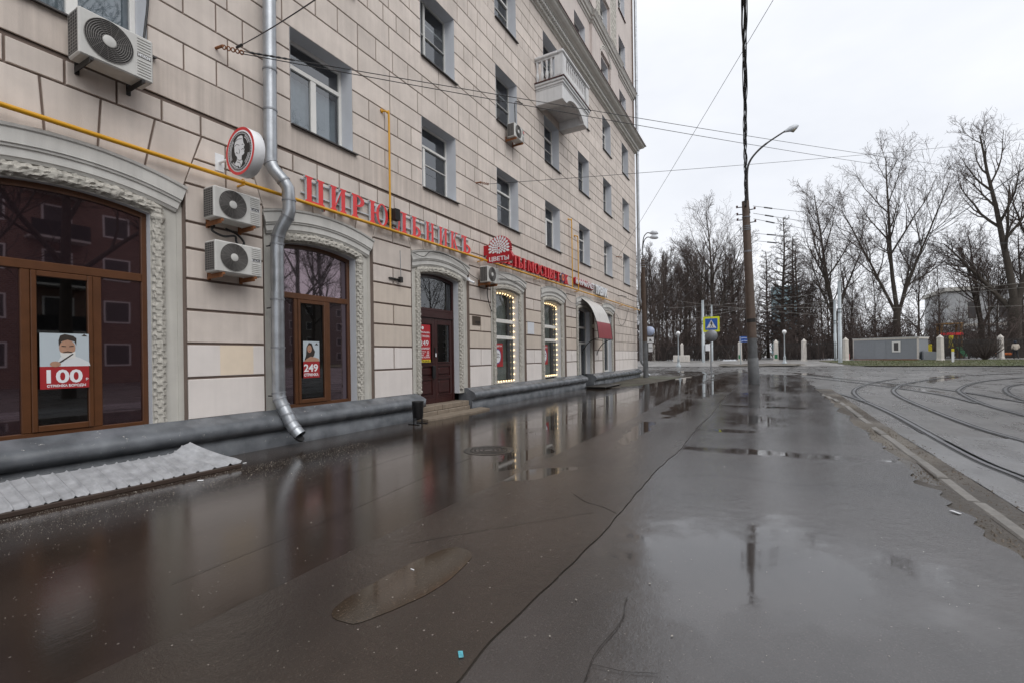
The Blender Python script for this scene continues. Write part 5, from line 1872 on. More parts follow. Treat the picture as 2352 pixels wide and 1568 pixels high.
printed(p2, 'emblem_print', [(.70, .86), (.82, .97), (.94, .86)], M['hairp'], .0014, O[0], O[1], O[2], O[3])
text_mesh('249', 0.20, 0.001, M['white'], p2, 'lettering', facing_street(6.17, .2432, 1.30), .006, .33)
text_mesh('СТРИЖКА', 0.075, 0.001, M['white'], p2, 'lettering', facing_street(6.17, .2432, 1.205), .003, .34)
p3_ = poster('poster', 'tall red price list with a yellow phone strip in the maroon door', 9.72, 1.40, 10.20, 2.42, 0.300, 1.49, mat('price_red', (0.42, 0.015, 0.022), 0.45, var=0.1), M['yellow'])
for s_, z, h_, wd_ in (('ЦИРЮЛЬНИКЪ', 2.19, .055, .42), ('СТРИЖКА', 2.08, .075, .40), ('249', 1.87, .19, .36), ('МАНИКЮР', 1.76, .075, .40), ('ДЛЯ ВАС   30%', 1.69, .04, .38), ('ПО ЧТ      30%', 1.64, .04, .38), ('И ПН      150%', 1.59, .04, .38), ('ВСЕ УСЛУГИ', 1.535, .05, .40)):
    text_mesh(s_, h_, 0.001, M['white'], p3_, 'lettering', facing_street(9.76, .2985, z), .0015, wd_)
text_mesh('673-24-05', .075, 0.001, M['black'], p3_, 'lettering', facing_street(9.77, .2980, 1.425), .0015, .38)
MB().disc((9.88, .2985, 2.33), .045, 'Y', 18).build('emblem_print', M['white'], p3_)
for x0, x1, lab in ((13.50, 14.20, 'red flower-shop poster with a white oval in the first lit window'), (17.42, 17.98, 'red flower-shop poster with a white oval in the second lit window')):
    pq = poster('poster', lab, x0, 1.20, x1, 2.0, 0.318, 1.20, M['poster_red'], M['poster_red'])
    cx_ = (x0 + x1) / 2
    MB().disc((cx_, .3165, 1.56), (x1 - x0) * .32, 'Y', 24, ry=.26).build('oval_rim', mat('oval_rim', (0.12, 0.10, 0.30), .5, var=.6, scale=12), pq)
    MB().disc((cx_, .3155, 1.56), (x1 - x0) * .27, 'Y', 24, ry=.22).build('oval_print', M['white'], pq)
    text_mesh('МОСЦВЕТОК', .075, .001, M['white'], pq, 'lettering', facing_street(x0 + .05, .3165, 1.88), .002, (x1 - x0) - .1)
    text_mesh('ДЕНЬ', .08, .001, M['hairp'], pq, 'lettering', facing_street(cx_ - (x1 - x0) * .17, .3145, 1.60), .002, (x1 - x0) * .34)
    text_mesh('ЦВЕТА', .07, .001, M['hairp'], pq, 'lettering', facing_street(cx_ - (x1 - x0) * .19, .3145, 1.51), .002, (x1 - x0) * .38)
pl = thing('plaque', 'dark bronze plaque beside the maroon door', 'plaque', (12.04, 0, 2.5))
MB().rbox(11.82, -0.02, 2.50, 12.27, -0.001, 2.77, .006).build('plate', mat('bronze_plate', (0.10, 0.075, 0.055), .4, metal=.5, var=.2), pl)
text_mesh('НОТАР', .10, .003, M['black'], pl, 'lettering', facing_street(11.98, -0.022, 2.55), .002, .24)
q = MB().rbox(15.50, -0.012, 2.36, 16.05, -0.001, 2.80, .004).build('notice_board', M['reveal'])
tag(q, 'pale blue blank notice board on the pier between the lit windows', 'notice board')
# bare light bulbs round the flower windows
M['bulb'] = emit('bulb_glow', (1.0, 0.72, 0.38), 3.0)
bmesh_ = None
for i, lab in ((4, 'string of warm round bulbs framing the first flower-shop window'), (5, 'string of warm round bulbs framing the second flower-shop window')):
    a, b = OPEN[i]
    zb = 0.70 if i == 4 else 0.74
    ls = thing('light_string', lab, 'light string', ((a + b) / 2, 0.28, zb))
    sp = [(b - 0.06, zb + 0.215 * k) for k in range(1, 14)] + [(a + 0.06, zb + 0.215 * k) for k in range(1, 14)]
    for k in range(9):
        x = a + 0.1 + (b - a - 0.2) * k / 8
        sp.append((x, arc(CXS[i], R_IN - 0.09, x)))
        sp.append((x, zb))
    cable = [(a + .06, .30, zb), (a + .06, .30, 3.6)] + [(a + .06 + (b - a - .12) * k / 8, .30, arc(CXS[i], R_IN - .07, a + .06 + (b - a - .12) * k / 8)) for k in range(9)] + [(b - .06, .30, zb)]
    MB().tube(cable, 0.008, 5).build('flex', M['black'], ls)
    for (x, z) in sp:
        if bmesh_ is None:
            o_ = MB().lathe([(0.001, -0.026), (0.015, -0.021), (0.025, -0.006), (0.025, 0.006), (0.015, 0.021), (0.001, 0.026)], (0, 0, 0), 10).build('bulb', M['bulb'], ls)
            bmesh_ = o_.data
        else:
            o_ = link('bulb', bmesh_, ls)
        off = WL[ls.name]
        o_.location = (x - off[0], 0.265 - off[1], z - off[2])
# small fittings
cm = thing('security_camera', 'small white security camera at the arch of the maroon door', 'camera', (11.6, -0.05, 3.78))
MB().tube([(11.62, -0.04, 3.80), (11.72, -0.16, 3.73)], 0.035, 10).build('body', M['white'], cm)
MB().box(11.56, -0.06, 3.79, 11.64, 0.0, 3.88).build('mount', M['white'], cm)
MB().tube([(11.722, -0.162, 3.729), (11.73, -0.172, 3.722)], 0.022, 8).build('lens', M['black'], cm)
fl1 = thing('floodlight', 'dark ribbed floodlight hung among the red barber letters', 'light fitting', (8.32, -0.1, 4.8))
mb = MB()
for k in range(6):
    mb.box(8.27 + .028 * k, -0.28, 4.74, 8.285 + .028 * k, -0.14, 5.0)
mb.rbox(8.26, -0.16, 4.78, 8.44, -0.04, 5.02, .01)
mb.build('housing', M['iron'], fl1)
MB().box(8.33, -0.04, 4.88, 8.37, 0.0, 4.92).build('mount', M['iron'], fl1)
wl = thing('wall_lamp', 'glazed bulkhead wall lamp beside the awning strut', 'lamp', (22.86, -0.06, 2.92))
MB().lathe([(0.02, 0.0), (0.10, -0.01), (0.11, -0.05), (0.09, -0.12), (0.02, -0.15)], (22.86, 0.06, 3.0), 14, axis='Y').build('glass', mat('lamp_glass', (.55, .5, .38), .2, var=.1), wl)
MB().box(22.78, 0.04, 2.86, 22.94, 0.098, 3.14).build('base', M['iron'], wl)
an = thing('antenna', 'thin rod antenna on a bracket on the pier left of the maroon door', 'antenna', (8.55, -0.1, 3.3))
MB().tube([(8.62, -0.10, 3.40), (8.60, -0.10, 4.10)], 0.009, 6).build('rod', M['zinc_dull'], an)
mb = MB()
mb.box(8.30, -0.05, 3.40, 8.66, -0.0, 3.43)
mb.box(8.58, -0.13, 3.34, 8.66, -0.05, 3.47)
mb.build('bracket', M['iron'], an)
# cables draped over the arches
for lab, pts in (('thin cable sagging over the hood of the maroon door', [(9.15, -0.05, 4.15), (9.5, -0.08, 4.12), (9.8, -0.08, 4.30), (10.4, -0.08, 4.35), (11.2, -0.07, 4.22), (11.7, -0.03, 4.0), (12.1, -0.05, 3.9)]),
                 ('thin cable sagging over the hood of the first lit window', [(13.0, -0.06, 4.28), (13.6, -0.08, 4.2), (14.2, -0.08, 4.12), (14.8, -0.08, 4.18), (15.4, -0.04, 4.0)]),
                 ('thin cable looping past the awning towards the blank end wall', [(18.9, -0.05, 4.28), (19.6, -0.06, 3.95), (20.5, -0.06, 3.92), (23.6, -0.06, 4.1), (26.8, -0.05, 3.9), (27.6, -0.05, 3.35), (28.6, -0.05, 3.5), (29.6, -0.05, 4.4)])):
    q = MB().tube(spline(pts, 6), 0.009, 5).build('cable', M['wire'])
    tag(q, lab, 'cable')

# --- overhead wires anchored in the facade
def wire(label, p, q, sag, r=0.008, n=24, name='overhead_wire', m='wire', insul=()):
    p, q = Vector(p), Vector(q)
    pts = []
    for k in range(n + 1):
        t = k / n
        c = p.lerp(q, t)
        c.z -= sag * 4 * t * (1 - t)
        pts.append(c)
    t_ = thing(name, label, 'wire', tuple(p))
    MB().tube(pts, r, 5).build('strand', M[m], t_)
    for f0, f1, rr_ in insul:
        a_, b_ = p.lerp(q, f0), p.lerp(q, f1)
        for o_, f_ in ((a_, f0), (b_, f1)): o_.z -= sag * 4 * f_ * (1 - f_)
        d = (b_ - a_)
        MB().tube([a_ + d * (k / 14) for k in range(15)], [rr_ * (1.0 if k % 2 else 0.55) for k in range(15)], 8).build('insulator', M['wire'], t_)
    return t_
A1, A2, A3 = Vector((4.42, -0.02, 6.60)), Vector((12.15, -0.02, 6.86)), Vector((27.1, -0.02, 7.27))
for A_, lab in ((A1, 'rusty eye bolt with shackles anchoring wires in the wall left of the downpipe'), (A2, 'rusty eye bolt anchoring a wire between second-floor windows'), (A3, 'small rusty eye bolt anchoring a wire near the house corner')):
    eb_ = thing('wall_anchor', lab, 'anchor', tuple(A_))
    MB().tube([A_ + Vector((0, 0.02, 0)), A_ + Vector((0.02, -0.14, 0))], 0.022, 8).build('bolt', M['rust'], eb_)
    mb = MB()
    for k in range(5):
        c = A_ + Vector((0.05 + 0.055 * k, -0.12 - 0.03 * k, 0.0))
        mb.tube([c + Vector((0.03 * cos(a_ * pi / 4), -0.01 * sin(a_ * pi / 4), 0.03 * sin(a_ * pi / 4))) for a_ in range(9)], 0.010, 5)
    mb.build('shackle', M['rust'], eb_)
wire('upper of the twin wires crossing the facade to the street', A1 + Vector((.25, -.2, .03)), at_depth(2440, 408, 46), 0.35, insul=((0.002, 0.012, .02),))
wire('lower of the twin wires crossing the facade to the street', A1 + Vector((.25, -.22, -.02)), at_depth(2440, 420, 46), 0.55)
wire('wire climbing from the left wall anchor across the downpipe', A1 + Vector((.2, -.2, .05)), at_depth(760, -25, 5.2), 0.03, insul=((0.01, 0.09, .022),))
wire('wire from the second-floor anchor with a long ribbed insulator', A2 + Vector((.25, -.2, 0)), at_depth(2480, 306, 30), 0.15, insul=((0.9, 0.965, .055),))
wire('steep wire rising from the corner anchor past the pole', A3 + Vector((.1, -.1, 0)), at_depth(1800, -40, 13), 0.05)
q = MB().tube([(27.3, -0.01, 5.0), (27.4, -0.25, 5.02), (28.6, -0.2, 5.05)], 0.02, 6).build('wall_bracket', M['iron'])
tag(q, 'short iron bracket below the last second-floor window', 'bracket')

# ------------------------------------------------------------------ things on the pavement
sh = thing('corrugated_sheet', 'bent pale corrugated sheet lying over a pit by the plinth', 'metal sheet', (2.8, -0.8, 0))
mb = MB()
v, f = [], []
nx, ny = 400, 14
for i in range(nx + 1):
    u = i / nx
    x = 0.2 + 3.6 * u
    for j in range(ny + 1):
        t = j / ny
        ph = (x * 8.2 + 0.12 * noise.noise(Vector((x, 0, 2)))) % 1.0
        rib = 0.030 * max(0.0, 1 - abs(ph - 0.16) / 0.16) * (1 - 0.3 * t)
        y = -1.12 + 0.62 * t + 0.02 * noise.noise(Vector((x * 1.5, t, 0)))
        z = 0.075 + 0.17 * t ** 1.15 + rib + 0.014 * noise.noise(Vector((x * 2.2, t * 2, 5)))
        if t < 0.12:
            z += 0.018 * noise.noise(Vector((x * 9, 3, 1))) - 0.03 * (0.12 - t) / 0.12
        z += 0.10 * sstep(0.90, 1.0, u) * t * t + 0.015 * sstep(.9, 1, u)
        xx = x + 0.28 * sstep(0.86, 1.0, u) * (1 - t) - 0.10 * sstep(.86, 1, u) * t
        v.append((xx, y, z))
k = ny + 1
for i in range(nx):
    for j in range(ny):
        f.append((i * k + j, (i + 1) * k + j, (i + 1) * k + j + 1, i * k + j + 1))
mb.add(v, f, 0, False)
mb.build('sheet', mat('painted_sheet', (0.37, 0.375, 0.39), 0.45, var=0.30, scale=7, bump=0.2, bscale=25, streak=0.12), sh)
mb = MB()
mb.rbox(0.1, -1.16, 0.0, 4.05, -1.10, 0.05, .006)
mb.rbox(3.99, -1.10, 0.0, 4.05, -0.30, 0.05, .006)
mb.build('pit_frame', mat('pit_frame', (0.05, 0.032, 0.024), .6, var=.3), sh)
MB().box(0.15, -1.10, -0.01, 3.99, -0.18, 0.006).build('pit', M['black'], sh)

bn = thing('litter_bin', 'small black litter bin on legs at the end of the plinth', 'litter bin', (8.55, -0.62, 0))
MB().lathe([(0.001, 0.14), (0.11, 0.14), (0.118, 0.15), (0.135, 0.50), (0.14, 0.52), (0.14, 0.535), (0.122, 0.535), (0.11, 0.17), (0.001, 0.17)], (8.55, -0.62, 0), 22).build('bucket', M['black'], bn)
for sx in (-1, 1):
    MB().box(8.55 + sx * .145 - .012, -0.632, 0.0, 8.55 + sx * .145 + .012, -0.608, 0.42).build('leg', M['black'], bn)
    MB().box(8.55 + sx * .145 - .012, -0.78, 0.0, 8.55 + sx * .145 + .012, -0.46, 0.016).build('foot', M['black'], bn)
MB().box(8.41, -0.628, 0.10, 8.69, -0.612, 0.125).build('crossbar', M['black'], bn)

gr = thing('grate_platform', 'low dark metal platform in front of the minimarket door', 'platform', (22.2, -0.8, 0))
MB().rbox(20.95, -1.2, 0.06, 23.6, -0.22, 0.10, .01).build('deck', mat('wet_iron', (0.05, 0.045, 0.04), .35, metal=.3, var=.25), gr)
for x in (21.1, 23.4):
    MB().box(x, -1.15, 0.0, x + .06, -0.25, 0.06).build('leg', M['iron'], gr)

mh = thing('manhole_cover', 'round ribbed manhole cover under a film of water', 'manhole', (6.6, -3.75, 0))
MB().lathe([(0.001, 0.004), (0.33, 0.004), (0.335, 0.0035), (0.345, 0.0028), (0.40, 0.005), (0.415, 0.003)], (6.6, -3.75, 0), 40).build('cover', mat('wet_cast_iron', (.035, .03, .027), .22, metal=.2, var=.3, scale=30, bump=.3, bscale=40), mh)
mb = MB()
for r_ in (0.08, 0.15, 0.22, 0.29):
    mb.ring((6.6, -3.75, 0.0062), r_, r_ + .02, 'Z', 36)
mb.build('rib_ring', M['groove'], mh)

# the muddy hollow full of rain
pt = thing('puddle', 'elongated puddle standing in a shallow hole in the asphalt', 'puddle', (2.5, -5.62, 0))
rng_ = random.Random(5)
mudm = asphalt('puddle_bed', (0.062, 0.045, 0.032), rough=(0.02, 0.05), spec=0.9, grain=0.02, coarse=0.05, speckle=0.9)
wpts = []
ex = Vector((0.984, -0.06, 0)).normalized()
ey = Vector((0.06, 0.984, 0))
for k in range(60):
    an = 2 * pi * k / 60
    a_ = 0.60 * cos(an)
    sn_ = sin(an)
    b_ = 0.215 * (abs(sn_) ** 0.72) * (1 if sn_ > 0 else -1) + 0.04 * cos(an) ** 2 - 0.02
    w_ = 1 + 0.06 * noise.noise(Vector((cos(an) * 3, sin(an) * 3, 1.7)))
    c = Vector((2.50, -5.64, 0)) + ex * a_ * w_ + ey * b_ * w_
    wpts.append((c.x, c.y, 0.0055))
MB().add(wpts, [list(range(60))]).build('water', mudm, pt)
# litter
rl_ = random.Random(8)
for lab, x, y, l, wd_, m_ in (('blue and white sweet wrapper on the pavement', 1.98, -6.42, .05, .025, 'wrap'), ('white paper scrap on the asphalt in front of the corrugated sheet', 3.35, -1.42, .07, .03, 'white'), ('white paper scrap beside the lifted corner of the sheet', 4.22, -0.95, .05, .03, 'white'), ('white cigarette butt lying in the muddy puddle', 2.62, -5.55, .035, .008, 'white'), ('white cigarette butt by the kerb gap', 5.9, -9.35, .09, .03, 'white')):
    if m_ == 'wrap' and 'wrap' not in M:
        M['wrap'] = mat('wrapper_print', (0.10, 0.42, 0.50), .35, var=.5, scale=60)
    a_ = rl_.uniform(0, pi)
    o_ = MB().rbox(-l / 2, -wd_ / 2, 0, l / 2, wd_ / 2, .006, .002).build('litter', M[m_])
    o_.location = (x, y, gz(x, y) + .006)
    o_.rotation_euler = (rl_.uniform(-.1, .1), rl_.uniform(-.05, .05), a_)
    tag(o_, lab, 'litter')
# grit washed out along the wall
gb = MB()
rgg = random.Random(77)
for _ in range(5000):
    if rgg.random() < 0.86:
        x = rgg.uniform(0.3, 6.2); y = -1.2 - abs(rgg.gauss(0, 0.55))
    else:
        x = rgg.uniform(0.4, 9.0); y = rgg.uniform(-9.0, -1.0)
    s_ = rgg.uniform(.0012, .0032) * (2.2 if rgg.random() < .04 else 1)
    a_ = rgg.uniform(0, pi)
    z = gz(x, y) + .004
    c_, d_ = cos(a_) * s_, sin(a_) * s_
    gb.add([(x + c_ * 1.6, y + d_ * 1.6, z), (x - d_, y + c_, z), (x - c_ * 1.6, y - d_ * 1.6, z), (x + d_, y - c_, z), (x, y, z + s_ * .8)], [(0, 1, 4), (1, 2, 4), (2, 3, 4), (3, 0, 4)])
o_ = gb.build('grit', mat('pale_grit', (0.36, 0.33, 0.29), .7, var=.4, scale=40), None, 'stuff')
tag(o_, 'pale grit and plaster crumbs scattered over the wet pavement', 'grit')

gb = MB()
for _ in range(9000):
    x = rgg.uniform(3.5, 19)
    y = -9.64 + rgg.gauss(0, 0.17)
    if -9.75 < y < -9.57 or y > -9.3 or y < -10.1: continue
    s_ = rgg.choice((.003, .004, .005, .006, .008, .013)) * rgg.uniform(.6, 1.1)
    z = gz(x, y) - .018
    a_ = rgg.uniform(0, pi)
    q = [(x + s_ * 1.3 * cos(a_ + j * pi / 2 + rgg.uniform(-.4, .4)), y + s_ * cos(a_) * .2 + s_ * sin(a_ + j * pi / 2), z) for j in range(4)]
    gb.add(q + [(x + rgg.uniform(-.3, .3) * s_, y, z + s_ * 1.1)], [(0, 1, 4), (1, 2, 4), (2, 3, 4), (3, 0, 4)])
o_ = gb.build('rubble', mat('kerb_rubble', (0.15, 0.125, 0.10), .8, var=.5, scale=9), None, 'stuff')
tag(o_, 'loose gravel and crumbled asphalt on both sides of the sunken kerb', 'gravel')

# ------------------------------------------------------------------ poles and signs
def ppt(px, py, x0, y0):
    """point above the spot (x0, y0) seen at a picture height"""
    Z = proj(x0, y0, 0)
    return at_depth(px, py, Z)
pb = on_ground(1732, 880.5)
pole = thing('utility_pole', 'leaning brown concrete utility pole with a grey repaired foot', 'pole', tuple(pb))
ptop = at_depth(1712, 463, proj(pb.x, pb.y, 0))
def along(t): return pb.lerp(ptop, t)
MB().tube([along(0) - Vector((0, 0, .1)), along(.02), along(.14), along(.141)], [.235, .235, .225, .20], 20).build('jacket', M['pole_grey'], pole)
MB().tube([along(.1), along(.26)], [.205, .19], 20).build('foot', M['pole_grey'], pole)
MB().tube([along(.25), along(.5), along(.75), along(1)], [.20, .185, .17, .15], 20).build('shaft', M['concrete_pole'], pole)
MB().tube([along(.335), along(.355)], [.20, .20], 18).build('band_clamp', M['iron'], pole)
for t_ in (.72, .725, .84, .85, .86, .91):
    MB().tube([along(t_), along(t_ + .004)], [.18, .18], 16).build('wire_band', M['zinc_dull'], pole)
arm = spline([along(.93) + Vector((0, -.14, 0)), along(1.0) + Vector((0, -.1, 0)), at_depth(1716, 400, 21.6), at_depth(1722, 372, 21.6), at_depth(1740, 348, 21.6), at_depth(1765, 327, 21.6), at_depth(1806, 300, 21.6)], 5)
MB().tube(arm, [.045] * (len(arm) - 6) + [.035] * 6, 8).build('lamp_arm', M['iron'], pole)
h0, h1 = at_depth(1802, 303, 21.6), at_depth(1834, 289, 21.6)
dd = h1 - h0
mb = MB()
mb.tube([h0, h0 + dd * .2, h0 + dd * .45, h0 + dd * .8, h1], [.05, .08, .13, .12, .03], 12)
mb.build('lamp_head', M['lettergrey'], pole)
MB().tube([h0 + dd * .40 - Vector((0, 0, .06)), h0 + dd * .6 - Vector((0, 0, .10)), h0 + dd * .85 - Vector((0, 0, .05))], [.05, .11, .05], 10).build('lamp_glass', mat('sodium_glass', (.30, .27, .20), .2, var=.1), pole)
for t_, sgn in ((.97, -1), (.93, -1), (.95, 1), (.90, -1), (.88, 1)):
    c = along(t_)
    MB().tube([c, c + Vector((0.05, .38 * sgn * -1, .03))], .022, 6).build('cross_pin', M['iron'], pole)
    MB().lathe([(.01, -.02), (.05, 0), (.03, .04), (.055, .07), (.02, .10)], tuple(c + Vector((.05, -.36 * sgn, .02))), 8).build('insulator', M['flash'], pole)
# cable bundle running from the pole back over the pavement
cb = thing('cable_bundle', 'tangled bundle of black cables running from the pole top overhead', 'cable', tuple(along(1)))
rb = random.Random(31)
e0 = along(.97)
e1 = at_depth(1709, -130, 7.2)
for k in range(8):
    pts = []
    ph, am_ = rb.uniform(0, 6), rb.uniform(.02, .055)
    for j in range(61):
        t = j / 60
        c = e0.lerp(e1, t)
        c.z -= 0.25 * 4 * t * (1 - t)
        c += Vector((0, cos(ph + t * 19), sin(ph + t * 19))) * am_
        c += Vector((0, noise.noise(Vector((t * 12, k, 0))), noise.noise(Vector((t * 12, k, 9))))) * .035
        pts.append(c)
    MB().tube(pts, rb.uniform(.009, .017), 5).build('strand', M['wire'], cb)
# wires leaving the pole
for k, (t_, px, py, Z, sg_) in enumerate(((.97, 2420, 470, 40, .9), (.93, 2420, 505, 42, 1.0), (.90, 2420, 540, 44, 1.1), (.82, 2420, 548, 46, .5), (.78, 2420, 560, 46, .7))):
    wire('wire strung from the utility pole towards the park side, number %s from the top' % ('one two three four five'.split()[k]), along(t_) + Vector((0.05, -.3, 0)), at_depth(px, py, Z), sg_, .010, insul=((.02, .035, .035),))
for k, (t_, px, py, Z) in enumerate(((.86, 1478, 705, 60), (.80, 1478, 735, 62))):
    wire(('higher' if k == 0 else 'lower') + ' wire strung from the utility pole towards the trees behind the house corner', along(t_) + Vector((0, .2, 0)), at_depth(px, py, Z), .9, .010)
wire('thick dark blue cable slanting up from the trees over the tracks', at_depth(2060, 590, 60), at_depth(2440, 325, 22), .1, .028, insul=((.26, .30, .07),))
M['contact'] = mat('contact_wire', (0.30, 0.29, 0.27), .35, metal=.5, var=.1)
for k, (x0, y0, Z0, x1, y1, Z1) in enumerate(((1482, 742, 52, 1692, 712, 57), (1530, 708, 66, 1900, 672, 60), (1600, 716, 62, 2440, 640, 46), (1720, 705, 60, 2440, 700, 52), (1560, 692, 62, 2060, 735, 50), (1880, 690, 58, 2440, 652, 40))):
    wire(('first', 'second', 'third', 'fourth', 'fifth', 'sixth')[k] + ' pale contact wire of the tram line slung between the masts', at_depth(x0, y0, Z0), at_depth(x1, y1, Z1), .25, .013, m='contact')

# second pole at the corner of the house
p2b = Vector((31.0, -0.75, gz(31, -.75)))
pole2 = thing('lamp_post', 'brown lamp post with twin lamp heads at the house corner', 'lamp post', tuple(p2b))
z0 = p2b.z
MB().tube([(31.02, -.75, z0 - .1), (31.0, -.73, 2.6)], [.17, .15], 16).build('foot', M['pole_grey'], pole2)
MB().tube([(31.0, -.73, 2.4), (30.95, -.70, 5.0), (30.9, -.68, 7.75)], [.16, .14, .12], 16).build('shaft', M['pole_rust'], pole2)
for z in (7.2, 7.35, 7.5, 7.65):
    MB().tube([(30.9, -.68, z), (30.9, -.68, z + .03)], .135, 12).build('wire_band', M['zinc_dull'], pole2)
for (dx, dz) in ((0, 0), (.25, -.28)):
    MB().tube(spline([(30.9, -.68, 7.7), (30.9, -.68, 8.6 + dz), (30.92, -.76, 9.15 + dz), (30.98, -.95, 9.4 + dz), (31.05, -1.15, 9.38 + dz)], 5), .03, 7).build('lamp_arm', M['iron'], pole2)
    MB().tube([(31.04, -1.10, 9.38 + dz), (31.08, -1.25, 9.40 + dz), (31.14, -1.5, 9.36 + dz), (31.18, -1.62, 9.33 + dz)], [.05, .13, .12, .04], 10).build('lamp_head', M['lettergrey'], pole2)
sgn2 = thing('road_sign', 'blue round sign over two small white plates on the corner lamp post', 'road sign', (31.0, -.95, 1.9))
MB().lathe([(.001, -.012), (.30, -.012), (.30, .012), (.001, .012)], (30.98, -1.05, 3.05), 24, axis='X').build('disc', mat('sign_pale_blue', (.45, .52, .70), .35, var=.05), sgn2)
MB().rbox(30.96, -1.28, 2.32, 30.985, -.86, 2.66, .004).build('plate', M['white'], sgn2)
MB().rbox(30.96, -1.2, 1.72, 30.985, -.94, 2.28, .004).build('plate', M['white'], sgn2)
MB().prism([(30.955, -1.18, 2.40), (30.955, -.98, 2.42), (30.955, -1.05, 2.58)], (.002, 0, 0)).build('arrow_print', M['black'], sgn2)
text_mesh('ЗОНА', .11, .002, M['black'], sgn2, 'lettering', facing_back(30.955, -.96, 1.95), .002, .22)

# pedestrian crossing sign
cs = on_ground(1633.5, 862)
Z = proj(cs.x, cs.y, 0)
cr_ = thing('crossing_sign', 'blue pedestrian crossing sign on a fluorescent yellow board with a round sign back below', 'road sign', tuple(cs))
hd = Vector((cos(HEAD), sin(HEAD), 0))
MB().tube([cs - Vector((0, 0, .1)), cs + Vector((0, 0, 3.7))], .035, 10).build('post', M['zinc_dull'], cr_)
sc_ = Z / FPX
bc = at_depth(1634, 745, Z)
def on_board(u, w_, d):      # board coordinates, board faces along -x
    return (bc.x - .06 - d, bc.y - u, bc.z + w_)
def board(pts, d, m, nm, th=.0):
    mb = MB()
    if th: mb.prism([on_board(p[0], p[1], d) for p in pts], (th, 0, 0))
    else: mb.add([on_board(p[0], p[1], d) for p in pts], [list(range(len(pts)))])
    return mb.build(nm, m, cr_)
def rrect(h_, r_):
    o = []
    for cx_, cz_, a0 in ((h_ - r_, h_ - r_, 0), (-h_ + r_, h_ - r_, pi / 2), (-h_ + r_, -h_ + r_, pi), (h_ - r_, -h_ + r_, 1.5 * pi)):
        for k in range(5):
            a_ = a0 + pi / 2 * k / 4
            o.append((cx_ + r_ * cos(a_), cz_ + r_ * sin(a_)))
    return o
M['fluo'] = mat('fluorescent_yellow', (.80, .86, .02), .4, var=.03)
M['sblue'] = mat('sign_blue', (.015, .11, .48), .35, var=.04)
board(rrect(.46, .05), 0, M['fluo'], 'board', .02)
board(rrect(.345, .02), .003, M['sblue'], 'blue_field')
board([(-.28, -.24), (.28, -.24), (0, .27)], .005, M['white'], 'triangle')
mb = MB()
def bq(pts): mb.add([on_board(p[0], p[1], .007) for p in pts], [list(range(len(pts)))])
bq(oval(.0, .155, .028, .032, 12))
mb.build('figure_head', M['black'], cr_)
for nm, pts in (('figure_body', [(-.03, .12), (.035, .12), (.045, -.02), (-.02, -.02)]), ('figure_leg', [(-.02, -.02), (.02, -.02), (-.05, -.20), (-.09, -.20), (-.03, -.08)]), ('figure_leg', [(.01, -.02), (.045, -.02), (.06, -.10), (.09, -.20), (.05, -.20), (.025, -.10)]), ('figure_arm', [(-.03, .10), (-.02, .06), (-.08, .0), (-.10, .02)]), ('figure_arm', [(.035, .10), (.085, .03), (.075, .0), (.035, .05)])):
    board(pts, .0075, M['black'], nm)
for k in range(5):
    u = -.20 + .09 * k
    board([(u, -.235), (u + .045, -.235), (u + .055, -.205), (u + .015, -.205)], .007, M['black'], 'stripe')
dc_ = at_depth(1634, 771, Z)
MB().lathe([(.001, -.03), (.345, -.03), (.36, 0), (.345, .02), (.001, .02)], (dc_.x - .06, dc_.y, dc_.z), 28, axis='X').build('round_sign_back', M['zinc_dull'], cr_)

# ------------------------------------------------------------------ across the street
def globe_lamp(label, loc):
    t = thing('globe_lamp', label, 'lamp', tuple(loc), 'globe lamps at the park fence')
    x, y, z = loc
    MB().lathe([(.22, -.05), (.22, .12), (.13, .20), (.11, .55), (.13, .60), (.075, .75), (.055, .95), (.045, 2.75), (.06, 2.80), (.09, 2.86), (.05, 2.92)], (x, y, z), 12).build('post', M['oldframe'] if 'R' in label else M['silver'], t)
    MB().lathe([(.02, -.20), (.11, -.17), (.19, -.07), (.20, .02), (.16, .12), (.08, .185), (.005, .20)], (x, y, z + 3.08), 18).build('globe', M['globe'], t)
    return t
l1 = on_ground(1560, 842); l1 = Vector((46.3, -.3, gz(46.3, -.3)))
globe_lamp('white globe lamp beside the low white block at the park fence', l1)
globe_lamp('white globe lamp beside the gate pillars of the park path', Vector((53.1, -9.1, gz(53.1, -9.1))))
# silver tram masts
def mast(label, base, h_, r_, m='silver'):
    t = thing('tram_mast', label, 'mast', tuple(base), 'silver masts along the tram line')
    x, y, z = base
    MB().tube([(x, y, z - .1), (x, y, z + h_ * .45), (x, y, z + h_ * .451), (x, y, z + h_)], [r_, r_, r_ * .86, r_ * .82], 12).build('shaft', M[m], t)
    MB().tube([(x, y, z + h_ - .02), (x, y, z + h_ + .04)], r_ * .9, 12).build('cap', M[m], t)
    for zz_ in (.62, .66):
        MB().tube([(x, y, z + h_ * zz_), (x, y, z + h_ * zz_ + .05)], r_ * 1.1, 12).build('band_clamp', M['iron'], t)
    return t
mast('thick pale silver mast on the lawn left of the grey cabin', Vector((54.6, -13.75, gz(54.6, -13.75))), 7.75, .17)
mast('thin silver mast close behind the thick one by the cabin', Vector((62.8, -14.2, gz(62.8, -14.2))), 6.6, .15)
mast('silver mast with a white box behind the crossing sign', Vector((60.1, -.9, gz(60, -.9))), 7.3, .17)
mast('slim grey mast right behind the crossing sign', Vector((64.9, -1.4, gz(65, -1.4))), 7.1, .11)
bxo = MB().rbox(59.85, -1.65, 1.9, 60.05, -1.15, 2.7, .02).build('control_box', M['white'])
tag(bxo, 'white control box strapped to the silver mast', 'box')
bl = thing('marker_post', 'white marker post with a yellow top standing on the lawn', 'post', (54.4, -21.8, gz(54, -21)))
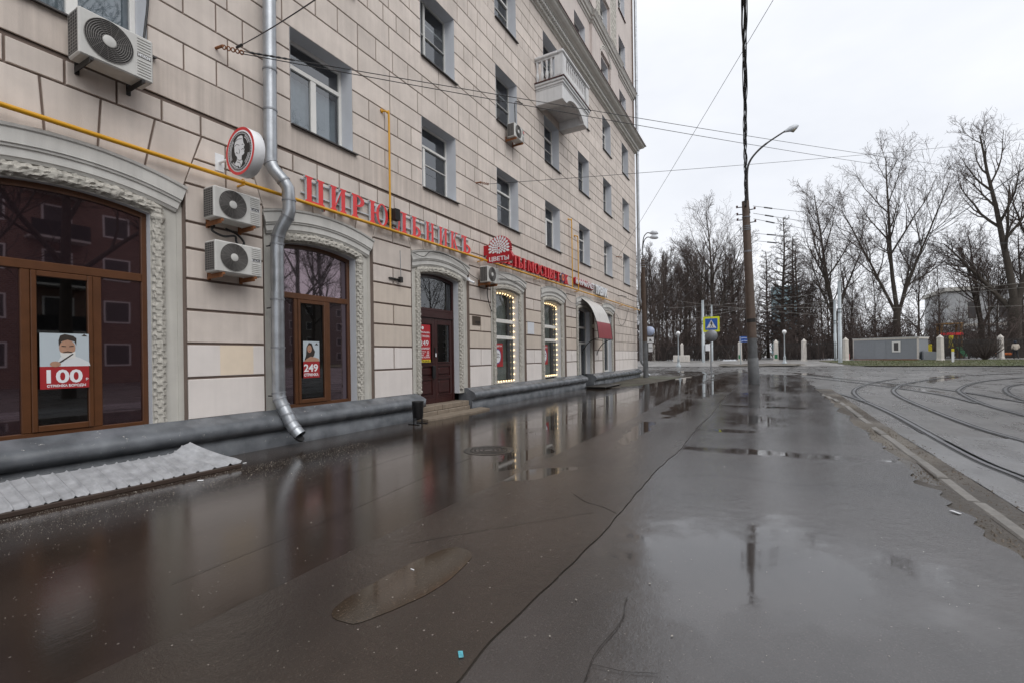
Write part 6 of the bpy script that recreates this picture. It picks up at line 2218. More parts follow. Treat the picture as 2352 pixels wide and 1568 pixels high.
MB().rbox(54.34, -21.9, gz(54, -21), 54.46, -21.74, gz(54, -21) + .95, .01).build('post', M['white'], bl)
MB().rbox(54.335, -21.905, gz(54, -21) + .952, 54.465, -21.735, gz(54, -21) + 1.2, .01).build('cap', M['yellow'], bl)
# street name sign
ns_ = thing('street_name_sign', 'blue street name plates on a pale post by the gate pillar', 'sign', (50, -5.4, gz(50, -5.4)))
MB().tube([(50, -5.4, gz(50, -5) - .1), (49.97, -5.36, 3.15)], .05, 8).build('post', M['silver'], ns_)
for z in (2.62, 2.90):
    MB().rbox(49.94, -6.75, z, 49.99, -5.30, z + .24, .005).build('plate', M['sblue'], ns_)
    text_mesh('улица', .14, .003, M['white'], ns_, 'lettering', facing_back(49.935, -5.45, z + .07), .002, .9)

# fence pillars, rails and bars
PIL = [(73.0, 7.6), (69.0, 2.9), (68.0, -0.95), (66.5, -4.5), (65.3, -8.5), (63.8, -11.3), (61.6, -15.0), (60.2, -22.4), (68.0, -29.1), (75.0, -39.0)]
pp0 = None
plabels = ['behind the corner lamp post', 'beside the low white block', 'right behind the crossing sign', 'with a green notice left of the park path', 'with a green notice right of the park path', 'two to the right of the park path', 'touching the left end of the grey cabin', 'beside the playground tower', 'behind the leafless bush', 'beyond the big tree at the lawn edge']
for k, (x, y) in enumerate(PIL):
    lab = 'whitewashed obelisk fence pillar ' + plabels[k]
    if pp0 is None:
        pp0 = thing('fence_pillar', lab, 'pillar', (0, 0, 0), 'pillars of the park fence')
        mb = MB()
        mb.rbox(-.25, -.25, -.2, .25, .25, .16, .03)
        w0, w1 = .205, .185
        mb.add([(-w0, -w0, .16), (w0, -w0, .16), (w0, w0, .16), (-w0, w0, .16), (-w1, -w1, 2.25), (w1, -w1, 2.25), (w1, w1, 2.25), (-w1, w1, 2.25), (0, 0, 2.55)],
               [(0, 1, 5, 4), (1, 2, 6, 5), (2, 3, 7, 6), (3, 0, 4, 7), (4, 5, 8), (5, 6, 8), (6, 7, 8), (7, 4, 8)])
        mb.build('shaft', M['pillar'], pp0)
        MB().rbox(-.21, -.21, 2.18, .21, .21, 2.25, .015).build('cap', M['pillar'], pp0)
        place(pp0, (x, y, gz(x, y)))
    else:
        dup(pp0, (x, y, gz(x, y)), 0.1 * k, 1.0, lab)
for (x, y), lab in (((66.5, -4.5), 'left'), ((65.3, -8.5), 'right')):
    q = MB().rbox(x - .28, y - .16, gz(x, y) + .25, x - .255, y + .16, gz(x, y) + .75, .01).build('green_notice', mat('green_enamel', (.02, .16, .06), .4))
    tag(q, 'small green notice on the pillar %s of the park path' % lab, 'notice')
for k in range(len(PIL) - 1):
    if k in (3, 6):
        continue                     # the park path passes here; the cabin fills the other gap
    a, b = Vector((*PIL[k], 0)), Vector((*PIL[k + 1], 0))
    t = thing('iron_fence', 'dark iron railing panel of the park fence between two white pillars', 'fence', tuple((a + b) / 2), 'panels of the park fence')
    d = (b - a).normalized()
    z = gz(a.x, a.y)
    for zz_ in (.25, 1.75, 1.95):
        MB().tube([a + d * .2 + Vector((0, 0, z + zz_)), b - d * .2 + Vector((0, 0, z + zz_))], .022, 5).build('rail', M['iron'], t)
    n = int((b - a).length / .16)
    bar = None
    off = WL[t.name]
    for j in range(1, n):
        c = a.lerp(b, j / n)
        if bar is None:
            o_ = MB().box(-.016, -.016, .12, .016, .016, 2.1).build('bar', M['iron'], t)
            bar = o_.data
        else:
            o_ = link('bar', bar, t)
        o_.location = (c.x - off[0], c.y - off[1], z - off[2])
wb = MB().rbox(62.0, 1.0, gz(62, 1), 62.8, 2.9, gz(62, 1) + .85, .04).build('white_block', M['pillar'])
tag(wb, 'low white concrete block beside the globe lamp', 'block')

# grey cabin
A_, B_ = Vector((66.4, -16.3, 0)), Vector((63.2, -21.4, 0))
ux = (B_ - A_).normalized()
uy = Vector((-ux.y, ux.x, 0))
if uy.x < 0: uy = -uy
zc_ = gz(64, -18)
cb_ = thing('site_cabin', 'low grey site cabin with a white framed window at the park fence', 'cabin', (64.8, -18.8, zc_))
def cbx(u0, u1, v0, v1, z0, z1, m, nm, par=None):
    pts = [A_ + ux * u0 + uy * v0, A_ + ux * u1 + uy * v0, A_ + ux * u1 + uy * v1, A_ + ux * u0 + uy * v1]
    mb = MB()
    mb.prism([(p.x, p.y, zc_ + z0) for p in pts], (0, 0, z1 - z0))
    return mb.build(nm, M[m] if isinstance(m, str) else m, par or cb_)
Lc = (B_ - A_).length
cbx(0, Lc, 0, 2.3, .1, 2.3, 'cabin', 'body')
k = 0.0
while k < Lc - .1:
    cbx(k + .01, k + .09, -.012, -.001, .14, 2.2, 'cabin', 'siding_rib')
    k += .2
cbx(-.06, Lc + .06, -.05, 2.35, 2.2, 2.36, 'pillar', 'fascia')
cbx(-.08, Lc + .08, -.10, 2.4, 2.365, 2.42, 'oldframe', 'roof')
cbx(-.05, .02, -.03, 0.0, .1, 2.2, 'pillar', 'corner_strip')
cbx(Lc - .12, Lc + .05, -.03, 0.0, .1, 2.2, 'pillar', 'corner_strip')
cbx(Lc * .36, Lc * .52, -.03, -.013, .14, 2.05, 'cabin', 'door')
wn = cbx(Lc * .62, Lc * .745, -.06, -.013, .85, 2.0, 'pvc', 'window')
cbx(Lc * .65, Lc * .715, -.075, -.061, 1.0, 1.85, 'sill', 'pane', wn)
cbx(0, Lc, -.04, 0.0, 0, .1, 'rust', 'base_strip')
q = MB().rbox(66.0, -15.9, gz(66, -16), 66.9, -15.0, gz(66, -16) + .75, .03).build('red_crate', mat('faded_red', (.33, .10, .10), .6, var=.2))
tag(q, 'faded red crate at the left end of the grey cabin', 'crate')
q = MB().prism([(62.6, -21.7, gz(62, -22)), (62.6, -23.2, gz(62, -22)), (62.6, -22.9, gz(62, -22) + .85), (62.6, -21.7, gz(62, -22) + .95)], (1.2, 0, 0)).build('lean_to', M['cabin'])
tag(q, 'small grey lean-to box at the right end of the cabin', 'box')

# playground behind the fence
pg0 = Vector((76.5, -27.4, gz(76, -27)))
pg = thing('play_tower', 'wooden playground tower with a red panel behind the fence', 'play equipment', tuple(pg0))
M['ply'] = mat('play_timber', (.30, .17, .06), .6, var=.2)
M['orange'] = mat('play_orange', (.75, .18, .03), .4, var=.05)
for dx, dy in ((0, -.9), (0, .9), (1.6, -.9), (1.6, .9)):
    MB().tube([pg0 + Vector((dx, dy, -.1)), pg0 + Vector((dx, dy, 4.2))], .13, 8).build('post', M['ply'], pg)
MB().box(pg0.x - .1, pg0.y - 1, pg0.z + 1.2, pg0.x + 1.7, pg0.y + 1, pg0.z + 1.35).build('deck', M['ply'], pg)
MB().rbox(pg0.x - .2, pg0.y - 1.05, pg0.z + 2.75, pg0.x - .14, pg0.y + 1.05, pg0.z + 3.05, .02).build('red_panel', M['red'], pg)
MB().rbox(pg0.x - .2, pg0.y - 1.1, pg0.z + 4.1, pg0.x + 1.8, pg0.y + 1.1, pg0.z + 4.25, .02).build('top_frame', M['ply'], pg)
MB().rbox(pg0.x - .18, pg0.y - .2, pg0.z + 1.35, pg0.x - .13, pg0.y + .3, pg0.z + 2.7, .02).build('yellow_panel', M['yellow'], pg)
MB().prism([(pg0.x - .1, pg0.y - .9, pg0.z + 1.3), (pg0.x - .1, pg0.y - .4, pg0.z + 1.3), (pg0.x - 2.4, pg0.y - .4, pg0.z + .2), (pg0.x - 2.4, pg0.y - .9, pg0.z + .2)], (0, 0, .06)).build('slide', mat('play_green', (.02, .20, .07), .4), pg)
sb_ = thing('play_slide', 'small yellow playhouse with an orange slide behind the fence', 'play equipment', (73.5, -24.0, gz(73, -24)))
zz_ = gz(73, -24)
MB().rbox(73.2, -24.8, zz_ + .7, 74.2, -23.6, zz_ + 1.7, .03).build('house_panel', M['yellow'], sb_)
for dy in (-24.7, -23.7):
    MB().tube([(73.3, dy, zz_ - .1), (73.3, dy, zz_ + .8)], .06, 6).build('post', M['ply'], sb_)
MB().prism([(73.2, -23.6, zz_ + 1.0), (73.2, -23.0, zz_ + .95), (72.9, -21.9, zz_ + .1), (72.9, -22.3, zz_ + .05)], (.5, 0, .05)).build('slide', M['orange'], sb_)
sp_ = thing('spring_rider', 'low orange spring seat behind the leafless bush', 'play equipment', (70.5, -30.0, gz(70, -30)))
MB().rbox(70.2, -30.7, gz(70, -30) + .35, 70.7, -29.5, gz(70, -30) + .6, .05).build('seat', M['orange'], sp_)
MB().tube([(70.45, -30.1, gz(70, -30)), (70.45, -30.1, gz(70, -30) + .36)], .08, 8).build('spring', M['iron'], sp_)
# snow left in the park
rsn_ = random.Random(3)
mb = MB()
for k in range(26):
    cx_, cy_ = rsn_.uniform(66, 92), rsn_.uniform(-40, 6)
    if -9 < cy_ < -4.5: continue
    rx_, ry_ = rsn_.uniform(.8, 2.6), rsn_.uniform(.8, 3.0)
    n = 16
    zg = gz(cx_, cy_)
    v = [(cx_, cy_, zg + .14)] + [(cx_ + rx_ * .6 * cos(2 * pi * j / n), cy_ + ry_ * .6 * sin(2 * pi * j / n), zg + .10) for j in range(n)] + [(cx_ + rx_ * (1 + .3 * noise.noise(Vector((j, k, 0)))) * cos(2 * pi * j / n), cy_ + ry_ * sin(2 * pi * j / n), zg - .07) for j in range(n)]
    f = [(0, 1 + j, 1 + (j + 1) % n) for j in range(n)] + [(1 + j, 1 + n + j, 1 + n + (j + 1) % n, 1 + (j + 1) % n) for j in range(n)]
    mb.add(v, f, 0, True)
o_ = mb.build('snow', M['snow'], None, 'stuff')
tag(o_, 'last patches of old snow under the park trees', 'snow')

# walker in a pale jacket
pe = Vector((65.6, -29.45, gz(65.6, -29.4)))
per = thing('person', 'person in a pale jacket, dark trousers and a dark cap walking past the fence', 'person', tuple(pe))
def skinned(name, verts, edges_, radii, root, m, parent, lvl=2):
    me = bpy.data.meshes.new(name)
    me.from_pydata(verts, edges_, [])
    o = bpy.data.objects.new(name, me)
    C.objects.link(o)
    md = o.modifiers.new('skin', 'SKIN')
    md.use_smooth_shade = True
    for k_, r_ in enumerate(radii):
        me.skin_vertices[0].data[k_].radius = (r_, r_) if not isinstance(r_, tuple) else r_
        me.skin_vertices[0].data[k_].use_root = (k_ == root)
    ss = o.modifiers.new('sub', 'SUBSURF')
    ss.levels = ss.render_levels = lvl
    dg = bpy.context.evaluated_depsgraph_get()
    m2 = bpy.data.meshes.new_from_object(o.evaluated_get(dg))
    bpy.data.objects.remove(o)
    m2.materials.clear()
    m2.materials.append(m)
    for p in m2.polygons: p.use_smooth = True
    return link(name, m2, parent)
X_, Y_, Z_ = pe
def pv(a, b, c): return (X_ + a, Y_ + b, Z_ + c)
bodyv = [pv(0, 0, .92), pv(0, 0, 1.12), pv(.02, 0, 1.34), pv(.03, 0, 1.46), pv(.05, 0, 1.54), pv(.07, 0, 1.66),
         pv(0, .10, .86), pv(.10, .11, .50), pv(.04, .11, .10), pv(.16, .11, .05), pv(0, -.10, .86), pv(-.02, -.11, .48), pv(-.26, -.11, .12), pv(-.16, -.11, .05),
         pv(.02, .19, 1.40), pv(-.02, .25, 1.14), pv(.12, .22, .98), pv(.02, -.19, 1.40), pv(.02, -.25, 1.13), pv(.18, -.22, 1.0)]
bodye = [(0, 1), (1, 2), (2, 3), (3, 4), (4, 5), (0, 6), (6, 7), (7, 8), (8, 9), (0, 10), (10, 11), (11, 12), (12, 13), (2, 14), (14, 15), (15, 16), (2, 17), (17, 18), (18, 19)]
bodyr = [(.14, .16), (.15, .17), (.13, .19), .07, .06, .10, .10, .075, .05, .045, .10, .075, .05, .045, .07, .055, .045, .07, .055, .045]
skinned('body', bodyv, bodye, bodyr, 0, mat('dark_trousers', (.02, .02, .024), .8), per)
jk = [pv(0, 0, .84), pv(0, 0, 1.1), pv(.02, 0, 1.36), pv(.03, 0, 1.47), pv(.02, .20, 1.41), pv(-.02, .26, 1.14), pv(.12, .23, .99), pv(.02, -.20, 1.41), pv(.02, -.26, 1.13), pv(.17, -.23, 1.01)]
skinned('jacket', jk, [(0, 1), (1, 2), (2, 3), (2, 4), (4, 5), (5, 6), (2, 7), (7, 8), (8, 9)], [(.19, .20), (.18, .20), (.15, .20), .09, .085, .075, .06, .085, .075, .06], 0, mat('pale_jacket', (.50, .44, .37), .8), per)
MB().lathe([(.11, 0), (.118, .05), (.10, .11), (.05, .145), (.001, .15)], pv(.07, 0, 1.66), 14).build('cap', mat('dark_cap', (.02, .03, .05), .8), per)

# ------------------------------------------------------------------ leafless trees
def tubes(mb, chains, sides):
    for pts, rs, lv in chains:
        n = sides[min(lv, len(sides) - 1)]
        mb.tube(pts, rs, n, 0, False, lv < 2)

def grow_tree(seed, H, r0, style):
    rr = random.Random(seed)
    chains = []
    def branch(p, d, L, r, lv, maxlv):
        nseg = (9, 6, 4, 3, 2)[lv]
        pts, rs = [p.copy()], [r]
        q = p.copy()
        dd = d.copy()
        kids = []
        for s_ in range(nseg):
            wob = (.05, .16, .26, .34, .42)[lv]
            dd = dd + Vector((rr.uniform(-1, 1), rr.uniform(-1, 1), rr.uniform(-.7, .9))) * wob
            if style == 'larch':
                if lv == 0: dd.z += .3
                elif lv == 1: dd.z += .05
                else: dd.z -= .06
            else:
                dd.z += (.25, .12, .10, .08, .05)[lv]
            dd.normalize()
            q = q + dd * (L / nseg)
            t = (s_ + 1) / nseg
            pts.append(q.copy())
            rmin = (.03, .020, .014, .011, .0095)[lv]
            rs.append(max(rmin, r * (1 - t * (.80 if lv == 0 else .85))))
            kids.append((t, q.copy(), dd.copy(), rs[-1]))
        chains.append((pts, rs, lv))
        if lv >= maxlv:
            return
        if style == 'larch':
            cnt = (72, 9, 5, 3)[lv]
        elif style == 'slim':
            cnt = (17, 8, 5, 3)[lv]
        else:
            cnt = (11, 8, 5, 3)[lv]
        for c in range(cnt):
            lo = (.30 if style == 'slim' else (.12 if style == 'larch' else .26)) if lv == 0 else .18
            t = lo + (1 - lo) * (c + rr.random()) / cnt
            i = min(nseg - 1, int(t * nseg))
            t0, q0, d0, r0_ = kids[i]
            pp = pts[i].lerp(pts[i + 1], (t * nseg) - i)
            az = rr.uniform(0, 2 * pi) if lv else (c * 2.4 + rr.uniform(-.5, .5))
            side = d0.orthogonal().normalized()
            side.rotate(__import__('mathutils').Quaternion(d0, az))
            if style == 'larch':
                sp = (1.35, .9, .8, .8)[lv]
                ll = L * (.20 * (1.12 - t) + .015, .34, .4, .4)[lv]
            elif style == 'slim':
                sp = (.55, .65, .75, .8)[lv]
                ll = L * (.26 * (1.25 - t), .42, .45, .5)[lv]
            else:
                sp = (.62, .62, .75, .85)[lv] * rr.uniform(.8, 1.25)
                ll = L * (.48 * (1.3 - t) * rr.uniform(.8, 1.15), .45, .46, .5)[lv]
            nd = d0 * cos(sp) + side * sin(sp)
            branch(pp, nd, ll, max(.01, min(r0_ * .72, rs[i] * .62)), lv + 1, maxlv)
    branch(Vector((0, 0, -.3)), Vector((rr.uniform(-.05, .05), rr.uniform(-.05, .05), 1)), H, r0, 0, 3 if style == 'larch' else 4 if style != 'slim' else 4)
    return chains

def fork_tree(seed, H, r0, forks):
    """a big lime or poplar: the trunk divides low into several ascending leaders"""
    rr = random.Random(seed)
    ch = []
    base = [Vector((0, 0, -.4)), Vector((.05, 0, H * .08)), Vector((-.05, .05, H * .17)), Vector((0, 0, H * .25))]
    ch.append((base, [r0 * 1.35, r0, r0 * .92, r0 * .9], 0))
    for (az, tilt, frac, at) in forks:
        sub = grow_tree(rr.randint(0, 9999), H * frac, r0 * (.62 if tilt < .3 else .46), 'leader')
        rot = Matrix.Rotation(az, 4, 'Z') @ Matrix.Rotation(tilt, 4, 'Y')
        o = Vector((0, 0, H * at - .2))
        for pts, rs, lv in sub:
            ch.append(([o + rot @ p for p in pts], rs, lv))
    return ch

def tree_proto(chains, bark, label, group):
    t = thing('bare_tree', label, 'tree', (0, 0, 0), group)
    mb = MB()
    tubes(mb, [c for c in chains if c[2] <= 1], (9, 6))
    mb.build('trunk', M[bark], t)
    mb = MB()
    tubes(mb, [c for c in chains if c[2] > 1], (9, 6, 4, 3, 3))
    mb.build('crown', M['twig'], t)
    return t

GRP = 'leafless trees of the park'
# the big lime trees standing in front
BIG = [
    (1918, 78.0, 24.0, 5, [(1.7, .10, .74, .24), (2.9, .55, .52, .20), (5.2, .42, .50, .22), (0.6, .40, .44, .23)], 'tall forked lime tree rising behind the thick silver mast'),
    (2062, 76.0, 25.5, 8, [(1.2, .06, .78, .25), (4.2, .30, .66, .21), (1.9, .40, .60, .22), (5.6, .5, .42, .2)], 'tallest lime tree with several leaders behind the grey cabin'),
    (2332, 75.0, 27.0, 14, [(2.0, .12, .74, .25), (4.7, .26, .70, .22), (1.6, .6, .40, .2)], 'huge old tree with a dark trunk at the lawn edge'),
    (1640, 79.0, 24.0, 22, [(.4, .08, .74, .25), (2.0, .38, .56, .22), (4.6, .32, .58, .22)], 'branchy lime tree behind the crossing sign'),
    (2255, 92.0, 19.0, 33, [(.2, .1, .72, .24), (2.5, .35, .55, .22), (4.4, .3, .55, .2)], 'lime tree behind the playground tower'),
]
for px, xx, H_, sd, fk, lab in BIG:
    d = ray(px, 825)
    t_ = xx / d.x
    p = CAM + d * t_
    tr = tree_proto(fork_tree(sd, H_, .62 if px > 2300 else .42, fk), 'bark2', lab, GRP)
    place(tr, (p.x, p.y, gz(p.x, p.y)))
# stock trees repeated through the wood
proto = {}
for nm, sd, H_, r_, st in (('slim_a', 3, 19, .22, 'slim'), ('slim_b', 7, 21, .25, 'slim'), ('slim_c', 19, 18, .20, 'slim'), ('larch_a', 11, 22, .30, 'larch'), ('larch_b', 17, 20, .28, 'larch'), ('young', 29, 11, .13, 'leader'), ('leader', 41, 18, .26, 'leader')):
    proto[nm] = tree_proto(grow_tree(sd, H_, r_, st), 'bark', 'x', GRP)
used = set()
rt = random.Random(6)
LAB = {'slim': 'slender leafless tree in the wood behind the park fence', 'larch': 'dark bare larch with level branches in the wood', 'young': 'young leafless tree behind the park fence', 'leader': 'spreading leafless tree in the wood behind the fence'}
spots = []
for px, dist, kind, sc in ((1795, 88, 'larch_a', 1.0), (1822, 92, 'larch_b', 1.05), (1765, 96, 'larch_b', .95), (1690, 90, 'larch_a', .85), (1668, 94, 'larch_b', .9), (1838, 85, 'larch_a', .8),
                           (1502, 84, 'slim_a', .95), (1512, 92, 'slim_b', 1.0), (1524, 80, 'slim_c', .92), (1536, 90, 'slim_a', 1.0), (1548, 84, 'slim_b', .85), (1562, 95, 'slim_c', 1.05), (1574, 82, 'slim_a', .9), (1586, 90, 'leader', 1.05), (1598, 84, 'slim_b', .95), (1612, 96, 'slim_a', 1.05), (1624, 86, 'slim_c', .85), (1655, 84, 'slim_b', .85), (1680, 98, 'slim_a', .95), (1484, 88, 'slim_c', 1.0), (1494, 98, 'leader', 1.0),
                           (1870, 90, 'slim_a', .75), (1890, 98, 'leader', .9), (1940, 95, 'slim_c', .85), (1960, 88, 'young', 1.2), (2010, 90, 'young', 1.4), (2110, 84, 'young', 1.5), (2160, 102, 'slim_b', .85), (2275, 84, 'young', 1.5), (2295, 98, 'slim_c', .9), (2350, 90, 'leader', 1.0), (2390, 84, 'slim_a', 1.0), (2440, 88, 'leader', 1.2), (1450, 96, 'slim_b', 1.0), (1470, 84, 'leader', 1.0), (1415, 90, 'slim_a', 1.0), (1508, 76, 'slim_b', .8), (1530, 100, 'slim_c', 1.1), (1555, 77, 'slim_a', .75), (1568, 104, 'slim_b', 1.1), (1580, 78, 'young', 1.3), (1605, 102, 'slim_c', 1.1), (1645, 100, 'slim_b', 1.05), (1700, 84, 'young', 1.3), (1712, 102, 'slim_a', 1.0), (1860, 103, 'slim_c', 1.0), (1905, 104, 'slim_a', 1.0), (1950, 106, 'slim_b', .95), (1850, 80, 'young', 1.2)):
    d = ray(px, 815)
    p = CAM + d * (dist / d.x)
    lab = LAB[kind.split('_')[0]]
    g_ = {'slim': 'slender trees of the wood', 'larch': 'larches of the wood', 'young': 'young trees of the wood', 'leader': 'spreading trees of the wood'}[kind.split('_')[0]]
    loc = (p.x, p.y, gz(p.x, p.y))
    rz = rt.uniform(0, 2 * pi)
    s_ = sc * rt.uniform(.95, 1.06) * (.80 if 1845 < px < 2320 else 1.0)
    if kind not in used:
        used.add(kind)
        place(proto[kind], loc, rz, s_)
        proto[kind]['label'] = lab
        proto[kind]['group'] = g_
    else:
        dup(proto[kind], loc, rz, s_, lab, g_)
# trees behind the viewer, seen in the window glass
for k, (x, y, kind, sc, lab) in enumerate(((9.0, -19.5, 'leader', 1.0, 'street tree opposite the barber shop'), (14.0, -21.5, 'slim_a', .95, 'slender street tree opposite the barber shop'), (26, -29, 'leader', 1.1, 'spreading tree across the tracks from the downpipe'), (31, -33, 'leader', 1.2, 'broad tree far across the tracks'), (37, -36, 'slim_b', 1.0, 'slender tree far across the tracks'), (5.5, -20, 'young', 1.3, 'young street tree opposite the shop window'))):
    t_ = dup(proto[kind], (x, y, gz(x, y)), k * 1.3, sc, lab + ', mirrored in its glass', 'street trees behind the tracks')
for k, (x, y, kind, sc) in enumerate(((48, -52, 'leader', 1.2), (58, -55, 'slim_b', 1.1), (66, -56, 'leader', 1.3), (76, -58, 'slim_a', 1.2), (86, -60, 'leader', 1.3), (97, -62, 'slim_c', 1.2), (110, -66, 'leader', 1.3), (40, -50, 'slim_c', 1.1))):
    dup(proto[kind], (x, y, gz(x, y)), k * 1.7, sc, 'tree of the avenue across the tracks, mirrored in the shop glass', 'avenue trees behind the tracks')
# undergrowth
rb = random.Random(44)
mb = MB()
for k in range(3000):
    px = rb.uniform(1440, 2470)
    dist = rb.uniform(70, 104)
    if 1748 < px < 1790 and dist < 100: continue
    if px > 2080 and rb.random() < .6: continue
    d = ray(px, 815)
    p = CAM + d * (dist / d.x)
    z = gz(p.x, p.y)
    L = rb.uniform(2.0, 13) if px < 1750 else rb.uniform(1.2, 7.0)
    q = Vector((p.x, p.y, z - .1))
    dd = Vector((rb.uniform(-.35, .35), rb.uniform(-.45, .45), 1)).normalized()
    pts = [q.copy()]
    for j in range(4):
        dd = (dd + Vector((rb.uniform(-.25, .25), rb.uniform(-.3, .3), rb.uniform(-.05, .15)))).normalized()
        q = q + dd * (L / 4)
        pts.append(q.copy())
    mb.tube(pts, [.055, .045, .032, .022, .014], 3, 0, False, False)
    for j in range(1, 5):
        for _ in range(5):
            e = Vector((rb.uniform(-1, 1), rb.uniform(-1, 1), rb.uniform(.1, 1))).normalized() * rb.uniform(.4, 1.5)
            m_ = pts[j] + e * .5 + Vector((0, 0, .08))
            mb.tube([pts[j], m_, pts[j] + e], [.020, .015, .011], 3, 0, False, False)
o_ = mb.build('thicket', M['twig'], None, 'stuff')
tag(o_, 'dense tangle of leafless undergrowth behind the park fence', 'thicket')
# one bush at the fence
d = ray(2262, 822)
bp_ = CAM + d * (64 / d.x)
bu = thing('bare_bush', 'leafless spreading bush in front of the playground fence', 'bush', (bp_.x, bp_.y, gz(bp_.x, bp_.y)))
mb = MB()
rb = random.Random(10)
for k in range(36):
    a_ = rb.uniform(0, 2 * pi)
    dd = Vector((cos(a_) * .9, sin(a_) * 1.3, rb.uniform(.6, 1.6))).normalized()
    q = Vector((bp_.x, bp_.y, gz(bp_.x, bp_.y) - .05))
    pts = [q.copy()]
    for j in range(5):
        dd = (dd + Vector((rb.uniform(-.2, .2), rb.uniform(-.2, .2), .12))).normalized()
        q = q + dd * rb.uniform(.35, .6)
        pts.append(q.copy())
        for _ in range(3):
            e = Vector((rb.uniform(-1, 1), rb.uniform(-1, 1), rb.uniform(0, 1))).normalized() * rb.uniform(.2, .6)
            mb.tube([q, q + e], [.009, .006], 3, 0, False, False)
    mb.tube(pts, [.05, .04, .032, .024, .016, .01], 5, 0, False)
mb.build('stems', M['bark'], bu)
# evergreen by the path
ev = thing('young_spruce', 'small dark evergreen beside the park path', 'tree', (92, -5.0, gz(92, -5)))
mb = MB()
re_ = random.Random(15)
for k in range(900):
    z = re_.uniform(.2, 4.6)
    r_ = 1.25 * (1 - z / 4.8) * re_.uniform(.4, 1)
    a_ = re_.uniform(0, 2 * pi)
    c = Vector((92 + r_ * cos(a_), -5.0 + r_ * sin(a_), gz(92, -5) + z))
    e = Vector((cos(a_), sin(a_), -.25)) * .3
    s_ = Vector((-sin(a_), cos(a_), 0)) * .09
    mb.add([c - s_, c + s_, c + e], [(0, 1, 2)])
mb.build('crown', mat('needles', (.025, .04, .022), .9, var=.3), ev)
MB().tube([(92, -5, gz(92, -5) - .1), (92, -5, gz(92, -5) + 4.5)], [.09, .02], 6).build('trunk', M['bark'], ev)

# ------------------------------------------------------------------ buildings beyond
mn = thing('mansion', 'pale two-storey mansion half hidden behind the trees beyond the playground', 'building', (112, -58, .7))
mz = .6
mx, my0, my1 = 112.0, -74.0, -36.0
M['mansion'] = mat('mansion_wall', (.52, .53, .54), .85, var=.1, streak=.15)
MB().box(mx, my0, mz - 1, mx + 14, my1, mz + 11.5).build('wall', M['mansion'], mn)
MB().box(mx - .4, my0 - .4, mz + 11.502, mx + 14.4, my1 + .4, mz + 12.2).build('cornice', M['cornice'], mn)
MB().prism([(mx - .5, -50, mz + 12.21), (mx - .5, -62, mz + 12.21), (mx - .5, -56, mz + 15)], (6, 0, 0)).build('pediment', M['mansion'], mn)
for r_, (z0, z1) in enumerate(((1.6, 4.4), (6.4, 9.6))):
    for k in range(9):
        y = my1 - 2.6 - k * 4.0
        wn = MB().box(mx - .05, y - 1.3, mz + z0, mx - .004, y, mz + z1).build('window', M['oldframe'], mn)
        MB().box(mx - .06, y - 1.2, mz + z0 + .1, mx - .051, y - .1, mz + z1 - .1).build('pane', M['sill'], wn)
MB().box(mx - .15, my0, mz + 5.2, mx - .004, my1, mz + 5.6).build('string_course', M['pillar'], mn)
tw = thing('tower_block', 'hazy blue-green high-rise far beyond the park path', 'building', (330, -14, 0))
MB().box(330, -24, -2, 345, -9, 42).build('wall', mat('blue_glass_wall', (.33, .46, .50), .4, var=.08), tw)
for k in range(14):
    MB().box(329.8, -24.1, 1.5 + k * 2.9, 329.98, -8.9, 2.6 + k * 2.9).build('window_band', mat('band_glass', (.25, .37, .42), .3) if k == 0 else bpy.data.materials['band_glass'], tw)

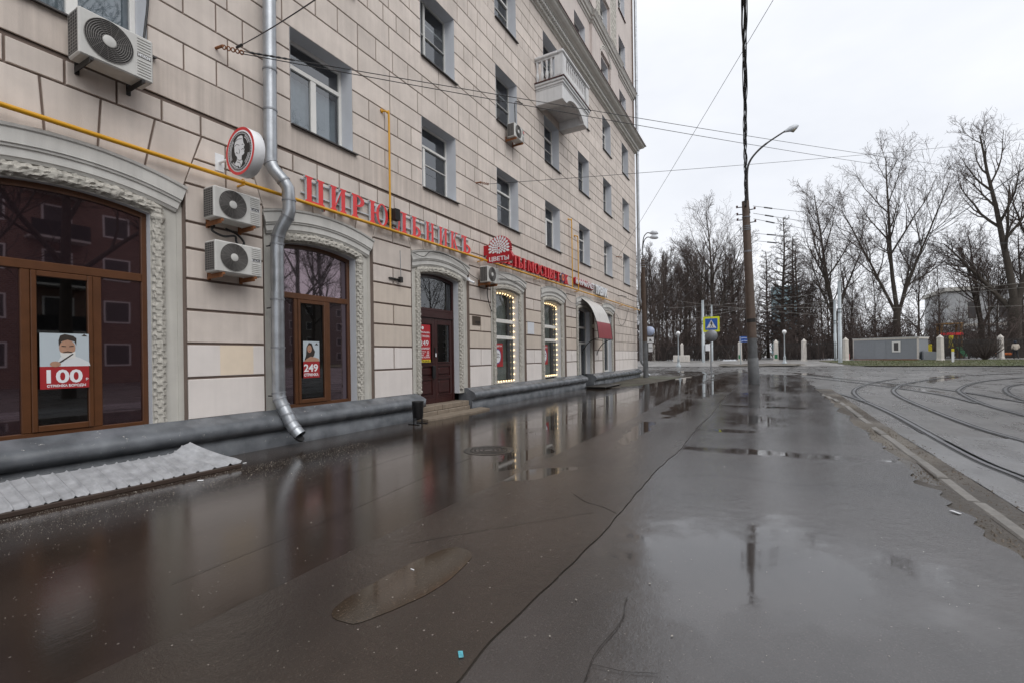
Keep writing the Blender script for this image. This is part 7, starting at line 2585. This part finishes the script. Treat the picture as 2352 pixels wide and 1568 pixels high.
# brick flats behind the viewer: they show in the shop glass
def brick_mat():
    m, t, b = new_mat('brick_wall')
    n = t.nodes.new
    tc = n('ShaderNodeNewGeometry')
    mp = n('ShaderNodeMapping')
    mp.inputs['Rotation'].default_value = (pi / 2, 0, 0)
    bt = n('ShaderNodeTexBrick')
    bt.inputs['Scale'].default_value = 2.0
    bt.inputs['Color1'].default_value = (.24, .13, .095, 1)
    bt.inputs['Color2'].default_value = (.17, .09, .068, 1)
    bt.inputs['Mortar'].default_value = (.30, .26, .23, 1)
    t.links.new(tc.outputs['Position'], mp.inputs[0])
    t.links.new(mp.outputs[0], bt.inputs['Vector'])
    t.links.new(bt.outputs['Color'], b.inputs['Base Color'])
    b.inputs['Roughness'].default_value = .9
    return m
M['brick'] = brick_mat()
bf = thing('brick_flats', 'five-storey brick flats with balconies, mirrored in the barber shop glass', 'building', (6, -36, 0))
MB().box(-16, -46, -1, 21.5, -34, 16.5).build('wall', M['brick'], bf)
MB().box(-16.3, -46.3, 16.502, 21.8, -33.7, 16.9).build('parapet', M['cornice'], bf)
wmesh = pmesh = None
for fl_ in range(5):
    for k in range(11):
        x = -14.0 + 3.3 * k
        z = 1.3 + 3.1 * fl_
        if wmesh is None:
            w_ = MB().box(0, 0, 0, 1.6, .05, 1.6).build('window', M['pvc'], bf)
            wmesh = w_.data
            q_ = MB().add([(.1, .054, .1), (1.5, .054, .1), (1.5, .054, 1.5), (.1, .054, 1.5)], [(0, 1, 2, 3)]).build('pane', M['sill'], w_)
            pmesh = q_.data
        else:
            w_ = link('window', wmesh, bf)
            q_ = link('pane', pmesh, w_)
        off = WL[bf.name]
        w_.location = (x - off[0], -34 - off[1], z - off[2])
    if fl_:
        for x in (-8.2, 1.7, 11.6):
            z = .4 + 3.1 * fl_
            MB().box(x, -33.998, z, x + 3.0, -32.8, z + .15).build('balcony_slab', M['cornice'], bf)
            MB().box(x, -32.86, z + .151, x + 3.0, -32.8, z + 1.15).build('balcony_front', M['black'], bf)

bl_ = thing('added_flats', 'long dull plastered block added out of view across the tracks to darken the shop glass', 'building', (70, -75, 0))  # unseen block, added to hide the sky from the mirror image in the glass
MB().box(28, -86, -1, 128, -74, 13.5).build('wall', mat('dull_plaster', (.20, .17, .15), .9, var=.15), bl_)
MB().box(27.6, -86.4, 13.502, 128.4, -73.6, 14.0).build('parapet', M['cornice'], bl_)
off = WL[bl_.name]
for fl_ in range(4):
    for k in range(26):
        w_ = link('window', wmesh, bl_)
        q_ = link('pane', pmesh, w_)
        w_.location = (29.5 + 3.8 * k - off[0], -74 - off[1], 1.4 + 3.1 * fl_ - off[2])
